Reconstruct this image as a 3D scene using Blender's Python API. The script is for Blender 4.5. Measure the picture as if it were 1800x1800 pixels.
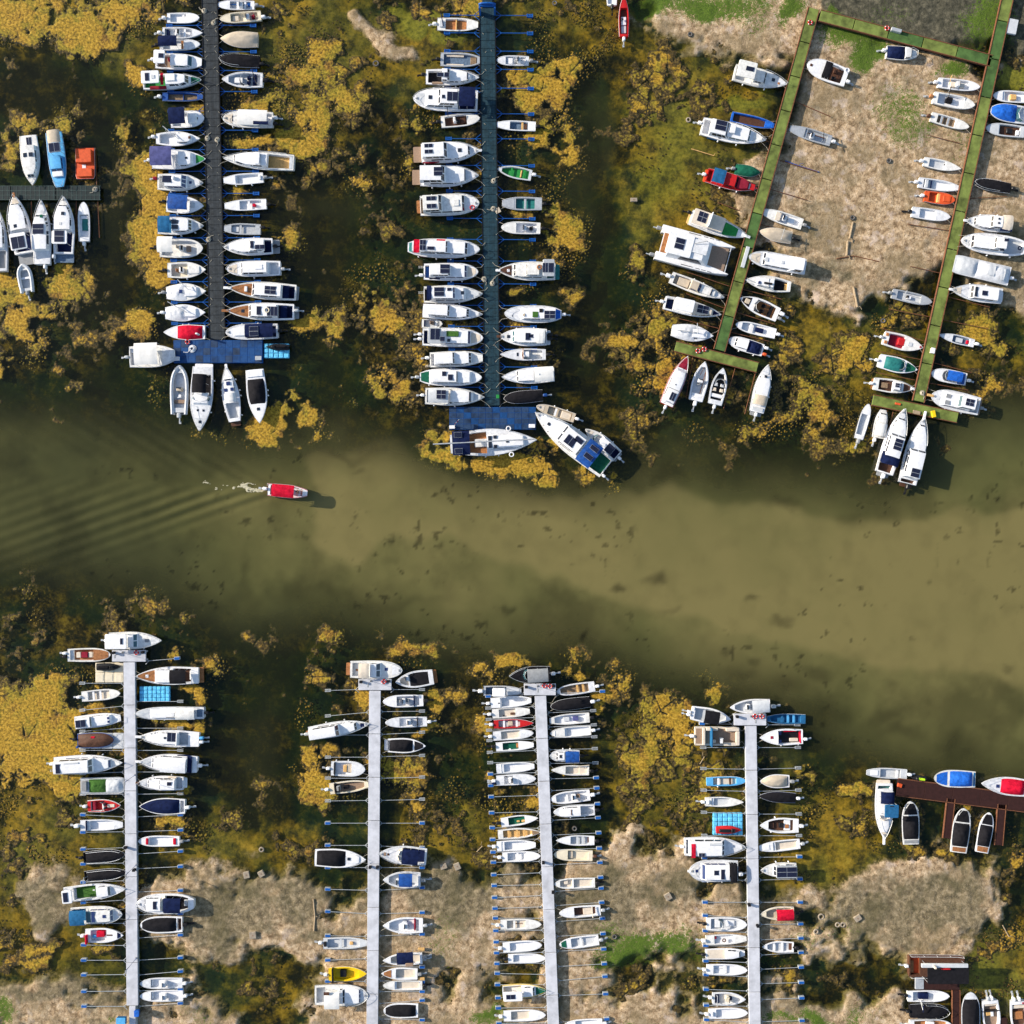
import bpy, math, random
import numpy as np
from mathutils import Vector, Matrix

random.seed(7)
rng = np.random.default_rng(11)
for o in list(bpy.data.objects):
    bpy.data.objects.remove(o)
scene = bpy.context.scene
COL = scene.collection

# ---------------------------------------------------------------- camera
PXM = 13.0            # photograph pixels per metre on the water
CAM_H = 130.0         # drone height above the water
cam_data = bpy.data.cameras.new('camera')
cam = bpy.data.objects.new('camera', cam_data)
COL.objects.link(cam)
cam.location = (0, 0, CAM_H)
cam.rotation_euler = (0, 0, 0)
cam_data.sensor_fit = 'HORIZONTAL'
cam_data.angle = 2 * math.atan(900 / PXM / CAM_H)
cam_data.clip_start = 1.0
cam_data.clip_end = 3000
scene.camera = cam

# ---------------------------------------------------------------- sky and sun
SUN_EL = math.radians(22)
SUN_TO = Vector((-0.957, 0.29, 0)).normalized()         # horizontal direction towards the sun
world = bpy.data.worlds.new('World')
scene.world = world
world.use_nodes = True
wn = world.node_tree
for n in list(wn.nodes):
    wn.nodes.remove(n)
wo = wn.nodes.new('ShaderNodeOutputWorld')
bg = wn.nodes.new('ShaderNodeBackground')
sky = wn.nodes.new('ShaderNodeTexSky')
sky.sky_type = 'NISHITA'
sky.sun_disc = False
sky.sun_elevation = SUN_EL
sky.sun_rotation = math.atan2(SUN_TO.x, SUN_TO.y)
bg.inputs['Strength'].default_value = 0.12
wn.links.new(sky.outputs[0], bg.inputs['Color'])
wn.links.new(bg.outputs[0], wo.inputs['Surface'])

sun_data = bpy.data.lights.new('sun', 'SUN')
sun_data.energy = 4.8
sun_data.angle = math.radians(0.6)
sun_data.color = (1.0, 0.9, 0.76)
sun = bpy.data.objects.new('sun', sun_data)
COL.objects.link(sun)
sun_vec = Vector((SUN_TO.x * math.cos(SUN_EL), SUN_TO.y * math.cos(SUN_EL), math.sin(SUN_EL)))
sun.rotation_euler = sun_vec.to_track_quat('Z', 'Y').to_euler()
sun.location = sun_vec * 200

vs = scene.view_settings
vs.view_transform = 'Standard'
vs.look = 'None'
vs.gamma = 1.0
vs.use_curve_mapping = False
vs.exposure = 0.80

cy = scene.cycles
cy.max_bounces = 5
cy.diffuse_bounces = 2
cy.glossy_bounces = 2
cy.transmission_bounces = 2
cy.transparent_max_bounces = 8
cy.caustics_reflective = False
cy.caustics_refractive = False

# ---------------------------------------------------------------- helpers
def W(px, py, z=0.0):
    """photo pixel -> point of the place at height z"""
    k = (1 - z / CAM_H) / PXM
    return Vector(((px - 900) * k, (900 - py) * k, z))

def lin(r, g, b):
    f = lambda c: (c / 255 / 12.92) if c / 255 <= 0.04045 else ((c / 255 + 0.055) / 1.055) ** 2.4
    return (f(r), f(g), f(b), 1)

class NT:
    def __init__(self, mat):
        self.t = mat.node_tree
        self.t.nodes.clear()
        self.out = self.t.nodes.new('ShaderNodeOutputMaterial')
    def n(self, kind, **kw):
        nd = self.t.nodes.new('ShaderNode' + kind)
        for k, v in kw.items():
            if k.startswith('i_'):
                key = k[2:].replace('_', ' ')
                nd.inputs[int(key) if key.isdigit() else key].default_value = v
            else:
                setattr(nd, k, v)
        return nd
    def l(self, a, b):
        self.t.links.new(a, b)
    def noise(self, scale, detail=4, rough=0.55, coord=None, dist=0.0):
        nd = self.n('TexNoise', i_Scale=scale, i_Detail=detail, i_Roughness=rough, i_Distortion=dist)
        if coord is not None:
            self.l(coord, nd.inputs['Vector'])
        return nd.outputs['Fac']
    def ramp(self, fac, stops, interp='LINEAR'):
        nd = self.n('ValToRGB')
        cr = nd.color_ramp
        cr.interpolation = interp
        while len(cr.elements) < len(stops):
            cr.elements.new(0.5)
        for e, (p, c) in zip(cr.elements, stops):
            e.position = p
            e.color = c if len(c) == 4 else (*c, 1)
        self.l(fac, nd.inputs[0])
        return nd.outputs[0]
    def mix(self, fac, a, b, mode='MIX'):
        nd = self.n('Mix', data_type='RGBA', blend_type=mode)
        for sock, v in ((nd.inputs[0], fac), (nd.inputs[6], a), (nd.inputs[7], b)):
            if isinstance(v, (int, float)):
                sock.default_value = v
            elif isinstance(v, tuple):
                sock.default_value = v if len(v) == 4 else (*v, 1)
            else:
                self.l(v, sock)
        return nd.outputs[2]
    def math(self, op, a, b=0.0, clamp=False):
        nd = self.n('Math', operation=op, use_clamp=clamp)
        for sock, v in ((nd.inputs[0], a), (nd.inputs[1], b)):
            if isinstance(v, (int, float)):
                sock.default_value = v
            else:
                self.l(v, sock)
        return nd.outputs[0]
    def smooth(self, v, lo, hi):
        nd = self.n('MapRange', interpolation_type='SMOOTHSTEP')
        self.l(v, nd.inputs[0])
        for i, x in ((1, lo), (2, hi)):
            if isinstance(x, (int, float)):
                nd.inputs[i].default_value = x
            else:
                self.l(x, nd.inputs[i])
        return nd.outputs[0]
    def bump(self, h, strength=0.5, dist=0.1):
        nd = self.n('Bump', i_Strength=strength, i_Distance=dist)
        self.l(h, nd.inputs['Height'])
        return nd.outputs[0]
    def bsdf(self, col, rough=0.6, normal=None, **kw):
        nd = self.n('BsdfPrincipled')
        for k, v in {'Base Color': col, 'Roughness': rough, **kw}.items():
            if isinstance(v, (int, float)):
                nd.inputs[k].default_value = v
            elif isinstance(v, tuple):
                nd.inputs[k].default_value = v if len(v) == 4 else (*v, 1)
            else:
                self.l(v, nd.inputs[k])
        if normal is not None:
            self.l(normal, nd.inputs['Normal'])
        return nd.outputs[0]

def new_mat(name):
    m = bpy.data.materials.new(name)
    m.use_nodes = True
    return m, NT(m)

def plain(name, rgb, rough=0.5, var=0.12, scale=3.0, bump=0.0, metal=0.0, spec=0.22, bscale=None, tint=None):
    """paint / cloth / wood with slight blotchy wear in world space"""
    m, t = new_mat(name)
    pos = t.n('NewGeometry').outputs['Position']
    a = t.noise(scale, 5, 0.6, pos)
    c0 = tuple(max(0, c * (1 - var)) for c in rgb)
    c1 = tuple(min(1, c * (1 + var * 0.6)) for c in rgb)
    if tint:
        c0 = tuple(x * (1 - 0.6) + y * 0.6 for x, y in zip(c0, tint))
    col = t.ramp(a, [(0.3, c0), (0.62, c1)])
    nrm = None
    if bump:
        nrm = t.bump(t.noise(bscale or scale * 4, 4, 0.6, pos), bump, 0.05)
    t.l(t.bsdf(col, rough, nrm, Metallic=metal, **{'Specular IOR Level': spec}), t.out.inputs['Surface'])
    return m

def tag(o, label=None, cat=None, group=None, kind=None):
    if label: o['label'] = label
    if cat: o['category'] = cat
    if group: o['group'] = group
    if kind: o['kind'] = kind
    return o

def mesh_obj(name, verts, faces, mat, parent=None, smooth=False, sharp=None, mats=None, midx=None, mw=None):
    me = bpy.data.meshes.new(name)
    me.from_pydata([tuple(v) for v in verts], [], faces)
    if mats:
        for m in mats:
            me.materials.append(m)
        if midx:
            me.polygons.foreach_set('material_index', midx)
    elif mat:
        me.materials.append(mat)
    if smooth:
        me.polygons.foreach_set('use_smooth', [True] * len(me.polygons))
        if sharp:
            me.set_sharp_from_angle(angle=math.radians(sharp))
    me.update()
    o = bpy.data.objects.new(name, me)
    COL.objects.link(o)
    if parent is not None:
        o.parent = parent
    return o

def empty(name, loc=(0, 0, 0), rz=0.0, parent=None):
    o = bpy.data.objects.new(name, None)
    COL.objects.link(o)
    o.location = loc
    o.rotation_euler = (0, 0, rz)
    o.empty_display_size = 0.3
    if parent is not None:
        o.parent = parent
    return o

class MB:
    """collects simple solids, then builds one mesh object"""
    def __init__(s):
        s.v, s.f, s.m = [], [], []
    def add(s, vs, fs, mi=0):
        b = len(s.v)
        s.v.extend(vs)
        for f in fs:
            s.f.append(tuple(i + b for i in f))
            s.m.append(mi)
        return s
    def box(s, x0, x1, y0, y1, z0, z1, mi=0, taper=0.0, top=None):
        """box with an optionally inset top"""
        if x0 > x1: x0, x1 = x1, x0
        if y0 > y1: y0, y1 = y1, y0
        t = taper
        v = [(x0, y0, z0), (x1, y0, z0), (x1, y1, z0), (x0, y1, z0),
             (x0 + t, y0 + t, z1), (x1 - t, y0 + t, z1), (x1 - t, y1 - t, z1), (x0 + t, y1 - t, z1)]
        f = [(3, 2, 1, 0), (4, 5, 6, 7), (0, 1, 5, 4), (1, 2, 6, 5), (2, 3, 7, 6), (3, 0, 4, 7)]
        return s.add(v, f, mi)
    def rbox(s, x0, x1, y0, y1, z0, z1, r, mi=0, bev=0.03, n=3):
        """rounded-corner slab with a bevelled top edge"""
        if x0 > x1: x0, x1 = x1, x0
        if y0 > y1: y0, y1 = y1, y0
        r = min(r, (x1 - x0) * .49, (y1 - y0) * .49)
        bev = min(bev, (z1 - z0) * .45, (x1 - x0) * .3, (y1 - y0) * .3)
        def ring(ins, z):
            pts = []
            rr = max(r - ins, 0.004)
            for cx, cy, a0 in ((x1 - r, y1 - r, 0), (x0 + r, y1 - r, 90), (x0 + r, y0 + r, 180), (x1 - r, y0 + r, 270)):
                for k in range(n + 1):
                    a = math.radians(a0 + 90 * k / n)
                    pts.append((cx + rr * math.cos(a), cy + rr * math.sin(a), z))
            return pts
        R = [ring(0, z0), ring(0, z1 - bev), ring(bev, z1)]
        m = len(R[0])
        v = R[0] + R[1] + R[2]
        f = [tuple(reversed(range(m))), tuple(range(2 * m, 3 * m))]
        for k in range(2):
            for i in range(m):
                j = (i + 1) % m
                f.append((k * m + i, k * m + j, (k + 1) * m + j, (k + 1) * m + i))
        return s.add(v, f, mi)
    def tube(s, pts, r, mi=0, n=6, close=True):
        pts = [Vector(p) for p in pts]
        vs, fs = [], []
        for i, p in enumerate(pts):
            a = pts[max(i - 1, 0)]
            b = pts[min(i + 1, len(pts) - 1)]
            d = (b - a).normalized()
            u = d.cross(Vector((0, 0, 1)))
            if u.length < 1e-3:
                u = Vector((1, 0, 0))
            u.normalize()
            w = u.cross(d)
            for k in range(n):
                an = 2 * math.pi * k / n
                vs.append(p + r * (math.cos(an) * u + math.sin(an) * w))
        for i in range(len(pts) - 1):
            for k in range(n):
                j = (k + 1) % n
                fs.append((i * n + k, i * n + j, (i + 1) * n + j, (i + 1) * n + k))
        if close:
            fs.append(tuple(reversed(range(n))))
            fs.append(tuple(range((len(pts) - 1) * n, len(pts) * n)))
        return s.add(vs, fs, mi)
    def torus(s, c, R, r, mi=0, n=14, m=6, sx=1.0, sy=1.0):
        vs, fs = [], []
        for i in range(n):
            a = 2 * math.pi * i / n
            for k in range(m):
                b = 2 * math.pi * k / m
                vs.append((c[0] + sx * (R + r * math.cos(b)) * math.cos(a), c[1] + sy * (R + r * math.cos(b)) * math.sin(a), c[2] + r * math.sin(b)))
        for i in range(n):
            for k in range(m):
                i2, k2 = (i + 1) % n, (k + 1) % m
                fs.append((i * m + k, i2 * m + k, i2 * m + k2, i * m + k2))
        return s.add(vs, fs, mi)
    def ball(s, c, rx, ry, rz, mi=0, n=8, m=5):
        vs = [(c[0], c[1], c[2] - rz)]
        fs = []
        for j in range(1, m):
            b = -math.pi / 2 + math.pi * j / m
            for i in range(n):
                a = 2 * math.pi * i / n
                vs.append((c[0] + rx * math.cos(b) * math.cos(a), c[1] + ry * math.cos(b) * math.sin(a), c[2] + rz * math.sin(b)))
        vs.append((c[0], c[1], c[2] + rz))
        for i in range(n):
            k = (i + 1) % n
            fs.append((0, 1 + k, 1 + i))
            for j in range(m - 2):
                fs.append((1 + j * n + i, 1 + j * n + k, 1 + (j + 1) * n + k, 1 + (j + 1) * n + i))
            fs.append((1 + (m - 2) * n + i, 1 + (m - 2) * n + k, len(vs) - 1))
        return s.add(vs, fs, mi)
    def build(s, name, mat, parent=None, smooth=False, sharp=40, mats=None):
        return mesh_obj(name, s.v, s.f, mat, parent, smooth, sharp, mats, s.m if mats else None)

# ---------------------------------------------------------------- numpy maps of the place
def vnoise(shape, cells, seed):
    r = np.random.default_rng(seed)
    g = r.random((cells + 3, cells + 3))
    ys = np.linspace(0, cells, shape[0]); xs = np.linspace(0, cells, shape[1])
    yi = ys.astype(int); xi = xs.astype(int)
    fy = ys - yi; fx = xs - xi
    fy = fy * fy * (3 - 2 * fy); fx = fx * fx * (3 - 2 * fx)
    a = g[yi][:, xi]; b = g[yi][:, xi + 1]; c = g[yi + 1][:, xi]; d = g[yi + 1][:, xi + 1]
    fx = fx[None, :]; fy = fy[:, None]
    return (a * (1 - fx) + b * fx) * (1 - fy) + (c * (1 - fx) + d * fx) * fy

def fbm(shape, cells, octs, seed, gain=0.5):
    out = np.zeros(shape); amp = 1.0; tot = 0
    for k in range(octs):
        out += amp * vnoise(shape, int(cells * 2 ** k), seed + k)
        tot += amp; amp *= gain
    return out / tot

def worley(shape, cells, seed, second=False):
    """distance to the nearest jittered point, in cell units"""
    r = np.random.default_rng(seed)
    jx = r.random((cells + 3, cells + 3)); jy = r.random((cells + 3, cells + 3))
    ys = np.linspace(0, cells, shape[0])[:, None] * np.ones((1, shape[1])) + 1
    xs = np.linspace(0, cells, shape[1])[None, :] * np.ones((shape[0], 1)) + 1
    yi = ys.astype(int); xi = xs.astype(int)
    d1 = np.full(shape, 9.0); d2 = np.full(shape, 9.0)
    for dy in (-1, 0, 1):
        for dx in (-1, 0, 1):
            cy = np.clip(yi + dy, 0, cells + 2); cx = np.clip(xi + dx, 0, cells + 2)
            d = np.hypot(xs - cx - jx[cy, cx], ys - cy - jy[cy, cx])
            nd2 = np.minimum(d2, np.maximum(d1, d))
            d1 = np.minimum(d1, d); d2 = nd2
    return (d1, d2) if second else d1

def blur(a, r):
    if r < 1: return a
    for _ in range(2):
        for ax in (0, 1):
            p = np.pad(a, [(r + 1, r) if k == ax else (0, 0) for k in (0, 1)], mode='edge')
            c = np.cumsum(p, axis=ax)
            n = a.shape[ax]
            if ax == 0: a = (c[2 * r + 1:2 * r + 1 + n] - c[:n]) / (2 * r + 1)
            else: a = (c[:, 2 * r + 1:2 * r + 1 + n] - c[:, :n]) / (2 * r + 1)
    return a

STEP = 4.0                               # map resolution in photo pixels
LO, HI = -220.0, 2020.0
NG = int((HI - LO) / STEP) + 1
gx = LO + STEP * np.arange(NG)
GX, GY = np.meshgrid(gx, gx)             # GY = photo row
# wobble so that hand-drawn outlines turn ragged
WXo = (fbm((NG, NG), 40, 4, 21) - 0.5) * 60
WYo = (fbm((NG, NG), 40, 4, 31) - 0.5) * 60

def poly(pts, bl=0, wob=1.0):
    x = GX + WXo * wob; y = GY + WYo * wob
    ins = np.zeros((NG, NG), bool)
    n = len(pts)
    for i in range(n):
        x0, y0 = pts[i]; x1, y1 = pts[(i + 1) % n]
        if y0 == y1: continue
        c = ((y0 > y) != (y1 > y)) & (x < (x1 - x0) * (y - y0) / (y1 - y0) + x0)
        ins ^= c
    return blur(ins.astype(float), int(bl / STEP))

def blobs(lst, wob=1.0):
    x = GX + WXo * wob; y = GY + WYo * wob
    out = np.zeros((NG, NG))
    for b in lst:
        cx, cy, rx, ry = b[:4]
        a = b[4] if len(b) > 4 else 1.0
        d = ((x - cx) / rx) ** 2 + ((y - cy) / ry) ** 2
        out = np.maximum(out, a * np.exp(-0.7 * d ** 1.3))
    return out
# ================================================================ the setting: bed, mud, weed, water
sh = (NG, NG)
n_big = fbm(sh, 14, 4, 101)
n_mid = fbm(sh, 60, 4, 111)
n_fin = fbm(sh, 180, 3, 121)

channel = poly([(-260, 728), (120, 742), (260, 765), (420, 800), (600, 795), (740, 805), (800, 862), (1000, 885), (1100, 855),
                (1180, 830), (1330, 862), (1430, 840), (1520, 880), (1640, 850), (1660, 760), (1720, 735), (1800, 700), (2060, 680),
                (2060, 1420), (1800, 1372), (1620, 1345), (1480, 1310), (1430, 1235), (1330, 1205), (1180, 1195), (1060, 1130),
                (960, 1105), (860, 1130), (760, 1125), (620, 1075), (520, 1085), (420, 1110), (330, 1045), (200, 1015), (60, 990), (-260, 975)], 44, 0.7)
tan_silt = poly([(545, 800), (700, 775), (820, 850), (1000, 880), (1100, 855), (1330, 880), (1500, 910), (2060, 880), (2060, 1240), (1700, 1190),
                 (1400, 1130), (1100, 1060), (930, 1005), (800, 945), (690, 950), (640, 998), (585, 978), (556, 930)], 5, 0.8)
tan_soft = poly([(380, 800), (700, 775), (1000, 870), (2060, 850), (2060, 1360), (1500, 1290), (1000, 1110), (600, 1070), (420, 980)], 90, 1.0)
lanes = poly([(150, 90), (205, 140), (225, 300), (236, 480), (205, 600), (250, 720), (150, 720), (120, 520), (185, 450), (178, 250), (100, 130)], 20)
lanes = np.maximum(lanes, poly([(500, 345), (650, 340), (640, 440), (590, 560), (625, 700), (590, 790), (560, 760), (560, 520), (490, 400)], 20))
lanes = np.maximum(lanes, poly([(1035, 120), (1085, 170), (1092, 380), (1078, 560), (1060, 720), (1000, 660), (1045, 460), (1010, 330), (1050, 250)], 16))
lanes = np.maximum(lanes, poly([(400, 1120), (530, 1110), (505, 1300), (480, 1400), (460, 1500), (400, 1440), (370, 1330), (430, 1250)], 24))
lanes = np.maximum(lanes, poly([(0, 60), (90, 70), (130, 140), (100, 220), (0, 200)], 20))
lanes = np.maximum(lanes, poly([(1180, 800), (1480, 760), (1650, 740), (1500, 860), (1330, 860)], 24))
murk_lane = blobs([(1020, 300, 30, 100, .7), (1060, 230, 16, 90, .8), (200, 350, 30, 80, .5), (600, 370, 60, 20, .5), (560, 760, 60, 30, .6), (1200, 800, 70, 40, .7),
                   (470, 1330, 30, 80, .6), (1370, 1335, 40, 22, .9), (930, 1320, 30, 14, .6), (900, 1140, 60, 16, .5), (690, 1240, 30, 12, .4), (1700, 800, 100, 70, .8)])

# ---- ground above or just under the water
mudA = poly([(1440, 40), (1500, 42), (1600, 70), (1745, 105), (1760, 140), (1738, 200), (1714, 280), (1684, 400), (1662, 470), (1604, 514),
             (1560, 540), (1512, 562), (1465, 545), (1415, 530), (1360, 505), (1345, 440), (1322, 385), (1322, 335), (1336, 285), (1356, 232), (1380, 180), (1412, 120)], 8, .5)
mudB = poly([(1735, 215), (2060, 200), (2060, 640), (1810, 600), (1770, 552), (1712, 528), (1672, 470), (1678, 380), (1700, 260)], 8, .5)
mudC = poly([(1430, -260), (2060, -260), (2060, 95), (1760, 95), (1640, 75), (1520, 42), (1440, 25)], 8, .3)      # wet grey mud
mudD = poly([(1095, -260), (1440, -260), (1440, 60), (1425, 100), (1395, 128), (1330, 105), (1290, 95), (1240, 80), (1190, 60), (1150, 52), (1110, 30)], 8, .7)
mudE = poly([(598, 14), (628, 10), (660, 50), (690, 78), (728, 84), (732, 104), (690, 108), (668, 96), (650, 66), (606, 44)], 5, .35)
mudF = poly([(1345, 270), (1338, 320), (1312, 330), (1310, 285), (1330, 265)], 4, .3)
mudF = np.maximum(mudF, poly([(1322, 345), (1318, 375), (1302, 385), (1298, 355), (1310, 343)], 4, .3))
mudF = np.maximum(mudF, blobs([(1240, 80, 40, 8, 1), (1265, 96, 46, 6, .95), (1230, 96, 34, 8, .8), (1348, 100, 40, 14, 1)]))
low = poly([(-260, 1745), (-10, 1730), (40, 1722), (90, 1745), (140, 1738), (240, 1760), (300, 1750), (330, 1740), (380, 1765), (440, 1800), (560, 1790), (560, 1740),
            (545, 1690), (520, 1668), (430, 1672), (330, 1680), (290, 1690), (262, 1668), (250, 1610), (244, 1530), (290, 1518), (330, 1522), (380, 1530), (440, 1545), (470, 1530), (540, 1535), (585, 1535), (640, 1560),
            (700, 1545), (770, 1520), (840, 1540), (900, 1520), (960, 1525), (1040, 1500), (1085, 1490), (1120, 1500), (1160, 1480), (1190, 1465), (1215, 1480), (1215, 1530),
            (1240, 1560), (1305, 1555), (1330, 1590), (1400, 1582), (1470, 1585), (1530, 1560), (1560, 1540), (1600, 1510), (1640, 1498), (1700, 1500), (1745, 1530), (1772, 1600), (1765, 1640),
            (1730, 1635), (1690, 1640), (1650, 1655), (1602, 1672), (1596, 1700), (1575, 1740), (1640, 1800), (1590, 1900), (1500, 2060), (-260, 2060)], 10, .55)
low = np.maximum(low, poly([(50, 1590), (60, 1540), (95, 1512), (120, 1530), (125, 1580), (110, 1640), (40, 1620), (0, 1600)], 10, .5))
low = np.maximum(low, blobs([(640, 1455, 20, 8, .5), (1080, 1470, 30, 20, .9), (1045, 1500, 30, 14, .9)]))
pools = poly([(320, 1688), (400, 1670), (480, 1676), (530, 1690), (550, 1730), (558, 1790), (500, 1815), (440, 1800), (400, 1760), (330, 1745), (300, 1720)], 8, .4)
pools = np.maximum(pools, poly([(770, 1712), (810, 1696), (870, 1690), (960, 1700), (955, 1740), (880, 1748), (830, 1768), (790, 1755)], 8, .3))
pools = np.maximum(pools, poly([(1040, 1712), (1090, 1702), (1170, 1704), (1200, 1690), (1300, 1695), (1320, 1720), (1300, 1760), (1240, 1775), (1195, 1750), (1150, 1730), (1120, 1750), (1060, 1762)], 8, .35))
pools = np.maximum(pools, poly([(1338, 1700), (1400, 1690), (1432, 1712), (1480, 1700), (1530, 1725), (1600, 1745), (1560, 1760), (1500, 1752), (1460, 1745), (1400, 1748), (1340, 1752)], 6, .4))
pools = np.maximum(pools, poly([(0, 1680), (60, 1640), (130, 1640), (215, 1650), (215, 1720), (140, 1730), (90, 1735), (40, 1712)], 10, .5))
pools = np.maximum(pools, poly([(258, 1640), (275, 1650), (270, 1700), (300, 1735), (250, 1745), (245, 1650)], 6, .3))
low = low * (1 - pools)
low = low * (1 - .32 * np.clip((fbm(sh, 24, 4, 151) - .54) * 9, 0, 1))
damp = blobs([(1170, 1570, 70, 40), (1440, 1600, 110, 30), (1080, 1600, 70, 50, .8), (400, 1600, 110, 50), (520, 1580, 60, 40), (800, 1560, 60, 30), (60, 1600, 50, 30), (1700, 1580, 40, 60, .9),
              (1640, 1590, 90, 50, .9), (1480, 1680, 40, 30, .5), (560, 1640, 40, 30, .7), (100, 1740, 90, 16, .8), (200, 1600, 40, 20, .6), (1560, 1640, 70, 30, .6), (1440, 330, 40, 60, .5),
              (1690, 440, 30, 60, .8), (1760, 470, 50, 80, .7), (1440, 480, 50, 30, .4)])

mud = np.clip(np.maximum.reduce([mudA, mudB, mudC, mudD, mudE, mudF, low]), 0, 1)
def ragged(a, r, k=1.0):
    b = blur(a, r)
    e = 4 * b * (1 - b)
    return np.clip(b + e * k * ((n_mid - .5) * 1.5 + (n_fin - .5) * .5 + (n_big - .5) * 1.5), 0, 1)
mud = np.maximum(ragged(mud, 8), ragged(np.maximum(mudE, mudF), 1, .7))
sm = lambda v, a, b: np.clip((v - a) / (b - a), 0, 1) ** 2 * (3 - 2 * np.clip((v - a) / (b - a), 0, 1))
mud = sm(mud, .18, .82)
wet = np.clip(mudC * 1.0 + damp * .75 + .22 * (GY > 1400) + 1.6 * (fbm(sh, 26, 4, 141) - .5), 0, 1)
grass = blobs([(1160, 8, 60, 30), (1240, 12, 60, 26), (1300, 5, 50, 26, .8), (1385, 25, 28, 22), (1500, 66, 60, 28, 1), (1530, 90, 36, 30), (1460, 45, 24, 16), (1690, 118, 34, 16, .9), (1590, 180, 60, 36, .62), (1600, 215, 50, 40, .6), (1640, 215, 30, 20, .55),
               (1100, 1670, 60, 30, .95), (1180, 1665, 50, 24, .85), (1060, 1690, 30, 16, .8), (1360, 1690, 30, 14, .8), (1430, 1786, 30, 14, .9), (1380, 1795, 30, 12, .7), (1120, 1795, 30, 14, .8), (860, 1785, 30, 16, .8),
               (200, 1790, 24, 12, .5), (10, 1780, 20, 20, .8), (1210, 1645, 40, 20, .5), (1080, 1640, 40, 20, .5), (770, 1645, 40, 40, .4), (340, 1785, 40, 24, .4), (1510, 1790, 40, 30, .55), (1560, 30, 60, 20, .35), (1740, 40, 40, 60, .8), (1700, 250, 30, 60, .4), (1470, 1640, 60, 40, .35),
               (1320, 30, 30, 30, .5), (1410, 1650, 40, 30, .45)])
weed = np.maximum.reduce([  # shallow olive weed beds
    poly([(1100, 60), (1200, 40), (1290, 100), (1375, 130), (1360, 240), (1335, 330), (1310, 430), (1200, 450), (1120, 430), (1096, 260)], 20),
    poly([(420, -60), (600, -60), (700, 40), (840, -60), (845, 190), (700, 150), (600, 240), (520, 260), (430, 160)], 24),
    poly([(900, -60), (1100, -60), (1090, 100), (1040, 130), (960, 60), (900, 60)], 24),
    poly([(-100, -60), (300, -60), (285, 90), (230, 110), (120, 100), (-100, 60)], 20),
    poly([(-100, 1400), (120, 1400), (220, 1440), (220, 1560), (130, 1650), (-100, 1640)], 20),
    poly([(250, 1440), (380, 1450), (560, 1480), (560, 1540), (420, 1560), (250, 1530)], 20),
    poly([(670, 1400), (800, 1420), (940, 1400), (950, 1520), (800, 1550), (680, 1500)], 20),
    poly([(1060, 1240), (1230, 1240), (1310, 1340), (1300, 1480), (1180, 1480), (1060, 1460)], 24),
    poly([(1340, 1330), (1480, 1370), (1560, 1480), (1550, 1560), (1440, 1590), (1340, 1570)], 20),
    poly([(1340, 480), (1420, 520), (1520, 560), (1640, 500), (1620, 690), (1540, 700), (1420, 680), (1380, 600)], 18),
    poly([(1640, 530), (1720, 530), (1790, 600), (1800, 700), (1700, 640), (1650, 620)], 14),
    poly([(1640, 1650), (1760, 1640), (2060, 1600), (2060, 2060), (1690, 2060)], 20),
    poly([(-100, 1640), (220, 1640), (215, 1730), (-100, 1720)], 14) * .7, pools * .45])
limeg = blobs([(745, 40, 60, 18), (790, 70, 40, 22), (700, 25, 30, 10, .8), (1310, 175, 50, 14, .85), (1345, 150, 20, 14, .7), (1790, 140, 40, 34, 1.2), (1800, 265, 16, 24, 1.2), (1650, 1545, 40, 16, .5), (1590, 1540, 50, 18, .6), (1720, 1690, 60, 40, .5), (1770, 1760, 50, 40, .5)])

weed = np.maximum(weed, np.clip(blur(mud, 9) * 1.7, 0, 1) * (1 - mud) * (.55 + .9 * n_big))
weed = np.clip(ragged(np.clip(weed, 0, 1), 8, .8), 0, 1)
limeg = np.maximum(limeg, blobs([(1190, 230, 70, 90, .50), (1160, 320, 60, 70, .5), (1265, 320, 50, 60, .48), (1120, 200, 30, 80, .42), (1240, 380, 50, 30, .42), (1330, 210, 30, 40, .5), (1130, 420, 40, 30, .4), (480, 60, 60, 50, .38), (640, 150, 60, 40, .34),
    (1460, 600, 60, 50, .40), (1560, 620, 40, 50, .42), (1740, 1720, 60, 70, .5), (60, 1500, 60, 60, .42), (1430, 1540, 60, 50, .38), (1480, 1480, 40, 60, .36), (720, 1480, 60, 30, .34), (330, 1490, 60, 30, .34), (860, 40, 60, 60, .4), (1110, 1400, 50, 60, .36)]))
z = -0.62 + (n_mid - .5) * .5 + (n_big - .5) * .45
z = z * (1 - lanes) + lanes * (-1.25 + (n_mid - .5) * .4)
z = z * (1 - weed * .9) + weed * .9 * (-0.17 + (n_mid - .5) * .22)
z = z * (1 - np.clip(limeg, 0, 1)) + np.clip(limeg, 0, 1) * (-0.03 + (n_mid - .5) * .06)
z = z * (1 - channel) + channel * (-2.4 + (n_big - .5) * .6)
pz = np.clip(pools, 0, 1)
z = z * (1 - pz) + pz * (-0.42 + (n_mid - .5) * .35)
mz = np.clip(mud * 1.15 - .1, 0, 1)
z = z * (1 - mz) + mz * (0.10 + (n_mid - .5) * .16 + (n_fin - .5) * .13)
creek = poly([(1195, 62), (1225, 82), (1255, 84), (1290, 88), (1335, 92), (1345, 108), (1330, 112), (1320, 98), (1280, 94), (1210, 100), (1190, 120)], 5, .2) + .9 * poly([(1180, 165), (1240, 160), (1310, 164), (1310, 174), (1240, 172), (1180, 178)], 5, .3)
z -= .22 * np.clip(creek, 0, 1)

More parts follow.
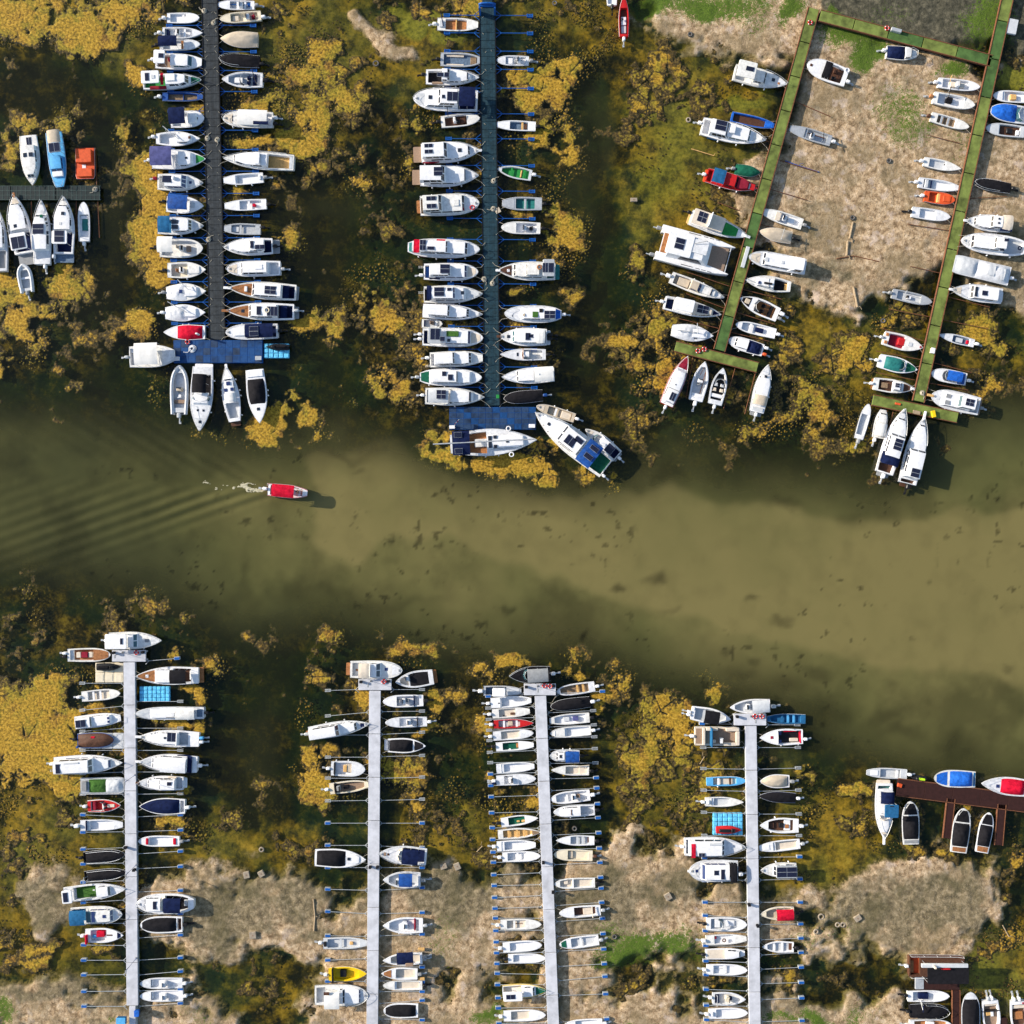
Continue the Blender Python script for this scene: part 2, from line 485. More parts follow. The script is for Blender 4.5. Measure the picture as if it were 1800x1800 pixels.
# ---- bed mesh
xs = (gx - 900) / PXM
VX = np.tile(xs, NG); VY = np.repeat((900 - gx) / PXM, NG)
def grid_mesh(name, X, Y, Z, nx, ny, mat, keep=None, attrs=None, smooth=True):
    idx = np.arange(nx * ny).reshape(ny, nx)
    q = np.stack([idx[1:, :-1], idx[1:, 1:], idx[:-1, 1:], idx[:-1, :-1]], -1).reshape(-1, 4)
    co = np.stack([X, Y, Z], -1).reshape(-1, 3)
    if keep is not None:
        q = q[keep.reshape(-1)]
        used = np.unique(q)
        remap = np.zeros(nx * ny, np.int64); remap[used] = np.arange(len(used))
        q = remap[q]; co = co[used]
        if attrs: attrs = {k: a[used] for k, a in attrs.items()}
    me = bpy.data.meshes.new(name)
    me.vertices.add(len(co)); me.vertices.foreach_set('co', co.astype(np.float32).ravel())
    me.loops.add(q.size); me.loops.foreach_set('vertex_index', q.astype(np.int32).ravel())
    me.polygons.add(len(q)); me.polygons.foreach_set('loop_start', np.arange(0, q.size, 4, dtype=np.int32))
    me.update(calc_edges=True); me.validate()
    if smooth: me.polygons.foreach_set('use_smooth', np.ones(len(q), bool))
    for k, a in (attrs or {}).items():
        at = me.attributes.new(k, 'FLOAT_COLOR', 'POINT')
        at.data.foreach_set('color', a.astype(np.float32).ravel())
    if mat: me.materials.append(mat)
    o = bpy.data.objects.new(name, me); COL.objects.link(o)
    return o

def bed_material():
    m, t = new_mat('bed')
    pos = t.n('NewGeometry').outputs['Position']
    a1 = t.n('Attribute', attribute_name='cover_a'); s1 = t.n('SeparateColor'); t.l(a1.outputs['Color'], s1.inputs[0])
    a2 = t.n('Attribute', attribute_name='cover_b'); s2 = t.n('SeparateColor'); t.l(a2.outputs['Color'], s2.inputs[0])
    mudv, grassv, weedv = s1.outputs[0], s1.outputs[1], s1.outputs[2]
    wetv, limev = s2.outputs[0], s2.outputs[1]
    nA = t.noise(0.5, 4, 0.62, pos); nB = t.noise(2.2, 4, 0.68, pos); nC = t.noise(7.0, 3, 0.6, pos)
    # bottom: black-green depths, rotting brown weed, olive and ochre weed
    nL = t.noise(0.10, 3, 0.6, pos)
    kb = t.math('ADD', nA, t.math('MULTIPLY', t.math('SUBTRACT', nB, 0.5), 0.55))
    bott = t.ramp(kb, [(0.34, (0.006, 0.009, 0.005)), (0.45, (0.016, 0.017, 0.007)), (0.53, (0.070, 0.046, 0.011)), (0.62, (0.18, 0.115, 0.022)), (0.74, (0.32, 0.205, 0.038))])
    deepg = t.ramp(kb, [(0.36, (0.008, 0.026, 0.018)), (0.54, (0.030, 0.050, 0.022)), (0.66, (0.115, 0.100, 0.022))])
    bott = t.mix(t.smooth(nL, 0.42, 0.56), bott, deepg)
    wc = t.ramp(kb, [(0.32, (0.050, 0.038, 0.007)), (0.44, (0.145, 0.100, 0.012)), (0.54, (0.27, 0.170, 0.016)), (0.64, (0.41, 0.245, 0.024)), (0.76, (0.55, 0.34, 0.05))])
    wgr = t.ramp(kb, [(0.34, (0.038, 0.038, 0.008)), (0.50, (0.120, 0.104, 0.016)), (0.66, (0.25, 0.195, 0.03))])
    wg = t.mix(t.smooth(nL, 0.42, 0.60), wc, wgr)
    col = t.mix(t.smooth(t.math('ADD', weedv, t.math('MULTIPLY', t.math('SUBTRACT', nA, 0.5), 0.9)), 0.15, 0.85), bott, wg)
    col = t.mix(t.smooth(t.math('ADD', limev, t.math('MULTIPLY', t.math('SUBTRACT', nA, 0.5), 0.8)), 0.22, 0.75), col, t.ramp(nB, [(0.34, (0.090, 0.092, 0.010)), (0.66, (0.28, 0.25, 0.026))]))
    # mud: pale dry crust, trodden clods, grey wet patches
    nD = t.noise(0.17, 4, 0.65, pos); nE = t.noise(1.3, 5, 0.70, pos, 0.2)
    dry = t.ramp(nE, [(0.34, (0.15, 0.096, 0.050)), (0.43, (0.30, 0.205, 0.116)), (0.51, (0.44, 0.312, 0.185)), (0.59, (0.56, 0.415, 0.262)), (0.70, (0.70, 0.555, 0.39))])
    dry = t.mix(t.smooth(nC, 0.55, 0.66), dry, t.mix(0.75, dry, (0.085, 0.062, 0.042)))
    dry = t.mix(t.smooth(nD, 0.44, 0.58), dry, t.mix(0.62, dry, (0.20, 0.155, 0.085)))
    nG = t.noise(16.0, 2, 0.6, pos)
    dry = t.mix(t.smooth(nG, 0.56, 0.68), dry, t.mix(0.6, dry, (0.10, 0.072, 0.045)))
    dry = t.mix(t.smooth(nA, 0.55, 0.66), dry, t.mix(0.45, dry, (0.60, 0.49, 0.42)))
    wetc = t.ramp(nE, [(0.36, (0.080, 0.062, 0.034)), (0.50, (0.170, 0.132, 0.072)), (0.64, (0.31, 0.243, 0.145))])
    wetc = t.mix(t.smooth(nG, 0.56, 0.68), wetc, t.mix(0.5, wetc, (0.55, 0.47, 0.36)))
    wetc = t.mix(t.smooth(nD, 0.48, 0.62), wetc, t.mix(0.6, wetc, (0.085, 0.075, 0.035)))
    mc = t.mix(t.smooth(t.math('ADD', wetv, t.math('MULTIPLY', t.math('SUBTRACT', nA, 0.5), 1.2)), 0.25, 0.7), dry, wetc)
    mc = t.mix(t.smooth(t.math('ADD', s2.outputs[2], t.math('MULTIPLY', t.math('SUBTRACT', nA, 0.5), 0.8)), 0.3, 0.7), mc, t.ramp(nE, [(0.36, (0.036, 0.035, 0.024)), (0.52, (0.080, 0.074, 0.050)), (0.68, (0.17, 0.150, 0.100))]))
    gate = t.smooth(mudv, 0.0, 0.30)
    edge = t.math('ADD', mudv, t.math('MULTIPLY', gate, t.math('ADD', t.math('MULTIPLY', t.math('SUBTRACT', nB, 0.5), 1.0), t.math('MULTIPLY', t.math('SUBTRACT', nA, 0.5), 1.5))))
    stain = t.mix(t.smooth(nB, 0.42, 0.58), (0.115, 0.085, 0.040), (0.26, 0.19, 0.075))
    col = t.mix(t.smooth(edge, 0.06, 0.38), col, stain)
    col = t.mix(t.smooth(edge, 0.24, 0.70), col, mc)
    ge = t.math('ADD', grassv, t.math('MULTIPLY', t.math('SUBTRACT', nC, 0.5), 1.5))
    ge = t.math('ADD', ge, t.math('MULTIPLY', t.math('SUBTRACT', nB, 0.5), 1.2))
    col = t.mix(t.smooth(ge, 0.38, 0.72), col, t.ramp(nC, [(0.3, (0.030, 0.060, 0.008)), (0.7, (0.115, 0.175, 0.022))]))
    h = t.math('ADD', t.math('MULTIPLY', nB, 0.8), t.math('MULTIPLY', nC, 0.5))
    bp = t.n('Bump'); bp.inputs['Distance'].default_value = 0.14; t.l(h, bp.inputs['Height'])
    t.l(t.math('ADD', 0.22, t.math('MULTIPLY', mudv, 0.5)), bp.inputs['Strength'])
    t.l(t.bsdf(col, 0.9, bp.outputs[0], **{'Specular IOR Level': 0.15}), t.out.inputs['Surface'])
    return m

cover_a = np.stack([mud, grass, weed, np.ones(sh)], -1).reshape(-1, 4)
cover_b = np.stack([wet, limeg, mudC, np.ones(sh)], -1).reshape(-1, 4)
# the sheet runs on past the frame: stretch its outer rows outwards
def stretch(a):
    n = 6
    for k in range(n):
        f = (n - k) ** 2 * 18.0
        a[k] -= f; a[-1 - k] += f
    return a
ex = stretch(xs.copy()); ey = -stretch(((gx - 900) / PXM).copy())
bed = grid_mesh('riverbed', np.tile(ex, NG), np.repeat(ey, NG), z.reshape(-1), NG, NG, bed_material(), attrs={'cover_a': cover_a, 'cover_b': cover_b})
tag(bed, 'shallow river bed with exposed tan mud flats, weed and grass tufts', 'riverbed', kind='structure')

# ---- floating yellow weed mats: a lumpy sheet that breaks the water surface
dens = blobs([
    (80, 25, 100, 46), (140, 55, 80, 40), (60, 60, 50, 20, .8), (180, 30, 60, 50, .75), (230, 20, 50, 40, .6),
    (238, 150, 22, 30, .9), (240, 195, 30, 36, .95), (238, 245, 26, 40), (262, 300, 26, 40), (262, 345, 30, 30), (264, 385, 30, 40), (262, 430, 28, 40), (285, 465, 28, 26),
    (262, 560, 30, 26, .8), (275, 590, 20, 20, .8), (265, 610, 20, 20, .7), (340, 190, 30, 14, .7),
    (480, 140, 50, 40, .55), (520, 170, 60, 40, .66), (540, 210, 40, 36, .66), (450, 175, 40, 20, .8), (440, 248, 44, 14), (500, 248, 40, 20), (540, 262, 24, 22, .95), (430, 330, 30, 14, .8), (430, 372, 28, 10, .8),
    (500, 60, 60, 60, .55), (580, 120, 70, 60, .52), (640, 170, 60, 40, .55), (515, 430, 28, 36, .95), (500, 470, 30, 26, .9), (530, 490, 30, 30, .8), (535, 560, 30, 26, .8), (575, 570, 20, 34, .8), (580, 610, 30, 30, .7),
    (470, 640, 22, 12, .9), (510, 655, 36, 28, .95), (545, 670, 34, 30, .85), (510, 700, 40, 24, .95), (470, 762, 50, 24), (500, 740, 44, 34, .95), (545, 735, 34, 34, .8), (590, 690, 40, 40, .6), (560, 780, 40, 14, .6),
    (640, 520, 44, 44, .75), (665, 560, 34, 30, .8), (690, 500, 40, 50, .5), (660, 640, 36, 40, .72), (690, 690, 40, 40, .55), (650, 730, 40, 40, .5), (620, 330, 40, 30, .45), (690, 240, 40, 40, .55), (730, 230, 34, 24, .8), (720, 200, 24, 16, .6), (715, 290, 14, 30, .6), (740, 195, 20, 20, .5),
    (0, 480, 30, 34, .95), (15, 515, 40, 30, .85), (96, 490, 30, 30, .95), (130, 500, 26, 24, .7), (45, 560, 60, 44, .66), (10, 640, 40, 40, .8), (80, 620, 60, 60, .52), (110, 680, 70, 30, .55), (30, 690, 40, 30, .5), (90, 205, 40, 24, .7), (40, 220, 36, 22, .75), (15, 265, 24, 30, .75), (60, 245, 50, 18, .7), (180, 220, 40, 20, .3), (10, 240, 20, 60, .6),
    (120, 105, 10, 8, .9), (140, 330, 12, 6, .7), (190, 105, 12, 12, .6), (280, 700, 22, 40, .6), (300, 720, 10, 20, .6), (380, 765, 12, 14, .6), (345, 765, 10, 10, .8),
    (790, 20, 60, 40, .45), (950, 130, 50, 40, .85), (985, 120, 44, 44, .8), (920, 160, 40, 24, .75), (985, 160, 30, 30, .75), (940, 245, 44, 34, .8), (985, 260, 40, 50, .85), (935, 270, 40, 40, .8), (970, 320, 30, 30, .7), (990, 380, 40, 50, .85), (960, 420, 50, 18, .75), (1005, 430, 30, 30, .7), (930, 385, 40, 16, .6), (1000, 220, 24, 30, .6),
    (960, 60, 50, 30, .45), (1020, 60, 60, 40, .5), (920, 440, 60, 10, .4), (1010, 470, 30, 60, .55), (900, 500, 40, 12, .6), (1000, 520, 40, 14, .6), (1000, 545, 50, 20, .4),
    (765, 770, 40, 24, .8), (760, 800, 24, 24, .9), (790, 800, 34, 20, 1), (815, 820, 34, 18, 1), (865, 830, 34, 20, 1), (920, 830, 46, 18, 1), (970, 848, 34, 18, 1), (900, 850, 40, 14, .8), (950, 790, 30, 20, .8), (1030, 820, 24, 34, .75), (1045, 790, 20, 14, .6), (1070, 850, 14, 18, .8), (1000, 820, 30, 14, .5),
    (1100, 640, 60, 70, .45), (1150, 560, 40, 60, .5), (1130, 500, 30, 60, .55), (1150, 640, 40, 40, .5), (1180, 700, 40, 60, .4), (1240, 780, 60, 40, .4), (1350, 760, 80, 50, .45), (1440, 720, 40, 50, .7), (1480, 680, 50, 60, .62), (1500, 760, 30, 30, .75), (1480, 800, 30, 20, .7), (1400, 800, 60, 30, .45), (1500, 620, 60, 40, .6), (1570, 560, 50, 20, .55), (1720, 590, 40, 24, .75), (1740, 620, 30, 20, .7), (1750, 680, 40, 30, .45),
    (110, 1180, 34, 20, .95), (60, 1190, 20, 20, .9), (90, 1215, 50, 36), (60, 1250, 50, 44), (120, 1260, 34, 40), (95, 1300, 50, 44), (45, 1320, 50, 44), (115, 1340, 40, 44, .95), (15, 1290, 30, 50, .95), (40, 1370, 50, 30, .9), (110, 1390, 40, 30, .8), (60, 1420, 60, 24, .7), (165, 1250, 30, 10, .9), (180, 1208, 30, 8, .8), (30, 1460, 50, 40, .7), (90, 1490, 40, 40, .75), (70, 1450, 60, 40, .6),
    (40, 1070, 40, 44, .42), (60, 1110, 30, 40, .42), (150, 1060, 50, 30, .34), (250, 1050, 60, 40, .32), (300, 1090, 40, 30, .4), (20, 1020, 30, 30, .45), (330, 1130, 40, 30, .4), (360, 1180, 40, 40, .5), (300, 1150, 18, 12, .8),
    (330, 1215, 36, 14, .95), (345, 1235, 20, 10, .8), (400, 1240, 40, 20, .55), (310, 1272, 40, 8, .8), (330, 1285, 40, 6, .8), (380, 1280, 30, 14, .6), (350, 1380, 30, 40, .72), (345, 1400, 30, 20, .75), (300, 1445, 50, 10, .7), (340, 1455, 30, 30, .6), (400, 1430, 40, 30, .45), (450, 1360, 30, 60, .4), (460, 1440, 30, 20, .4), (100, 1670, 60, 40, .5), (80, 1690, 30, 14, .75), (30, 1660, 40, 30, .5), (170, 1670, 30, 20, .5),
    (550, 1370, 36, 40, .72), (560, 1330, 36, 30, .75), (590, 1320, 24, 14, .7), (545, 1410, 40, 30, .65), (600, 1400, 40, 20, .55), (550, 1270, 40, 40, .45), (640, 1232, 10, 18, .8), (700, 1140, 30, 20, .6), (740, 1150, 50, 30, .62), (640, 1120, 60, 24, .45), (765, 1235, 24, 24, .82), (740, 1275, 30, 8, .8), (790, 1300, 40, 50, .55), (700, 1360, 40, 40, .5), (740, 1400, 40, 40, .55), (700, 1420, 30, 20, .6), (800, 1390, 30, 30, .5), (620, 1480, 50, 10, .55), (560, 1180, 30, 20, .4),
    (910, 1160, 40, 16, 1), (890, 1172, 30, 12, .95), (985, 1160, 20, 20, .9), (1005, 1175, 24, 18, .85), (1010, 1190, 20, 10, .85), (975, 1145, 8, 8, .8), (1050, 1240, 24, 30, .82), (850, 1280, 18, 30, .75), (845, 1330, 18, 30, .7), (860, 1360, 14, 12, .8), (1000, 1345, 50, 8, .8), (940, 1400, 60, 10, .6), (900, 1390, 40, 20, .65), (1060, 1300, 30, 60, .55), (860, 1200, 24, 30, .5), (870, 1440, 30, 50, .5), (1030, 1150, 30, 30, .6), (1090, 1200, 50, 40, .45), (1120, 1330, 60, 70, .5), (1180, 1380, 70, 60, .55), (1170, 1290, 50, 60, .40), (820, 1210, 40, 40, .45),
    (1195, 1265, 30, 40, .74), (1200, 1310, 34, 30, .6), (1255, 1230, 30, 16, .85), (1270, 1215, 20, 10, .8), (1240, 1200, 30, 12, .5), (1150, 1250, 30, 50, .42), (1420, 1350, 24, 24, .85), (1410, 1370, 30, 24, .75), (1490, 1390, 26, 18, .75), (1510, 1390, 12, 12, .85), (1470, 1430, 40, 50, .5), (1420, 1440, 40, 40, .5), (1440, 1510, 40, 50, .5), (1260, 1380, 50, 50, .45), (1380, 1490, 40, 60, .45), (1520, 1440, 14, 30, .5), (1760, 1440, 30, 40, .5), (1780, 1500, 20, 60, .5), (1725, 1360, 20, 12, .5), (1730, 1700, 60, 60, .6), (1780, 1660, 30, 30, .6), (1560, 1490, 60, 14, .4), (1400, 1570, 40, 14, .4), (420, 1720, 50, 30, .45), (500, 1740, 40, 40, .4), (850, 1720, 60, 20, .45), (1240, 1730, 50, 24, .45), (1380, 1720, 40, 20, .45)])
base_d = .20 * (1 - channel) * (1 - .5 * lanes)
dens = dens * (1 - .45 * lanes)
dens = np.maximum(dens, base_d) * (1 - np.clip(mud * 1.6, 0, 1)) * (1 - np.clip(channel - .55, 0, 1) * 2.2)

SUB = 3                                       # finer grid than the maps
i0 = int((-30 - LO) / STEP); i1 = int((1830 - LO) / STEP)
nf = (i1 - i0) * SUB + 1
fi = i0 + np.arange(nf) / SUB
def upsample(a):
    k = np.clip(fi.astype(int), 0, NG - 2); f = fi - k
    r = a[k] * (1 - f)[:, None] + a[k + 1] * f[:, None]
    return r[:, k] * (1 - f)[None, :] + r[:, k + 1] * f[None, :]
fpx = LO + fi * STEP
d_f = upsample(dens)
sf = (nf, nf)
w1, w2 = worley(sf, 60, 201, True)            # plates a couple of metres across
w3 = worley(sf, 150, 202)                     # lobes
nz = fbm(sf, 34, 7, 211, .66)                 # feathery
nb = fbm(sf, 11, 4, 221)
crack = np.clip((w2 - w1) / .10, 0, 1)
field = d_f * 1.17 - .69 - .55 * upsample(np.clip(channel * 1.5 - .4, 0, 1)) + (nz - .5) * 3.0 + (nb - .5) * 1.0 + (.42 - w3) * .30 + (fbm(sf, 120, 3, 241) - .5) * .7
field -= (1 - crack) * .45 * np.clip(nb * 2.6 - .8, 0, 1)
speck = np.clip(.30 - worley(sf, 330, 204), 0, 1) * 3.2
speck *= np.clip((fbm(sf, 40, 3, 231) - .44) * 5, 0, 1) * np.clip((d_f - .12) * 5, 0, 1) * np.clip((.8 - d_f) * 4, 0, 1)
field = np.maximum(field, speck * .5 - .22)
zz = np.clip(field, -.55, .5)
zf = np.where(zz > 0, .008 + .045 * zz ** .75, zz * .40) + (nz - .5) * .03
keep = (np.maximum.reduce([zf[:-1, :-1], zf[1:, :-1], zf[:-1, 1:], zf[1:, 1:]]) > -.030)
bz = upsample(z)
kb = (zf - bz)[:-1, :-1] > -.02
keep &= kb
AX = np.tile((fpx - 900) / PXM, nf); AY = np.repeat((900 - fpx) / PXM, nf)
def mat_material():
    m, t = new_mat('weed_mat')
    pos = t.n('NewGeometry').outputs['Position']
    at = t.n('Attribute', attribute_name='tone'); s = t.n('SeparateColor'); t.l(at.outputs['Color'], s.inputs[0])
    n1 = t.noise(0.22, 3, 0.6, pos); n2 = t.noise(3.0, 4, 0.68, pos); n3 = t.noise(11, 2, 0.6, pos)
    gold = t.ramp(n2, [(0.34, (0.10, 0.064, 0.006)), (0.45, (0.27, 0.155, 0.013)), (0.55, (0.42, 0.245, 0.022)), (0.69, (0.58, 0.360, 0.055))])
    oliv = t.ramp(n2, [(0.34, (0.07, 0.058, 0.006)), (0.5, (0.23, 0.172, 0.014)), (0.68, (0.42, 0.30, 0.030))])
    brow = t.ramp(n2, [(0.38, (0.014, 0.010, 0.003)), (0.5, (0.050, 0.034, 0.009)), (0.66, (0.17, 0.112, 0.026))])
    n0 = t.noise(0.07, 3, 0.6, pos)
    c = t.mix(t.smooth(t.math('ADD', t.math('MULTIPLY', n1, 0.6), t.math('MULTIPLY', n0, 0.4)), 0.43, 0.55), gold, oliv)
    c = t.mix(t.smooth(t.noise(0.35, 3, 0.6, pos), 0.54, 0.66), c, t.ramp(n2, [(0.36, (0.055, 0.030, 0.006)), (0.52, (0.20, 0.105, 0.016)), (0.68, (0.36, 0.20, 0.034))]))
    k = t.math('ADD', s.outputs[0], t.math('MULTIPLY', t.math('SUBTRACT', n2, 0.5), 0.5))
    c = t.mix(t.smooth(k, 0.30, 0.68), brow, t.mix(t.smooth(k, 0.80, 1.1), c, gold))
    c = t.mix(t.smooth(n3, 0.54, 0.68), c, t.mix(0.6, c, (0.05, 0.038, 0.010)))
    t.l(t.bsdf(c, 0.85, t.bump(n2, 0.4, 0.06), **{'Specular IOR Level': 0.25}), t.out.inputs['Surface'])
    return m
tone = np.clip(d_f * .55 + np.clip(field, -.4, .5) * 1.1 + np.clip(speck * 2, 0, .35) + .06, 0, 1)
algae = grid_mesh('floating_weed', AX, AY, zf.reshape(-1), nf, nf, mat_material(), keep=keep,
                  attrs={'tone': np.stack([tone, d_f, tone, np.ones(sf)], -1).reshape(-1, 4)})
tag(algae, 'yellow and olive floating weed mats spread between the piers', 'water weed', kind='stuff')
print('algae faces', len(algae.data.polygons))

# ---- water: a real body of it, stained and cloudy
wstep = 4.0
sil = np.clip(channel * .70 + tan_soft * .22 * channel + tan_silt * .14 * channel + murk_lane * .22 + lanes * .07 * (1 - channel) + .035, 0, .95)
streak = fbm(sh, 30, 4, 301)
wisps = np.clip((fbm(sh, 26, 5, 311, .6) - .46) * 4, 0, 1)
dark_weed = blobs([(690, 965, 8, 6, .6), (790, 970, 7, 6, .8), (880, 1065, 8, 8, .8), (1095, 1025, 12, 8, .9), (1155, 1022, 14, 8, .9), (1180, 1070, 16, 6, .4), (1320, 1058, 18, 5, .7), (1370, 1093, 10, 8, .7), (1035, 1112, 8, 8, 1), (1265, 1140, 10, 8, .6),
                   (1450, 1180, 24, 14, .7), (1460, 1240, 30, 24, .7), (1550, 1270, 30, 18, .6), (1590, 1290, 34, 12, .6), (1680, 1310, 30, 20, .5), (1390, 1200, 30, 14, .5), (1300, 1180, 30, 10, .5), (1380, 885, 20, 10, .6), (1500, 905, 40, 14, .4), (1170, 840, 30, 14, .6), (640, 820, 10, 6, .5), (600, 800, 50, 8, .5), (440, 1000, 8, 30, .4), (1770, 1180, 14, 6, .5), (1620, 1020, 6, 5, .6), (1330, 1160, 10, 6, .6), (690, 1060, 70, 10, .4), (560, 1040, 60, 14, .4)])
spots = np.clip((fbm(sh, 150, 4, 361, .65) - .68) * 14, 0, 1) * np.clip((fbm(sh, 16, 3, 371) - .46) * 8, 0, 1)
dark_weed = np.maximum(dark_weed, spots * .9)
sil = np.clip(sil * (1 - .62 * dark_weed * np.clip(channel * 2, 0, 1)) * (1 - .35 * (1 - tan_silt) * wisps * channel), 0, .96)
sil = np.clip(sil * (1 + .35 * (fbm(sh, 80, 4, 341) - .5)), 0, .96)
tonew = np.clip((fbm(sh, 15, 5, 351, .6) - .5) * .45 + .24 + .44 * tan_soft + .34 * tan_silt + (streak - .5) * .3, 0, 1)
# wake of the red-roofed boat: real waves in the surface
bx, by = 466, 860
hd = math.radians(5.7)
ux = (GX - bx) * math.cos(hd) + (GY - by) * math.sin(hd)        # along travel (ahead > 0)
uy = -(GX - bx) * math.sin(hd) + (GY - by) * math.cos(hd)
back = -ux
arm = np.abs(uy) - back * .30
inside = np.clip((back + 60) / 40, 0, 1) * np.clip(1 - back / 560, 0, 1)
au = np.abs(uy)
ph1 = (au - .47 * back) / 3.5 + 1.2 * (n_big - .5)
env = np.exp(-((au - .27 * back - 8) / (12 + .16 * np.clip(back, 0, 999))) ** 2) * np.clip((back + 70) / 60, 0, 1) * np.clip(1.25 - back / 520, 0, 1)
fan = np.clip(au / 14, 0, 1)
side = np.where(uy > 0, 1.0, .8)
wz = .13 * np.sin(ph1) * env * fan * side * (.7 + .6 * n_mid)
wz *= (1 - np.clip(mud, 0, 1))
wz += (fbm(sh, 150, 2, 331) - .5) * .006
top = z.copy()
jj = np.clip((np.arange(i0, i1 + 1) - i0) * SUB, 0, nf - 1)
sub = zf[np.ix_(jj, jj)]
kk = np.pad(keep, ((0, 1), (0, 1)), mode='edge')[np.ix_(jj, jj)]
blk = top[i0:i1 + 1, i0:i1 + 1]
top[i0:i1 + 1, i0:i1 + 1] = np.where(kk, np.maximum(blk, sub), blk)
column = np.clip(-top, 0, 4)                     # metres of water above bed or weed
cloud = np.stack([sil, tonew, column, np.ones(sh)], -1).reshape(-1, 4)

def water_material():
    m, t = new_mat('river_water')
    pos = t.n('NewGeometry').outputs['Position']
    at = t.n('Attribute', attribute_name='silt'); s = t.n('SeparateColor'); t.l(at.outputs['Color'], s.inputs[0])
    amt = s.outputs[0]; tn = s.outputs[1]
    murk = t.ramp(tn, [(0.0, (0.046, 0.050, 0.018)), (0.40, (0.092, 0.090, 0.029)), (1.0, (0.168, 0.142, 0.052))])
    dif = t.n('BsdfDiffuse'); t.l(murk, dif.inputs['Color'])
    tr = t.n('BsdfTransparent')
    dp = s.outputs[2]
    cc = t.n('CombineColor')
    for k, sg in enumerate((0.92, 0.84, 1.5)):
        t.l(t.math('EXPONENT', t.math('MULTIPLY', dp, -sg)), cc.inputs[k])
    t.l(cc.outputs[0], tr.inputs['Color'])
    mx = t.n('MixShader'); t.l(amt, mx.inputs[0]); t.l(tr.outputs[0], mx.inputs[1]); t.l(dif.outputs[0], mx.inputs[2])
    gl = t.n('BsdfGlossy'); gl.inputs['Roughness'].default_value = 0.06
    geo = t.n('NewGeometry')
    dt = t.n('VectorMath', operation='DOT_PRODUCT'); t.l(geo.outputs['Incoming'], dt.inputs[0]); t.l(geo.outputs['Normal'], dt.inputs[1])
    cs = t.math('SUBTRACT', 1.0, t.math('ABSOLUTE', dt.outputs['Value']), True)
    frv = t.math('ADD', t.math('MULTIPLY', t.math('POWER', cs, 5.0), 0.98), 0.02)      # Schlick reflectance of water
    mg = t.n('MixShader'); t.l(frv, mg.inputs[0]); t.l(mx.outputs[0], mg.inputs[1]); t.l(gl.outputs[0], mg.inputs[2])
    t.l(mg.outputs[0], t.out.inputs['Surface'])
    return m
# closed body: surface grid + skirt + floor under the bed
idx = np.arange(NG * NG).reshape(NG, NG)
co = np.stack([np.tile(ex, NG), np.repeat(ey, NG), wz.reshape(-1)], -1)
ringi = np.concatenate([idx[0, :-1], idx[:-1, -1], idx[-1, :0:-1], idx[:0:-1, 0]])
low_ring = co[ringi].copy(); low_ring[:, 2] = -6.0
nb0 = NG * NG
q = np.stack([idx[1:, :-1], idx[1:, 1:], idx[:-1, 1:], idx[:-1, :-1]], -1).reshape(-1, 4)
nr = len(ringi)
sk = np.array([(ringi[i], ringi[(i + 1) % nr], nb0 + (i + 1) % nr, nb0 + i) for i in range(nr)])
me = bpy.data.meshes.new('water')
allco = np.concatenate([co, low_ring])
quads = np.concatenate([q, sk[:, ::-1]])
me.vertices.add(len(allco)); me.vertices.foreach_set('co', allco.astype(np.float32).ravel())
nl = quads.size + nr
me.loops.add(nl)
me.loops.foreach_set('vertex_index', np.concatenate([quads.ravel(), nb0 + np.arange(nr)]).astype(np.int32))
me.polygons.add(len(quads) + 1)
me.polygons.foreach_set('loop_start', np.concatenate([np.arange(0, quads.size, 4), [quads.size]]).astype(np.int32))
me.update(calc_edges=True)
me.polygons.foreach_set('use_smooth', np.concatenate([np.ones(len(q), bool), np.zeros(nr + 1, bool)]))
at = me.attributes.new('silt', 'FLOAT_COLOR', 'POINT')
at.data.foreach_set('color', np.concatenate([cloud, np.zeros((nr, 4))]).astype(np.float32).ravel())
me.materials.append(water_material())
water = bpy.data.objects.new('water', me); COL.objects.link(water)
tag(water, 'murky olive river water of the marina channel', 'water', kind='structure')
# ================================================================ materials for made things
MAT = {}
def M(code):
    return MAT[code]
def defm(code, name, rgb, **kw):
    MAT[code] = plain(name, rgb, **kw)
defm('W', 'white_gelcoat', (0.75, 0.75, 0.76), rough=0.3, spec=0.45, var=0.12, scale=2.6)
defm('W1', 'aged_white_gelcoat', (0.68, 0.67, 0.64), rough=0.4, var=0.20, scale=2.2)
defm('W2', 'grey_white_gelcoat', (0.63, 0.64, 0.66), rough=0.4, var=0.18, scale=2.4)
defm('c', 'white_canvas', (0.70, 0.69, 0.66), rough=0.9, var=0.08, scale=2.0, bump=0.3)
defm('C', 'cream_gelcoat', (0.70, 0.62, 0.47), rough=0.4, var=0.1, scale=2.0)
defm('S', 'sand_canvas', (0.50, 0.42, 0.32), rough=0.9, var=0.12, scale=2.5, bump=0.4)
defm('g', 'light_grey_paint', (0.52, 0.54, 0.56), rough=0.5, var=0.12, scale=2.5)
defm('G', 'grey_vinyl', (0.24, 0.25, 0.26), rough=0.7, var=0.15, scale=2.5)
defm('s', 'aluminium', (0.46, 0.48, 0.50), rough=0.45, var=0.15, scale=3, metal=0.35)
defm('D', 'charcoal_canvas', (0.013, 0.0125, 0.015), spec=0.05, rough=0.8, var=0.3, scale=2.5, bump=0.4)
defm('K', 'black_plastic', (0.012, 0.012, 0.014), rough=0.4, var=0.2)
defm('N', 'navy_canvas', (0.008, 0.014, 0.050), spec=0.05, rough=0.85, var=0.38, scale=2.5, bump=0.3)
defm('V', 'faded_violet_tarp', (0.075, 0.08, 0.20), spec=0.05, rough=0.8, var=0.35, scale=1.6, bump=0.3)
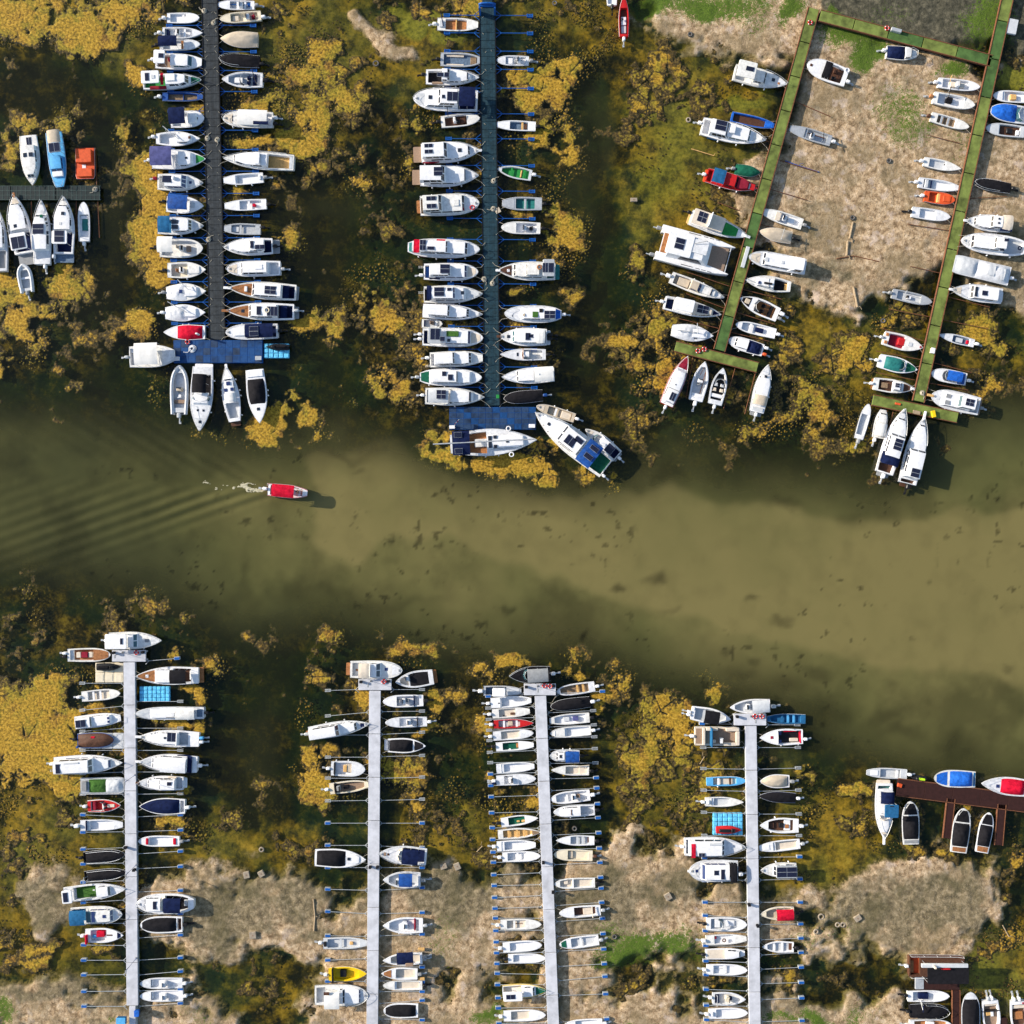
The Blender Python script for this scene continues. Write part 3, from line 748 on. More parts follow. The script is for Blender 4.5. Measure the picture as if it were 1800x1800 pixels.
defm('B', 'blue_paint', (0.012, 0.065, 0.26), rough=0.5, var=0.38, scale=2.5, bump=0.2)
defm('P', 'bright_blue_cloth', (0.012, 0.11, 0.48), rough=0.7, var=0.38, scale=3, bump=0.3)
defm('L', 'sky_blue_paint', (0.09, 0.36, 0.66), rough=0.5, var=0.18, scale=2.5)
defm('T', 'teal_blue_canvas', (0.02, 0.11, 0.24), spec=0.05, rough=0.8, var=0.25, scale=2.5, bump=0.3)
defm('q', 'teal_green_paint', (0.02, 0.16, 0.15), rough=0.6, var=0.25, scale=2.5)
defm('R', 'red_paint', (0.46, 0.014, 0.016), rough=0.5, var=0.15, scale=2.5, bump=0.15)
defm('X', 'crimson_canvas', (0.50, 0.008, 0.030), spec=0.05, rough=0.8, var=0.38, scale=2.5, bump=0.25)
defm('m', 'maroon_canvas', (0.24, 0.018, 0.035), spec=0.05, rough=0.8, var=0.25, scale=2.5, bump=0.25)
defm('O', 'orange_paint', (0.60, 0.085, 0.022), rough=0.55, var=0.2, scale=2.5, bump=0.15)
defm('Y', 'yellow_paint', (0.78, 0.52, 0.012), rough=0.45, var=0.12, scale=2.5)
defm('l', 'lime_plastic', (0.50, 0.75, 0.02), rough=0.4, var=0.1)
defm('E', 'green_paint', (0.018, 0.22, 0.045), rough=0.6, var=0.25, scale=3)
defm('e', 'dark_green_canvas', (0.012, 0.10, 0.06), spec=0.05, rough=0.8, var=0.25, scale=3, bump=0.2)
defm('F', 'artificial_turf', (0.045, 0.12, 0.02), rough=0.95, var=0.3, scale=6, bump=0.4)
defm('t', 'teak', (0.36, 0.15, 0.055), rough=0.6, var=0.28, scale=4)
defm('y', 'pale_pine', (0.60, 0.36, 0.13), rough=0.65, var=0.25, scale=4)
defm('b', 'brown_paint', (0.085, 0.038, 0.022), rough=0.6, var=0.3, scale=4)
defm('k', 'tan_carpet', (0.27, 0.185, 0.13), rough=0.95, var=0.15, scale=6)
defm('i', 'pale_cushion', (0.62, 0.54, 0.44), rough=0.85, var=0.1, scale=3)
defm('u', 'rust_brown_steel', (0.16, 0.065, 0.032), rough=0.8, var=0.4, scale=5)
defm('z', 'blue_grey_floor', (0.10, 0.15, 0.22), rough=0.7, var=0.35, scale=4)
defm('n', 'wet_plank_floor', (0.22, 0.15, 0.09), rough=0.7, var=0.4, scale=5)
defm('skin', 'skin', (0.55, 0.28, 0.18), rough=0.6, var=0.08)
defm('hair', 'dark_hair', (0.03, 0.02, 0.015), rough=0.7, var=0.2)
def cell_mat():
    m, t = new_mat('solar_cells')
    pos = t.n('TexCoord').outputs['Object']
    br = t.n('TexBrick', offset=0.0, squash=1.0); t.l(pos, br.inputs['Vector'])
    br.inputs['Scale'].default_value = 6.4; br.inputs['Mortar Size'].default_value = 0.012
    br.inputs['Brick Width'].default_value = 1.0; br.inputs['Row Height'].default_value = 1.0
    br.inputs['Color1'].default_value = (0.008, 0.010, 0.026, 1); br.inputs['Color2'].default_value = (0.011, 0.013, 0.034, 1)
    br.inputs['Mortar'].default_value = (0.06, 0.07, 0.10, 1)
    t.l(t.bsdf(br.outputs['Color'], 0.22), t.out.inputs['Surface'])
    return m
MAT['cell'] = cell_mat()
def glass_mat(name, rgb, rough=0.08):
    m, t = new_mat(name)
    t.l(t.bsdf(rgb, rough, None, **{'Specular IOR Level': 0.7}), t.out.inputs['Surface'])
    return m
MAT['glass'] = glass_mat('tinted_glass', (0.016, 0.022, 0.035))
MAT['bglass'] = glass_mat('blue_glass', (0.02, 0.035, 0.12))
MAT['tglass'] = glass_mat('sea_green_glass', (0.03, 0.09, 0.11))
def plank_mat(name, c0, c1, cm, scale, width):
    m, t = new_mat(name)
    pos = t.n('TexCoord').outputs['Object']
    br = t.n('TexBrick', offset=0.5); t.l(pos, br.inputs['Vector'])
    br.inputs['Scale'].default_value = scale; br.inputs['Mortar Size'].default_value = 0.012
    br.inputs['Brick Width'].default_value = width; br.inputs['Row Height'].default_value = 0.16
    br.inputs['Color1'].default_value = (*c0, 1); br.inputs['Color2'].default_value = (*c1, 1); br.inputs['Mortar'].default_value = (*cm, 1)
    n = t.noise(2.5, 5, 0.65, t.n('NewGeometry').outputs['Position'])
    col = t.mix(0.75, br.outputs['Color'], t.ramp(n, [(0.3, (0.35, 0.33, 0.3)), (0.65, (1.2, 1.2, 1.2))]), 'MULTIPLY')
    t.l(t.bsdf(col, 0.75, None, **{'Specular IOR Level': 0.2}), t.out.inputs['Surface'])
    return m
MAT['dplank'] = plank_mat('dark_weathered_planks', (0.028, 0.036, 0.044), (0.042, 0.050, 0.056), (0.014, 0.014, 0.014), 1.0, 9)
MAT['tplank'] = plank_mat('dark_teal_planks', (0.010, 0.038, 0.056), (0.018, 0.050, 0.068), (0.006, 0.014, 0.02), 1.0, 9)
MAT['teakdeck'] = plank_mat('teak_decking', (0.40, 0.17, 0.065), (0.34, 0.14, 0.05), (0.04, 0.03, 0.02), 2.2, 5)
defm('pgrey', 'grey_pier_concrete', (0.50, 0.51, 0.55), rough=0.85, var=0.22, scale=0.7, bump=0.2, bscale=9)
defm('pgreen', 'green_pier_paint', (0.140, 0.175, 0.040), rough=0.8, var=0.55, scale=0.8, bump=0.25)
defm('pgreen2', 'dark_green_pier_paint', (0.060, 0.115, 0.030), rough=0.8, var=0.5, scale=0.8, bump=0.25)
defm('pbrown', 'brown_composite_deck', (0.032, 0.011, 0.009), rough=0.8, var=0.25, scale=2.5, bump=0.2)
defm('pblue', 'blue_dock_paint', (0.006, 0.046, 0.150), rough=0.55, var=0.45, scale=1.0, bump=0.2)
defm('pblue2', 'worn_blue_dock_paint', (0.018, 0.042, 0.095), rough=0.55, var=0.55, scale=0.8, bump=0.2)
defm('bsteel', 'blue_steel', (0.010, 0.09, 0.34), rough=0.45, var=0.2)
defm('gsteel', 'galvanised_steel', (0.42, 0.45, 0.47), rough=0.5, var=0.2, metal=0.3)
defm('grate', 'green_grating', (0.010, 0.020, 0.022), rough=0.7, var=0.3, scale=1.5)
defm('gratel', 'grating_bars', (0.05, 0.085, 0.08), rough=0.6, var=0.3, scale=1.5)
defm('cube', 'sky_blue_float_plastic', (0.12, 0.48, 0.74), rough=0.45, var=0.38, scale=2.0)
defm('rope', 'pale_rope', (0.42, 0.38, 0.30), rough=0.95, var=0.2, scale=6)
defm('concrete', 'pale_concrete', (0.30, 0.25, 0.19), rough=0.9, var=0.2, scale=3)
defm('rubber', 'tyre_rubber', (0.07, 0.06, 0.05), rough=0.9, var=0.3, scale=4)
defm('log', 'bleached_log', (0.33, 0.25, 0.16), rough=0.9, var=0.25, scale=4)
defm('foam', 'wake_foam', (0.42, 0.39, 0.27), rough=0.7, var=0.2, scale=5)

# ================================================================ piers
def pier_root(name, px, py, label, zt):
    r = empty(name, W(px, py, 0))
    tag(r, label, 'pier')
    return r

def run(root, p0, p1, width, zt, seg, mat, part='deck_section', gap=1.0, thick=0.22, edge=None, beam='K', nsub=1, alt=None):
    """deck sections in a row from pixel p0 to p1 (top surface at zt)"""
    a = W(*p0, zt); b = W(*p1, zt)
    d = b - a; Lr = d.length; u = d.normalized(); v = Vector((-u.y, u.x, 0))
    wd = width / PXM
    n = max(1, round(Lr * PXM / seg)); sl = Lr / n; gp = gap / PXM
    rot = math.atan2(u.y, u.x)
    mb = MB().rbox(0, sl - gp, -wd / 2, wd / 2, -thick, 0, 0.03, bev=0.02, n=1)
    first = None
    for i in range(n):
        if first is None:
            o = mb.build(part, M(mat), root); first = o
        else:
            o = first.copy()
            if alt and i in alt:
                o = mb.build(part, M(alt[i]), root)
            else:
                COL.objects.link(o); o.parent = root
        o.location = a + u * (sl * i + gp / 2) - root.location
        o.rotation_euler = (0, 0, rot)
    # carrying beams / floats under the deck
    fb = MB()
    for sgn in (-1, 1):
        fb.box(0, Lr, sgn * wd * .36 - .12, sgn * wd * .36 + .12, -zt - .15, -thick - .01)
    k = 0
    while k < Lr:
        fb.box(k, min(k + .25, Lr), -wd * .47, wd * .47, -thick - .2, -thick - .012); k += 2.6
    o = fb.build('frame', M(beam), root); o.location = a - root.location; o.rotation_euler = (0, 0, rot)
    if edge:
        for sgn in (-1, 1):
            e = MB().box(0, Lr, sgn * (wd / 2 + .05) - .045, sgn * (wd / 2 + .05) + .045, -thick - .05, .05).build('edge_rail', M(edge), root)
            e.location = a - root.location; e.rotation_euler = (0, 0, rot)
    return a, u, v, Lr

def boom(root, x0, y0, x1, y1, style, zt):
    """mooring boom from the pier at (x0,y0) out to its float at (x1,y1)"""
    zb = {'blue': .30, 'grey': .42, 'greyw': .42, 'rust': .25}[style]
    a = W(x0, y0, zb); b = W(x1, y1, zb)
    d = b - a; Lb = d.length; u = d.normalized()
    loc = a - root.location; rot = math.atan2(u.y, u.x)
    mb = MB()
    if style == 'blue':
        mb.tube([(0, 0, 0), (Lb, 0, 0)], .055, n=5)
        for s in (-1, 1):
            mb.tube([(-.1, s * .78, .02), (.85, 0, .01)], .045, n=5)
        m = 'bsteel'
    elif style == 'rust':
        mb.tube([(0, 0, 0), (Lb, 0, 0)], .05, n=5); m = 'u'
    else:
        mb.tube([(.1, 0, 0), (Lb, 0, 0)], .035, n=5)
        for s in (-1, 1):
            mb.tube([(-.1, s * .42, .02), (.38, 0, .01)], .03, n=5)
        m = 'gsteel'
    o = mb.build('mooring_boom', M(m), root)
    o.location = loc; o.rotation_euler = (0, 0, rot)
    if style == 'blue':
        f = MB()
        for s in (-1, 1):
            f.box(Lb - .75, Lb, s * .15 - .05, s * .15 + .05, -.32, .03)
        f.box(Lb - .80, Lb - .68, -.22, .22, -.1, .06).box(Lb - .08, Lb + .04, -.22, .22, -.1, .06)
        f.build('float', M('bsteel'), o)
    elif style == 'grey':
        f = MB().rbox(Lb - .78, Lb, -.21, .21, -.36, .04, .05, 0, .03, 1)
        f.box(Lb - .73, Lb - .05, -.165, .165, .035, .055, 1)
        f.build('float', None, o, mats=[M('gsteel'), M('bsteel')])
    elif style == 'greyw':
        f = MB()
        for s in (-1, 1):
            f.box(Lb - .8, Lb, s * .14 - .03, s * .14 + .03, -.3, .03)
        f.box(Lb - .8, Lb - .74, -.16, .16, -.2, .04)
        f.build('float', M('gsteel'), o)
    return o

ZP = .55
# --- short pier at the left edge
pa = pier_root('pier', 88, 339, 'short dark green grating pier entering from the left edge', ZP)
a, u, v, Lr = run(pa, (-60, 339), (177, 339), 24.5, ZP, 79, 'grate', gap=1.6, thick=.2)
gb = MB()
x = 0
while x < Lr:
    gb.box(x, x + .045, -.93, .93, -.005, .022); x += .62
for yv in (-.93, -.31, .31, .93):
    gb.box(0, Lr, yv - .022, yv + .022, -.006, .026)
o = gb.build('grating_bar', M('gratel'), pa); o.location = a - pa.location; tag(o, kind='stuff')
for xx, yy in ((55, 400), (134, 420)):
    boom(pa, xx, 353, xx, yy, 'rust', ZP)
boom(pa, 172, 353, 175, 418, 'rust', ZP); boom(pa, 170, 325, 168, 260, 'rust', ZP)
# --- dark plank pier with its blue head
pb = pier_root('pier', 375, 300, 'long dark plank pier with blue mooring booms and a blue head', ZP)
run(pb, (366.5, -80), (382, 597), 26, ZP, 14.4, 'dplank', part='plank_panel', gap=.35, edge='K')
for y in (44.5, 91, 124, 161, 195, 229, 263, 301, 340, 379, 418, 457, 495, 531, 568):
    xc = 368.3 + y * .0229
    boom(pb, xc - 13, y, 292 + y * .018, y + 0.5, 'blue', ZP)
    boom(pb, xc + 13, y, 449 + y * .018, y, 'blue', ZP)
boom(pb, 382, 8, 446, 8, 'blue', ZP)
ah = empty('head_platform', W(383, 617, 0) - pb.location, 0, pb)
def panels(root, x0, y0, x1, y1, nx, ny, zt, mats, base):
    for i in range(nx):
        for j in range(ny):
            pa0 = W(x0 + (x1 - x0) * i / nx, y0 + (y1 - y0) * j / ny, zt); pb0 = W(x0 + (x1 - x0) * (i + 1) / nx, y0 + (y1 - y0) * (j + 1) / ny, zt)
            wx = pb0.x - pa0.x - .05; wy = pa0.y - pb0.y - .05
            o = MB().box(0, wx, -wy, 0, -.08, 0).build('deck_panel', M(mats[(i * 7 + j * 3) % len(mats)]), root)
            o.location = pa0 + Vector((.025, -.025, 0)) - base
    c0 = W(x0, y0, zt); c1 = W(x1, y1, zt)
    o = MB().box(0, c1.x - c0.x, c1.y - c0.y, 0, -.5, -.03).build('frame', M('bsteel'), root); o.location = c0 - base
panels(ah, 305, 598, 461, 637.5, 12, 3, ZP, ['pblue', 'pblue', 'pblue', 'pblue2'], W(383, 617, 0))
# --- long teal pier with its blue head
pc = pier_root('pier', 860, 360, 'long dark teal plank pier with blue booms and a blue panelled head', ZP)
run(pc, (856.5, 14), (865.5, 713), 26, ZP, 14.2, 'tplank', part='plank_panel', gap=.35, edge='K')
run(pc, (856.5, -80), (856.5, 13), 18, ZP + .05, 14.2, 'tplank', part='plank_panel', gap=.35)
for y in (27, 58, 90, 122, 155, 200, 244, 291, 336, 384, 421, 459, 499, 537, 574, 614, 645, 681):
    xc = 856.5 + y * .0129
    boom(pc, xc - 13, y, 780 + y * .015, y - .5, 'blue', ZP)
    boom(pc, xc + 13, y, 936 + y * .012, y + .5, 'blue', ZP)
arch = MB()
c0 = W(857, 24, ZP) - pc.location
for s in (-1, 1):
    arch.box(c0.x + s * 1.0 - .12, c0.x + s * 1.0 + .12, c0.y - .3, c0.y + .3, ZP, ZP + 2.0)
arch.tube([(c0.x + 1.05 * math.cos(math.pi * k / 8), c0.y + .2, ZP + 2.0 + .35 * math.sin(math.pi * k / 8)) for k in range(9)], .14)
arch.box(c0.x - 1.0, c0.x + 1.0, c0.y - .06, c0.y + .26, ZP + 1.75, ZP + 2.1)
arch.build('gate_arch', M('bsteel'), pc)
ch = empty('head_platform', W(866, 735, 0) - pc.location, 0, pc)
panels(ch, 790, 715.5, 942, 755, 12, 4, ZP, ['pblue2', 'pblue2', 'pblue', 'pblue2', 'pblue2'], W(866, 735, 0))
# --- green piers
pd_ = pier_root('pier', 1350, 310, 'narrow green pier running between moored boats left of the mud flat', .8)
run(pd_, (1431, 14), (1264.5, 616), 18.5, .8, 62, 'pgreen', gap=1.6, edge='u', alt={6: 'pgreen2', 9: 'pgreen2'})
run(pd_, (1187, 608.5), (1332, 646), 16.5, .8, 152, 'pgreen', gap=1.2, edge='u')
run(pd_, (1441, 27), (1743, 107), 18.5, .8, 62, 'pgreen', gap=1.6, edge='u', alt={2: 'pgreen2', 4: 'pgreen2'})
pe = pier_root('pier', 1690, 360, 'narrow green pier right of the mud flat reaching the channel', .8)
run(pe, (1777, -30), (1614.5, 706), 19, .8, 66, 'pgreen', gap=1.6, edge='u', alt={0: 'pgreen2', 1: 'pgreen2', 2: 'pgreen2'})
run(pe, (1534, 703), (1684, 734), 17, .8, 156, 'pgreen', gap=1.2, edge='u')
for (x0, y0, x1, y1) in ((1355, 250, 1270, 231), (1300, 370, 1262, 356), (1282, 503, 1207, 478), (1274, 542, 1206, 516), (1262, 577, 1194, 560), (1322, 390, 1396, 412), (1318, 440, 1390, 470), (1303, 508, 1374, 526), (1292, 548, 1362, 570), (1284, 584, 1352, 600),
                         (1390, 175, 1460, 205), (1375, 220, 1450, 243), (1371, 282, 1437, 302), (1245, 640, 1228, 700), (1292, 648, 1272, 718), (1328, 655, 1309, 728), (1218, 628, 1206, 700), (1345, 330, 1420, 352)):
    boom(pd_, x0, y0, x1, y1, 'rust', .8)
for (x0, y0, x1, y1) in ((1688, 252, 1630, 237), (1640, 558, 1562, 543), (1652, 480, 1600, 468), (1668, 405, 1596, 394), (1626, 600, 1550, 577), (1618, 632, 1540, 617), (1608, 668, 1540, 655), (1655, 562, 1738, 578), (1642, 638, 1708, 655), (1632, 673, 1702, 686), (1667, 522, 1740, 540), (1690, 350, 1770, 345), (1560, 722, 1536, 778), (1570, 724, 1552, 790)):
    boom(pe, x0, y0, x1, y1, 'rust', .8)
# --- four grey piers
def grey_pier(label, head, top, bot, z, left, right, lx, rx, wet):
    px, py = (top[0] + bot[0]) / 2, (top[1] + bot[1]) / 2
    r = pier_root('pier', px, py, label, z)
    run(r, top, bot, 20.0, z, 77, 'pgrey', gap=1.0, beam='gsteel')
    hx0, hy0, hx1, hy1 = head
    run(r, (hx0, (hy0 + hy1) / 2), (hx1, (hy0 + hy1) / 2), hy1 - hy0, z + .004, hx1 - hx0, 'pgrey', gap=0, beam='gsteel')
    at = lambda y: top[0] + (bot[0] - top[0]) * (y - top[1]) / (bot[1] - top[1])
    for y, dy in left:
        boom(r, at(y) - 10, y, lx(y), y + dy, 'greyw' if y + dy < wet else 'grey', z)
    for y, dy in right:
        boom(r, at(y) + 10, y, rx(y), y + dy, 'greyw' if y + dy < wet else 'grey', z)
    return r
pf = grey_pier('leftmost grey concrete pier with thin mooring booms', (197, 1143, 256, 1163), (227, 1164), (232.5, 1768), .8,
    [(1201, 0), (1241, 8), (1280, 6), (1319, 0), (1357, 3), (1396, 0), (1436, -4), (1462, 1), (1490, 3), (1517, 2), (1548, 3), (1582, 5), (1623, 0), (1662, -1), (1688, 0), (1713, 1), (1742, 1), (1769, 0)],
    [(1233, 0), (1280, 0), (1319, 0), (1357, 0), (1396, -1), (1436, -4), (1462, -3), (1501, -5), (1527, -4), (1568, -3), (1608, -2), (1649, -6), (1688, -5), (1714, -7), (1742, -3), (1769, -6)],
    lambda y: 139 + (y - 1200) * .006, lambda y: 322, 1420)
boom(pf, 257, 1162, 316, 1157, 'grey', .8)
run(pf, (232.5, 1769), (232.5, 1860), 11, .95, 40, 'pgrey', gap=.6, beam='gsteel')
pg = grey_pier('second grey concrete pier from the left', (630, 1194, 688, 1213), (659, 1214), (653.5, 1900), .8,
    [(1252, 7), (1292, 0), (1331, 0), (1368, 0), (1407, 1), (1447, 0), (1486, 0), (1525, 0), (1565, -2), (1606, -4), (1646, -1), (1685, 3), (1725, 0)],
    [(1251, -1), (1291, -4), (1330, -2), (1368, -2), (1407, -2), (1447, 0), (1487, 4), (1525, 0), (1565, -5), (1606, -2), (1645, -3), (1698, 2), (1724, 2), (1743, 0), (1764, -6), (1791, 2)],
    lambda y: 571, lambda y: 747, 1430)
boom(pg, 630, 1212, 571, 1214, 'greyw', .8); boom(pg, 688, 1212, 747, 1212, 'greyw', .8)
ph = grey_pier('third grey concrete pier from the left, densest with booms', (921, 1202, 977, 1222), (950, 1223), (976.5, 1900), .8,
    [(1242, 3), (1261, 4), (1280, 4), (1299, 3), (1319, 4), (1339, 2), (1358, 3), (1378, 3), (1398, 3), (1427, 2), (1456, -1), (1475, 1), (1496, 2), (1514, 2), (1534, 4), (1555, 2), (1574, 4), (1594, 3), (1614, 0), (1635, 1), (1653, 3), (1674, 1), (1693, 1), (1713, -2), (1731, 0), (1752, 2), (1771, 1), (1798, 1)],
    [(1253, -4), (1278, -4), (1297, -2), (1318, -2), (1342, -1), (1369, -2), (1390, -5), (1416, -3), (1442, -5), (1468, -4), (1494, -3), (1520, -4), (1547, -5), (1567, -6), (1592, -6), (1620, -6), (1646, -5), (1672, -4), (1699, -5), (1724, -8), (1750, -3), (1797, -6)],
    lambda y: 853 + (y - 1242) * .034, lambda y: 1048 + (y - 1250) * .043, 1355)
boom(ph, 921, 1221, 853, 1224, 'grey', .8); boom(ph, 977, 1219, 1064, 1215, 'grey', .8)
pi_ = grey_pier('rightmost grey concrete pier with blue boom floats', (1290, 1255, 1347, 1275), (1319.8, 1276), (1328.5, 1900), .8,
    [(1314, 0), (1352, -1), (1391, -2), (1430, -2), (1469, 0), (1508, 0), (1547, 1), (1586, 0), (1613, -4), (1639, -3), (1664, -2), (1692, -3), (1717, -4), (1742, -3), (1769, -2), (1797, -5)],
    [(1314, 0), (1352, -2), (1391, -2), (1431, 0), (1469, 0), (1507, -1), (1547, -2), (1586, 0), (1625, -1), (1652, -3), (1679, -5), (1704, -4), (1729, -2), (1757, -3), (1796, -2)],
    lambda y: 1231 + (y - 1314) * .012, lambda y: 1408 + (y - 1314) * .014, 1480)
boom(pi_, 1290, 1273, 1229, 1272, 'grey', .8); boom(pi_, 1347, 1274, 1407, 1274, 'greyw', .8)
# --- brown jetty at the right edge
pj = pier_root('jetty', 1690, 1400, 'brown composite jetty with two fingers at the right edge', ZP)
run(pj, (1577, 1383.5), (1870, 1421), 29, ZP, 48, 'pbrown', gap=.5, edge='u')
run(pj, (1672, 1404), (1664.5, 1474), 12.5, ZP, 70, 'pbrown', part='finger', gap=.4, edge='u')
run(pj, (1761.5, 1414), (1755.5, 1486), 13, ZP, 72, 'pbrown', part='finger', gap=.4, edge='u')
# --- brown dock at the bottom right
pk = pier_root('jetty', 1655, 1740, 'small brown dock with walkway at the bottom right', ZP)
run(pk, (1609, 1731), (1687, 1731), 18, ZP, 20, 'pbrown', gap=.3)
run(pk, (1681, 1741), (1681, 1870), 12, ZP, 22, 'pbrown', gap=.4, edge='u')
run(pk, (1765, 1790), (1765, 1870), 12, ZP, 22, 'pbrown', gap=.4)
run(pk, (1609, 1728), (1624, 1728), 22, ZP + .05, 15, 's', part='gangway', gap=.2)
# ================================================================ boats
def prof(shape, t):
    if shape == 'p':
        u = max(0, (t - .40) / .60); f = (1 - u ** 2.2) ** .92 if u < 1 else 0
        return f * (.88 + .12 * min(1, t / .35))
    if shape == 'r':
        u = max(0, (t - .52) / .48); f = (1 - u ** 2.5) ** .62 if u < 1 else 0
        return f * (.90 + .10 * min(1, t / .35))
    if shape == 'b':
        u = max(0, (t - .50) / .50)
        return (1 - .56 * u ** 2.1) * (.92 + .08 * min(1, t / .35))
    if shape == 'd':
        u = abs((t - .47) / .53)
        return (1 - u ** 2.7) ** .62 if u < 1 else 0
    if shape == 's':
        if t < .45: return .66 + .34 * math.sin(math.pi / 2 * t / .45)
        u = (t - .45) / .55
        return (1 - u ** 1.9) if u < 1 else 0
    u = max(0, (t - .86) / .14)                     # 'x': barge
    return 1 - .12 * u ** 2

class Boat:
    def __init__(s, name, stern, bow, width, hull, shape, free=None, deck=None):
        s.root = None
        s.hull, s.shape = hull, shape
        s.deckc = deck or hull
        Lp = (bow - stern).length
        s.free = free if free else .30 + .055 * Lp * (1 - .006)
        s.L = Lp; s.Wd = width
        s.name = name
        s.tops = []
        s.well = None
    def place(s, sx, sy, bx, by, ground):
        z = s.free + ground
        a = W(sx, sy, z); b = W(bx, by, z)
        d = b - a
        s.L = d.length
        s.root = empty(s.name, (a.x, a.y, ground), math.atan2(d.y, d.x))
    def hb(s, t):
        return s.Wd / 2 * prof(s.shape, min(max(t, 0), 1))
    def zs(s, t):
        return s.free * (1 + .16 * max(t, 0) ** 2.5)
    def top(s, x0, x1, y=0.0):
        """height of whatever is under a footprint"""
        t = (x0 + x1) / 2
        z = s.zs(t)
        for (a, b, w, zz) in s.tops:
            if a - .02 <= t <= b + .02 and abs(y) <= w + .02:
                z = max(z, zz)
        return z
    def part(s, mb, name, mat, smooth=False, parent=None, **kw):
        return mb.build(name, M(mat) if mat else None, parent or s.root, smooth, **kw)
    def stations(s, extra=()):
        ts = list(np.linspace(0, .6, 7)) + [.67, .74, .80, .85, .895, .93, .96, .982, 1.0]
        ts += [e for e in extra]
        ts = sorted(set(round(float(t), 4) for t in ts))
        out = []
        for t in ts:
            if out and t - out[-1] < .006 and t not in extra:
                continue
            out.append(t)
        return out
    def build_hull(s):
        L = s.L; w = s.well
        ex = (w[0], w[1]) if w else ()
        ts = s.stations(ex)
        rim = min(.055, s.Wd * .04)
        V, F = [], []
        n = 6
        for t in ts:
            b = s.hb(t); zt = s.zs(t); x = t * L
            rk = lambda z: x - .10 * L * t ** 6 * max(0, (1 - (z + .2) / (zt + .2)))
            half = [(rk(-.22), 0.0, -.22), (rk(-.10), b * (.62 - .25 * t ** 3), -.10), (rk(.06), b * (.86 - .22 * t ** 3), .06),
                    (rk(zt * .6), b * (.96 - .08 * t ** 3), zt * .6), (x, b, zt), (x, max(b - rim, 0), zt + .015)]
            V += half + [(p[0], -p[1], p[2]) for p in half]
        m = 12
        for i in range(len(ts) - 1):
            for k in range(n - 1):
                a = i * m + k
                F.append((a, a + m, a + m + 1, a + 1))
                F.append((a + 6, a + 7, a + m + 7, a + m + 6))
        F.append(tuple([0, 1, 2, 3, 4, 5] + [11, 10, 9, 8, 7]))
        e = (len(ts) - 1) * m
        F.append(tuple([e + k for k in (5, 4, 3, 2, 1, 0)] + [e + 7, e + 8, e + 9, e + 10, e + 11]))
        mesh_obj('hull', V, F, M(s.hull), s.root, True, 50)
        # rubbing strake
        pts = [(t * L, s.hb(t) + .012, s.zs(t) - .05) for t in ts]
        loop = pts + [(p[0], -p[1], p[2]) for p in reversed(pts)]
        MB().tube(loop, .022, n=4).build('rub_rail', M(s.rail), s.root)
        # deck
        V, F = [], []
        dz = -.012
        def strip(ta, tb, side=None):
            pa = []
            for t in (ta, tb):
                b = max(s.hb(t) - rim * .8, 0); zt = s.zs(t) + dz
                if side is None:
                    pa.append([(t * L, -b, zt), (t * L, -b * .5, zt + .035 * min(1, b)), (t * L, 0, zt + .05 * min(1, b)), (t * L, b * .5, zt + .035 * min(1, b)), (t * L, b, zt)])
                else:
                    wi = s.well_half(t)
                    pa.append([(t * L, side * wi, zt + .01), (t * L, side * max(b, wi), zt)])
            base = len(V)
            k = len(pa[0])
            V.extend(pa[0] + pa[1])
            for j in range(k - 1):
                f = (base + j, base + k + j, base + k + j + 1, base + j + 1)
                F.append(f if side != -1 else f[::-1])
        for i in range(len(ts) - 1):
            ta, tb = ts[i], ts[i + 1]
            if w and ta >= w[0] - 1e-4 and tb <= w[1] + 1e-4:
                strip(ta, tb, 1); strip(ta, tb, -1)
            else:
                strip(ta, tb)
        mesh_obj('deck', V, F, M(s.deckc), s.root, True, 40)
        if w:
            tw = [t for t in ts if w[0] - 1e-4 <= t <= w[1] + 1e-4]
            V, F, MI = [], [], []
            zf = w[3]
            for t in tw:
                wi = s.well_half(t); zt = s.zs(t) + dz + .01
                V += [(t * L, -wi, zt), (t * L, -wi * .96, zf), (t * L, wi * .96, zf), (t * L, wi, zt)]
            for i in range(len(tw) - 1):
                a = i * 4
                F += [(a, a + 4, a + 5, a + 1), (a + 1, a + 5, a + 6, a + 2), (a + 2, a + 6, a + 7, a + 3)]
                MI += [1, 0, 1]
            F.append((0, 1, 2, 3)); MI.append(1)
            e = (len(tw) - 1) * 4
            F.append((e + 3, e + 2, e + 1, e)); MI.append(1)
            mesh_obj('cockpit', V, F, None, s.root, False, None, [M(w[2]), M(w[4])], MI)
    def well_half(s, t):
        g = s.well[5]
        return max(s.hb(t) - g, .06)
    # ---------- features
    def f_fd(s, x0, x1, col, k=.82):
        ts = [t for t in s.stations((x0, x1)) if x0 - 1e-4 <= t <= x1 + 1e-4]
        V, F = [], []
        for t in ts:
            b = s.hb(t) * k; zt = s.top(t, t) + .035 if not s.tops else s.zs(t) + .02
            zt = s.zs(t) + .012
            cz = .05 * min(1, b)
            V += [(t * s.L, -b, zt + .01), (t * s.L, 0, zt + cz), (t * s.L, b, zt + .01)]
        for i in range(len(ts) - 1):
            a = 3 * i
            F += [(a, a + 3, a + 4, a + 1), (a + 1, a + 4, a + 5, a + 2)]
        mesh_obj('deck_panel', V, F, M('teakdeck' if col == 't' else col), s.root, False)
    def inner(s, t):
        return s.well_half(t) if s.well and s.well[0] <= t <= s.well[1] else s.hb(t) * .8
    def f_th(s, x, col='W'):
        w = s.inner(x) * .99
        zt = s.zs(x) - .1
        s.part(MB().rbox(x * s.L - .14, x * s.L + .14, -w, w, zt - .05, zt, .02, bev=.01, n=1), 'thwart', col)
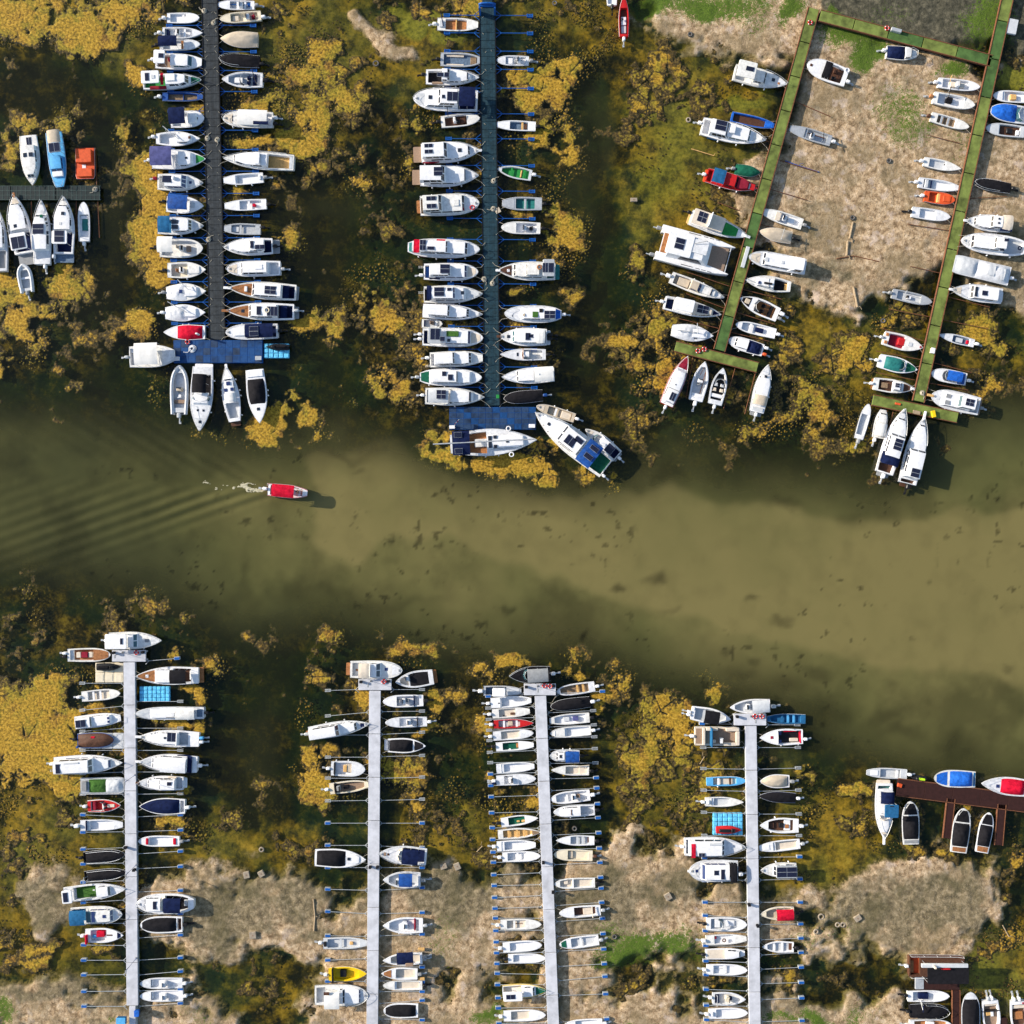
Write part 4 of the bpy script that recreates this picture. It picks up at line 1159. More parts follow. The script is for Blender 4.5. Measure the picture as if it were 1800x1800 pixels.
    def f_bx(s, x0, x1, y0, y1, h, col='W', name='locker'):
        hb = s.Wd / 2
        inw = s.well and s.well[0] - .01 <= (x0 + x1) / 2 <= s.well[1] + .01 and not any(a <= (x0 + x1) / 2 <= b for a, b, _, _ in s.tops)
        z0 = s.well[3] if inw else s.top(x0, x1, (y0 + y1) / 2)
        s.part(MB().rbox(x0 * s.L, x1 * s.L, y0 * hb, y1 * hb, z0, z0 + h, .06, bev=.04, n=2), name, col, True)
    def f_st(s, x, y, col='i'):
        hb = s.Wd / 2; z0 = s.well[3] if s.well else s.zs(x)
        c = (x * s.L, y * hb)
        o = s.part(MB().rbox(c[0] - .22, c[0] + .22, c[1] - .22, c[1] + .22, z0, z0 + .34, .08, bev=.05, n=2), 'seat', col, True)
        s.part(MB().rbox(c[0] - .27, c[0] - .17, c[1] - .22, c[1] + .22, z0 + .3, z0 + .68, .04, bev=.03, n=2), 'backrest', col, True, o)
    def f_cs(s, x, y=0.0, col='W', wdt=.34):
        hb = s.Wd / 2; z0 = s.well[3] if s.well else s.zs(x)
        c = (x * s.L, y * hb)
        o = s.part(MB().rbox(c[0] - .24, c[0] + .26, c[1] - wdt, c[1] + wdt, z0, z0 + .72, .07, bev=.08, n=2), 'console', col, True)
        mb = MB().add([(c[0] + .26, c[1] - wdt, z0 + .70), (c[0] + .26, c[1] + wdt, z0 + .70), (c[0] + .08, c[1] + wdt * .9, z0 + .98), (c[0] + .08, c[1] - wdt * .9, z0 + .98)], [(0, 1, 2, 3), (3, 2, 1, 0)])
        s.part(mb, 'windshield', 'glass', parent=o)
        s.part(MB().torus((c[0] - .29, c[1], z0 + .66), .15, .022, n=10, m=4), 'steering_wheel', 'K', parent=o)
    def f_ws(s, x, col='glass', h=.42, k=.86):
        hb = s.hb(x) * k; z0 = s.zs(x) - .01; X = x * s.L
        d = min(.55, s.L * .09)
        mb = MB()
        pl = [(X - d, -hb), (X - d * .1, -hb * .72), (X + d * .35, 0), (X - d * .1, hb * .72), (X - d, hb)]
        for i in range(4):
            (xa, ya), (xb, yb) = pl[i], pl[i + 1]
            g = .03
            mb.add([(xa, ya + g, z0), (xb, yb - g, z0), (xb - .28, yb * .9 - g, z0 + h), (xa - .22, ya * .9 + g, z0 + h)], [(0, 1, 2, 3), (3, 2, 1, 0)])
        s.part(mb, 'windshield', col)
        s.part(MB().tube([(p[0] - .25, p[1] * .9, z0 + h + .01) for p in pl], .022, n=4), 'windshield_frame', 's')
    def f_ca(s, x0, x1, w=.72, h=.55, col='W', panes=2, gl='glass', fs=.75, sw=1):
        """cabin: lofted house with sloping screen, side windows and a cambered roof"""
        L = s.L
        z0 = s.top(x0, x1) - .02
        base_on_deck = z0 <= s.zs((x0 + x1) / 2) + .01
        xs_ = np.linspace(x0, x1, 7)
        wb = [min(s.Wd / 2 * w, max(s.hb(t) - .10, .05)) for t in xs_]
        sl = fs * h; bk = .12 * h
        X0, X1 = x0 * L, x1 * L
        sl = min(sl, (X1 - X0) * .45)
        V, F = [], []
        n = len(xs_)
        def row(k, zf):
            f = (xs_[k] - x0) / (x1 - x0)
            xb = X0 + (X1 - X0) * f
            if zf == 0: return xb, wb[k], (s.zs(xs_[k]) - .03 if base_on_deck else z0)
            xt = X0 + bk + (X1 - X0 - bk - sl) * f
            return xt, max(wb[k] - .16 * h, wb[k] * .72), z0 + h + (.04 * h * (1 - f))
        rings = []
        for zf in (0, 1):
            pts = [row(k, zf) for k in range(n)]
            rings.append([(p[0], p[1], p[2]) for p in pts] + [(p[0], -p[1], p[2]) for p in reversed(pts)])
        m = 2 * n
        V = rings[0] + rings[1]
        for i in range(m):
            j = (i + 1) % m
            F.append((j, i, m + i, m + j))
        # cambered roof with a rounded lip
        cen = []
        for k in range(n):
            xt, wt, zt = row(k, 1)
            V.append((xt, 0, zt + .06 + .04 * wt)); cen.append(len(V) - 1)
        for k in range(n - 1):
            F.append((m + k, cen[k], cen[k + 1], m + k + 1))
            F.append((m + m - 1 - k, m + m - 2 - k, cen[k + 1], cen[k]))
        F.append((m, m + m - 1, cen[0])); F.append((m + n - 1, cen[-1], m + n))
        cab = mesh_obj('cabin', V, F, M(col), s.root, True, 35)
        hw = row(3, 1)[1]
        s.tops.append((x0, x1 - sl / L, hw / (s.Wd / 2), z0 + h + .075))
        # front screen panes
        if panes:
            xb, yb, zb = row(n - 1, 0); xt, yt, zt = row(n - 1, 1)
            for i in range(panes):
                a = -1 + 2 * i / panes + .07; b = -1 + 2 * (i + 1) / panes - .07
                P = lambda q, f: (xb + (xt - xb) * f + .014, (yb + (yt - yb) * f) * q, zb + (zt - zb) * f + .014)
                mb = MB().add([P(a, .30), P(b, .30), P(b, .90), P(a, .90)], [(0, 1, 2, 3)])
                s.part(mb, 'windscreen', gl, parent=cab)
        if sw and h > .3:
            for sd in (-1, 1):
                for (ka, kb) in ((1, 2.55), (2.75, 4.3), (4.5, 5.6))[:3 if (x1 - x0) * L > 2.2 else 2]:
                    q = []
                    for kk, f in ((ka, .32), (kb, .32), (kb, .86), (ka, .86)):
                        k = int(kk); fr = kk - k
                        pb0 = [row(k, 0)[c] * (1 - fr) + row(k + 1, 0)[c] * fr for c in range(3)]
                        pt0 = [row(k, 1)[c] * (1 - fr) + row(k + 1, 1)[c] * fr for c in range(3)]
                        q.append((pb0[0] + (pt0[0] - pb0[0]) * f, sd * (pb0[1] + (pt0[1] - pb0[1]) * f + .014), pb0[2] + (pt0[2] - pb0[2]) * f + .004))
                    s.part(MB().add(q, [(0, 1, 2, 3) if sd < 0 else (3, 2, 1, 0)]), 'side_window', gl, parent=cab)
        return cab
    def f_rf(s, x0, x1, w=.8, z=1.0, col='W', y=0.0):
        hb = s.Wd / 2 * w; zb = s.free + z; yo = y * s.Wd / 2
        o = s.part(MB().rbox(x0 * s.L, x1 * s.L, yo - hb, yo + hb, zb, zb + .09, .18, bev=.06, n=3), 'hardtop', col, True)
        mb = MB()
        for X in (x0 * s.L + .12, x1 * s.L - .12):
            for sd in (-1, 1):
                mb.tube([(X, yo + sd * (hb - .1), s.free - .05), (X, yo + sd * (hb - .12), zb)], .03, n=5)
        s.part(mb, 'hardtop_post', 's', parent=o)
        s.tops.append((x0, x1, w, zb + .085))
    def f_bm(s, x0, x1, w=.9, z=1.15, col='N', y=0.0, sag=.10):
        """canvas canopy stretched over hoops"""
        hb = s.Wd / 2 * w; zb = s.free + z; L = s.L; yo = y * s.Wd / 2
        V, F = [], []
        nx, ny = 7, 7
        for i in range(nx):
            f = i / (nx - 1)
            for j in range(ny):
                g = -1 + 2 * j / (ny - 1)
                zc = zb + (random.random() - .5) * .045 + sag * 1.6 * (1 - abs(g) ** 2.4) - .03 * math.sin(f * math.pi * 3) ** 2 - (.10 if i in (0, nx - 1) else 0) * .6
                V.append((x0 * L + (x1 - x0) * L * f, yo + hb * g, zc - (.08 if abs(g) > .99 else 0)))
        for i in range(nx - 1):
            for j in range(ny - 1):
                a = i * ny + j
                F.append((a, a + ny, a + ny + 1, a + 1))
        o = mesh_obj('canopy', V, F, M(col), s.root, True, 60)
        mb = MB()
        for X in (x0 * L + .08, x0 * L + (x1 - x0) * L * .5, x1 * L - .08):
            mb.tube([(X, yo - hb * .98, s.free - .05), (X, yo - hb * .96, zb - .13), (X, yo - hb * .5, zb - .02), (X, yo + hb * .5, zb - .02), (X, yo + hb * .96, zb - .13), (X, yo + hb * .98, s.free - .05)], .022, n=4)
        s.part(mb, 'canopy_frame', 's', parent=o)
        s.tops.append((x0, x1, w, zb + sag * 1.6 + .02))
    def f_cv(s, x0, x1, col='D', h=.35, k=.97, peak=.5):
        """fitted cover laid over the boat"""
        L = s.L; V, F = [], []
        nx, ny = 15, 11
        rr = random.Random(int(s.L * 1000) + int(x0 * 99))
        for i in range(nx):
            f = i / (nx - 1); t = x0 + (x1 - x0) * f
            b = max(s.hb(t) * k, .02); zt = s.zs(t) + .03
            e = min(1, f / .18, (1 - f) / .22) ** .7 if 0 < f < 1 else 0
            ridge = h * e * (.72 + .28 * math.cos((f - peak) * 4.2))
            for j in range(ny):
                g = -1 + 2 * j / (ny - 1)
                wr = (rr.random() - .5) * .13 * e * (1 - g * g)
                zz = zt + ridge * (1 - abs(g) ** 2.0) + wr
                if abs(g) > .99: zz = zt - .05
                V.append((t * L, b * g, zz))
        for i in range(nx - 1):
            for j in range(ny - 1):
                a = i * ny + j
                F.append((a, a + ny, a + ny + 1, a + 1))
        mesh_obj('cover', V, F, M(col), s.root, True, 60)
        s.tops.append((x0 + .1 * (x1 - x0), x1 - .15 * (x1 - x0), .5, s.free + h * .95))
    def f_so(s, x, y, lx, ly, nx=1, ny=2):
        L = s.L; wx = lx * L; wy = ly * s.Wd
        z0 = s.top(x, x, y) + .05
        X, Y = x * L, y * s.Wd / 2
        mb = MB().box(X - wx / 2, X + wx / 2, Y - wy / 2, Y + wy / 2, z0 - .05, z0, 0)
        g = .025
        for i in range(nx):
            for j in range(ny):
                xa = X - wx / 2 + wx * i / nx + g; xb = X - wx / 2 + wx * (i + 1) / nx - g
                ya = Y - wy / 2 + wy * j / ny + g; yb = Y - wy / 2 + wy * (j + 1) / ny - g
                mb.box(xa, xb, ya, yb, z0 - .002, z0 + .012, 1)
        mb.build('solar_panel', None, s.root, mats=[M('s'), M('cell')])
    def f_ht(s, x, y=0.0, l=.45, col='glass', l2=None):
        z0 = s.top(x, x, y) + .015
        X, Y = x * s.L, y * s.Wd / 2; l2 = l2 or l
        s.part(MB().rbox(X - l / 2, X + l / 2, Y - l2 / 2, Y + l2 / 2, z0 - .03, z0 + .05, .05, bev=.02, n=2), 'hatch', col)
    def f_gp(s, x0, x1, y0, y1, gl='glass'):
        """glass roof pane"""
        hb = s.Wd / 2; z0 = s.top(x0, x1, (y0 + y1) / 2) + .015
        s.part(MB().box(x0 * s.L, x1 * s.L, y0 * hb, y1 * hb, z0 - .03, z0 + .03), 'roof_window', gl)
    def f_tp(s, x0, x1, y0, y1, col, dz=.02):
        hb = s.Wd / 2; z0 = s.top(x0, x1, (y0 + y1) / 2) + dz
        V, F = [], []
        nx, ny = 6, 6
        for i in range(nx):
            for j in range(ny):
                f, g = i / (nx - 1), j / (ny - 1)
                V.append((s.L * (x0 + (x1 - x0) * f), hb * (y0 + (y1 - y0) * g), z0 + .05 * math.sin(f * 9 + g * 4) * .4 + .05 - .10 * (abs(2 * g - 1) ** 4)))
        for i in range(nx - 1):
            for j in range(ny - 1):
                a = i * ny + j; F.append((a, a + ny, a + ny + 1, a + 1))
        mesh_obj('tarpaulin', V, F, M(col), s.root, True, 60)
    def f_ob(s, y=0.0, col='W', k=1.0):
        Y = y * s.Wd / 2; z0 = s.free * .55
        mb = MB().rbox(-.62 * k, -.08, Y - .19 * k, Y + .19 * k, z0 + .05, z0 + .5 * k, .12, 0, .1, 3)
        mb.box(-.16, .12, Y - .12, Y + .12, z0 - .1, z0 + .22, 1)
        mb.box(-1.05 * k, -.5 * k, Y - .06, Y + .06, z0 - .18, z0 + .12, 1)
        mb.box(-1.25 * k, -.95 * k, Y - .12 * k, Y + .12 * k, z0 - .20, z0 - .12, 1)
        mb.build('outboard_motor', None, s.root, True, 40, [M(col), M('s' if col != 'K' else 'K')])
    def f_pl(s, l=.7, w=.8, col='t'):
        hb = s.Wd / 2 * w
        s.part(MB().rbox(-l, .05, -hb, hb, s.free * .35, s.free * .35 + .07, .12, bev=.02, n=2), 'swim_platform', 'teakdeck' if col == 't' else col)
    def f_rl(s, x0=.6, z=.42, col='s'):
        ts = [t for t in s.stations((x0,)) if t >= x0]
        pts = [(t * s.L, max(s.hb(t) - .06, 0), s.zs(t) + z) for t in ts]
        loop = pts + [(p[0], -p[1], p[2]) for p in reversed(pts)]
        mb = MB().tube(loop, .022, n=4)
        for p in pts[::3]:
            for sd in (-1, 1):
                mb.tube([(p[0], sd * p[1], p[2] - z), (p[0], sd * p[1], p[2])], .018, n=4)
        s.part(mb, 'bow_rail', col)
    def f_sr(s, x0=.05, x1=.95, z=.45, col='W'):
        mb = MB()
        for sd in (-1, 1):
            ts = np.linspace(x0, x1, 9)
            mb.tube([(t * s.L, sd * (s.hb(t) - .05), s.zs(t) + z) for t in ts], .024, n=4)
            for t in ts[::2]:
                mb.tube([(t * s.L, sd * (s.hb(t) - .05), s.zs(t)), (t * s.L, sd * (s.hb(t) - .05), s.zs(t) + z)], .018, n=4)
        s.part(mb, 'side_rail', col)
    def f_fe(s, sd, *xs_):
        for x in xs_:
            Y = sd * (s.hb(x) + .10)
            s.part(MB().ball((x * s.L, Y, s.zs(x) * .55), .11, .11, .26, n=8, m=5), 'fender', 'W', True)
    def f_pp(s, l=.5, col='W'):
        z = s.zs(1)
        s.part(MB().rbox(s.L - .35, s.L + l, -.17, .17, z - .02, z + .06, .08, bev=.02, n=2), 'bow_sprit', 'teakdeck' if col == 't' else col)
    def f_mt(s, x0, y0, x1, y1, z=.9, r=.06, col='s'):
        hb = s.Wd / 2
        a = Vector((x0 * s.L, y0 * hb, s.free + z)); b = Vector((x1 * s.L, y1 * hb, s.free + z * .8))
        o = s.part(MB().tube([a, b], r, n=6), 'mast', col)
        mb = MB()
        for f in (.15, .85):
            p = a.lerp(b, f)
            px = min(max(p.x, .1 * s.L), .9 * s.L)
            py = max(-hb * .6, min(hb * .6, p.y))
            mb.tube([(px, py, s.free - .05), (p.x, p.y, p.z)], .025, n=4)
        s.part(mb, 'mast_crutch', 's', parent=o)
    def f_lb(s, x, y, col='R', r=.28):
        z0 = s.top(x, x, y) + .08
        s.part(MB().torus((x * s.L, y * s.Wd / 2, z0), r, .075, n=14, m=6), 'lifebuoy', col, True)
    def f_tb(s, col='g', r=.24):
        ts = s.stations()
        pts = [(t * s.L, max(s.hb(t) - r * .6, 0), s.zs(t) - .02) for t in ts]
        s.part(MB().tube([(-.25, pts[0][1], pts[0][2])] + pts + [(p[0], -p[1], p[2]) for p in reversed(pts)] + [(-.25, -pts[0][1], pts[0][2])], r, n=8), 'inflatable_tube', col, True)
    def f_sb(s, x, col='i'):
        w = s.inner(x) * .95; z0 = s.well[3] if s.well else s.zs(x)
        s.part(MB().rbox(x * s.L - .24, x * s.L + .24, -w, w, z0, z0 + .36, .08, bev=.06, n=2), 'bench', col, True)
    def f_an(s, x=.96):
        z = s.zs(x) + .05
        s.part(MB().box(x * s.L - .25, x * s.L + .02, -.05, .05, z, z + .07).box(x * s.L - .28, x * s.L - .2, -.16, .16, z, z + .06), 'anchor', 'G')
    def f_rd(s, x=.05, y=.8, l=.7, n=4):
        Y = y * s.Wd / 2; mb = MB()
        for sd in (-.12, .12):
            mb.tube([(.05, Y + sd, s.free * .5), (-l, Y + sd, s.free * .45)], .022, n=4)
        for i in range(n):
            X = -l * (i + .5) / n
            mb.tube([(X, Y - .12, s.free * .47), (X, Y + .12, s.free * .47)], .022, n=4)
        s.part(mb, 'boarding_ladder', 's')
    def f_di(s, x, y, r=.28, col='W'):
        z0 = s.top(x, x, y)
        s.part(MB().ball((x * s.L, y * s.Wd / 2, z0 + .16), r, r, .2, n=12, m=6), 'radar_dome', col, True)

REG = {'A': (0, 180, 5), 'B1': (210, 0, 5.4545), 'B2': (210, 310, 5.4545), 'B3': (210, 560, 5.4545), 'C1': (690, 0, 5.4545), 'C2': (690, 240, 5.4545), 'C3': (690, 530, 4.186),
       'D1': (1060, 0, 4.0909), 'E1': (1480, 0, 5.453), 'D2': (1120, 260, 5.4545), 'E2': (1470, 260, 5.4545), 'D3': (1120, 480, 5.4545), 'E3': (1470, 540, 5.4545),
       'F1': (60, 1080, 5.4545), 'F2': (60, 1300, 5.4545), 'F3': (60, 1500, 5.4545), 'G1': (510, 1130, 6.207), 'G2': (510, 1420, 4.738), 'H1': (820, 1140, 6.0), 'H2': (820, 1410, 4.614),
       'I1': (1180, 1200, 6.0), 'I2': (1180, 1430, 4.867), 'J1': (1500, 1320, 6.0), 'K1': (1500, 1600, 6.0), 'M1': (340, 780, 5.0)}
PIER = {'B': 'dark plank pier', 'C': 'long teal pier', 'D': 'left green pier', 'E': 'right green pier', 'F': 'leftmost grey pier', 'G': 'second grey pier', 'H': 'third grey pier', 'I': 'rightmost grey pier'}
ORD = ['first', 'second', 'third', 'fourth', 'fifth', 'sixth', 'seventh', 'eighth', 'ninth', 'tenth', 'eleventh', 'twelfth', 'thirteenth', 'fourteenth', 'fifteenth', 'sixteenth', 'seventeenth', 'eighteenth', 'nineteenth', 'twentieth']
GROUP = {'B': 'boats along the dark plank pier', 'C': 'boats along the long teal pier', 'D': 'boats along the left green pier', 'E': 'boats along the right green pier', 'F': 'boats along the leftmost grey pier', 'G': 'boats along the second grey pier',
         'H': 'boats along the third grey pier', 'I': 'boats along the rightmost grey pier', 'A': 'boats at the left edge pier', 'J': 'boats at the brown jetty', 'K': 'boats at the bottom right dock', 'M': None}
def bed_at(px, py):
    i = int(round((py - LO) / STEP)); j = int(round((px - LO) / STEP))
    return float(z[min(max(i, 0), NG - 1), min(max(j, 0), NG - 1)])

def conv(a):
    try: v = float(a)
    except ValueError: return a
    return int(v) if v == int(v) and '.' not in a else v
def parse_boats(txt):
    rows = []
    for ln in txt.strip().splitlines():
        ln = ln.strip()
        if not ln or ln.startswith('#'): continue
        ps, reg, geo, hull, shape, feats, look = [q.strip() for q in ln.split('|')]
        ox, oy, k = REG[reg]
        g = [float(v) for v in geo.split()]
        sx, sy, bx, by = ox + g[0] / k, oy + g[1] / k, ox + g[2] / k, oy + g[3] / k
        rows.append(dict(pier=ps[0], side=ps[1], s=(sx, sy), b=(bx, by), w=g[4] / k, hull=hull, shape=shape, feats=feats.split(), look=look))
    cnt = {}
    for r in sorted(rows, key=lambda r: r['s'][1] + r['b'][1]):
        if r['side'] in 'LR':
            key = r['pier'] + r['side']
            r['ord'] = cnt.get(key, 0); cnt[key] = r['ord'] + 1
    return rows
CATS = [('rowing', 'rowing boat'), ('sail', 'sailboat'), ('cruiser', 'cabin cruiser'), ('catamaran', 'catamaran'), ('inflatable', 'inflatable boat'), ('pontoon', 'pontoon boat'), ('houseboat', 'houseboat'), ('punt', 'punt'), ('skiff', 'skiff')]
def make_boats(rows):
    for r in rows:
        words = r['look'].split()
        nm = 'motorboat'
        for k, v in CATS:
            if k in words: nm = v; break
        cat = nm
        nm = nm.replace(' ', '_')
        hull = r['hull']
        deck = None
        if '/' in hull: hull, deck = hull.split('/')
        rnd = random.Random(int(r['s'][0] * 7 + r['s'][1] * 13))
        def wv(c):
            return rnd.choice(['W', 'W', 'W1', 'W2']) if c == 'W' else c
        hull = wv(hull); deck = wv(deck) if deck else hull
        wd = r['w'] / PXM
        stern = W(*r['s'], .6); bow = W(*r['b'], .6)
        Ln = (bow - stern).length
        free = None
        low = any(k in words for k in ('skiff', 'punt', 'rowing'))
        fr = .24 + .045 * Ln if low else .30 + .058 * Ln
        B = Boat(nm, stern, bow, wd, hull, r['shape'], fr, deck)
        B.rail = rnd.choice(['g', 'W2', 'G']) if hull in ('W', 'W1', 'W2') else rnd.choice(['W2', 'g'])
        mx, my = (r['s'][0] + r['b'][0]) / 2, (r['s'][1] + r['b'][1]) / 2
        gz = max(0.0, bed_at(mx, my) - .02)
        B.place(*r['s'], *r['b'], gz)
        todo = []
        for f in r['feats']:
            nmf, _, args = f.partition(':')
            a = [conv(q) for q in args.split(',')] if args else []
            if nmf == 'w':
                x0, x1 = a[0], a[1]; fl = a[2] if len(a) > 2 else 'W'
                wall = a[3] if len(a) > 3 else ('W' if hull in ('W', 'W1', 'W2') else hull)
                g = a[4] if len(a) > 4 else max(.10, wd * .09)
                zf = max(.06, fr * .28)
                B.well = (x0, x1, fl, zf, wall, g)
            else:
                todo.append((nmf, a))
        B.build_hull()
        has = set(q for q, _ in todo)
        if 'cruiser' in words and 'fd' not in has and r['shape'] in 'prd':
            B.f_fd(.80, .955, rnd.choice(['g', 'W2', 'W1', 'i', 'W2']), .72)
            if rnd.random() < .7: B.f_an(.965)
            if 'fe' not in has: B.f_fe(rnd.choice([-1, 1]), rnd.uniform(.2, .4), rnd.uniform(.55, .7))
        for nmf, a in todo:
            getattr(B, 'f_' + nmf)(*a)
        if r['side'] in 'LR':
            # mooring lines from the end that faces the pier
            bowward = r['b'][0] > r['s'][0]
            to_pier = bowward == (r['side'] == 'L')
            for sd in (-1, 1):
                reach = rnd.uniform(.5, 1.1); mb = MB()
                if to_pier:
                    mb.tube([(B.L * .93, sd * B.hb(.93), B.zs(.93)), (B.L + .35, sd * (.3 + reach * .5), B.free * .8), (B.L + .5 + .3 * reach, sd * (.5 + reach * .8), .62)], .022, n=4)
                else:
                    mb.tube([(.1, sd * B.hb(.02) * .8, B.zs(0)), (-.7, sd * (B.hb(0) * .8 + reach * .5), .6)], .022, n=4)
                B.part(mb, 'mooring_line', 'rope')
        if r['side'] in 'LR':
            side = 'left' if r['side'] == 'L' else 'right'
            lab = f"{r['look']}, {ORD[r['ord']]} down {PIER[r['pier']]}'s {side} side"
        else:
            lab = r['look']
        if len(lab.split()) > 16: print('LONG', lab)
        tag(B.root, lab, cat, GROUP[r['pier']])
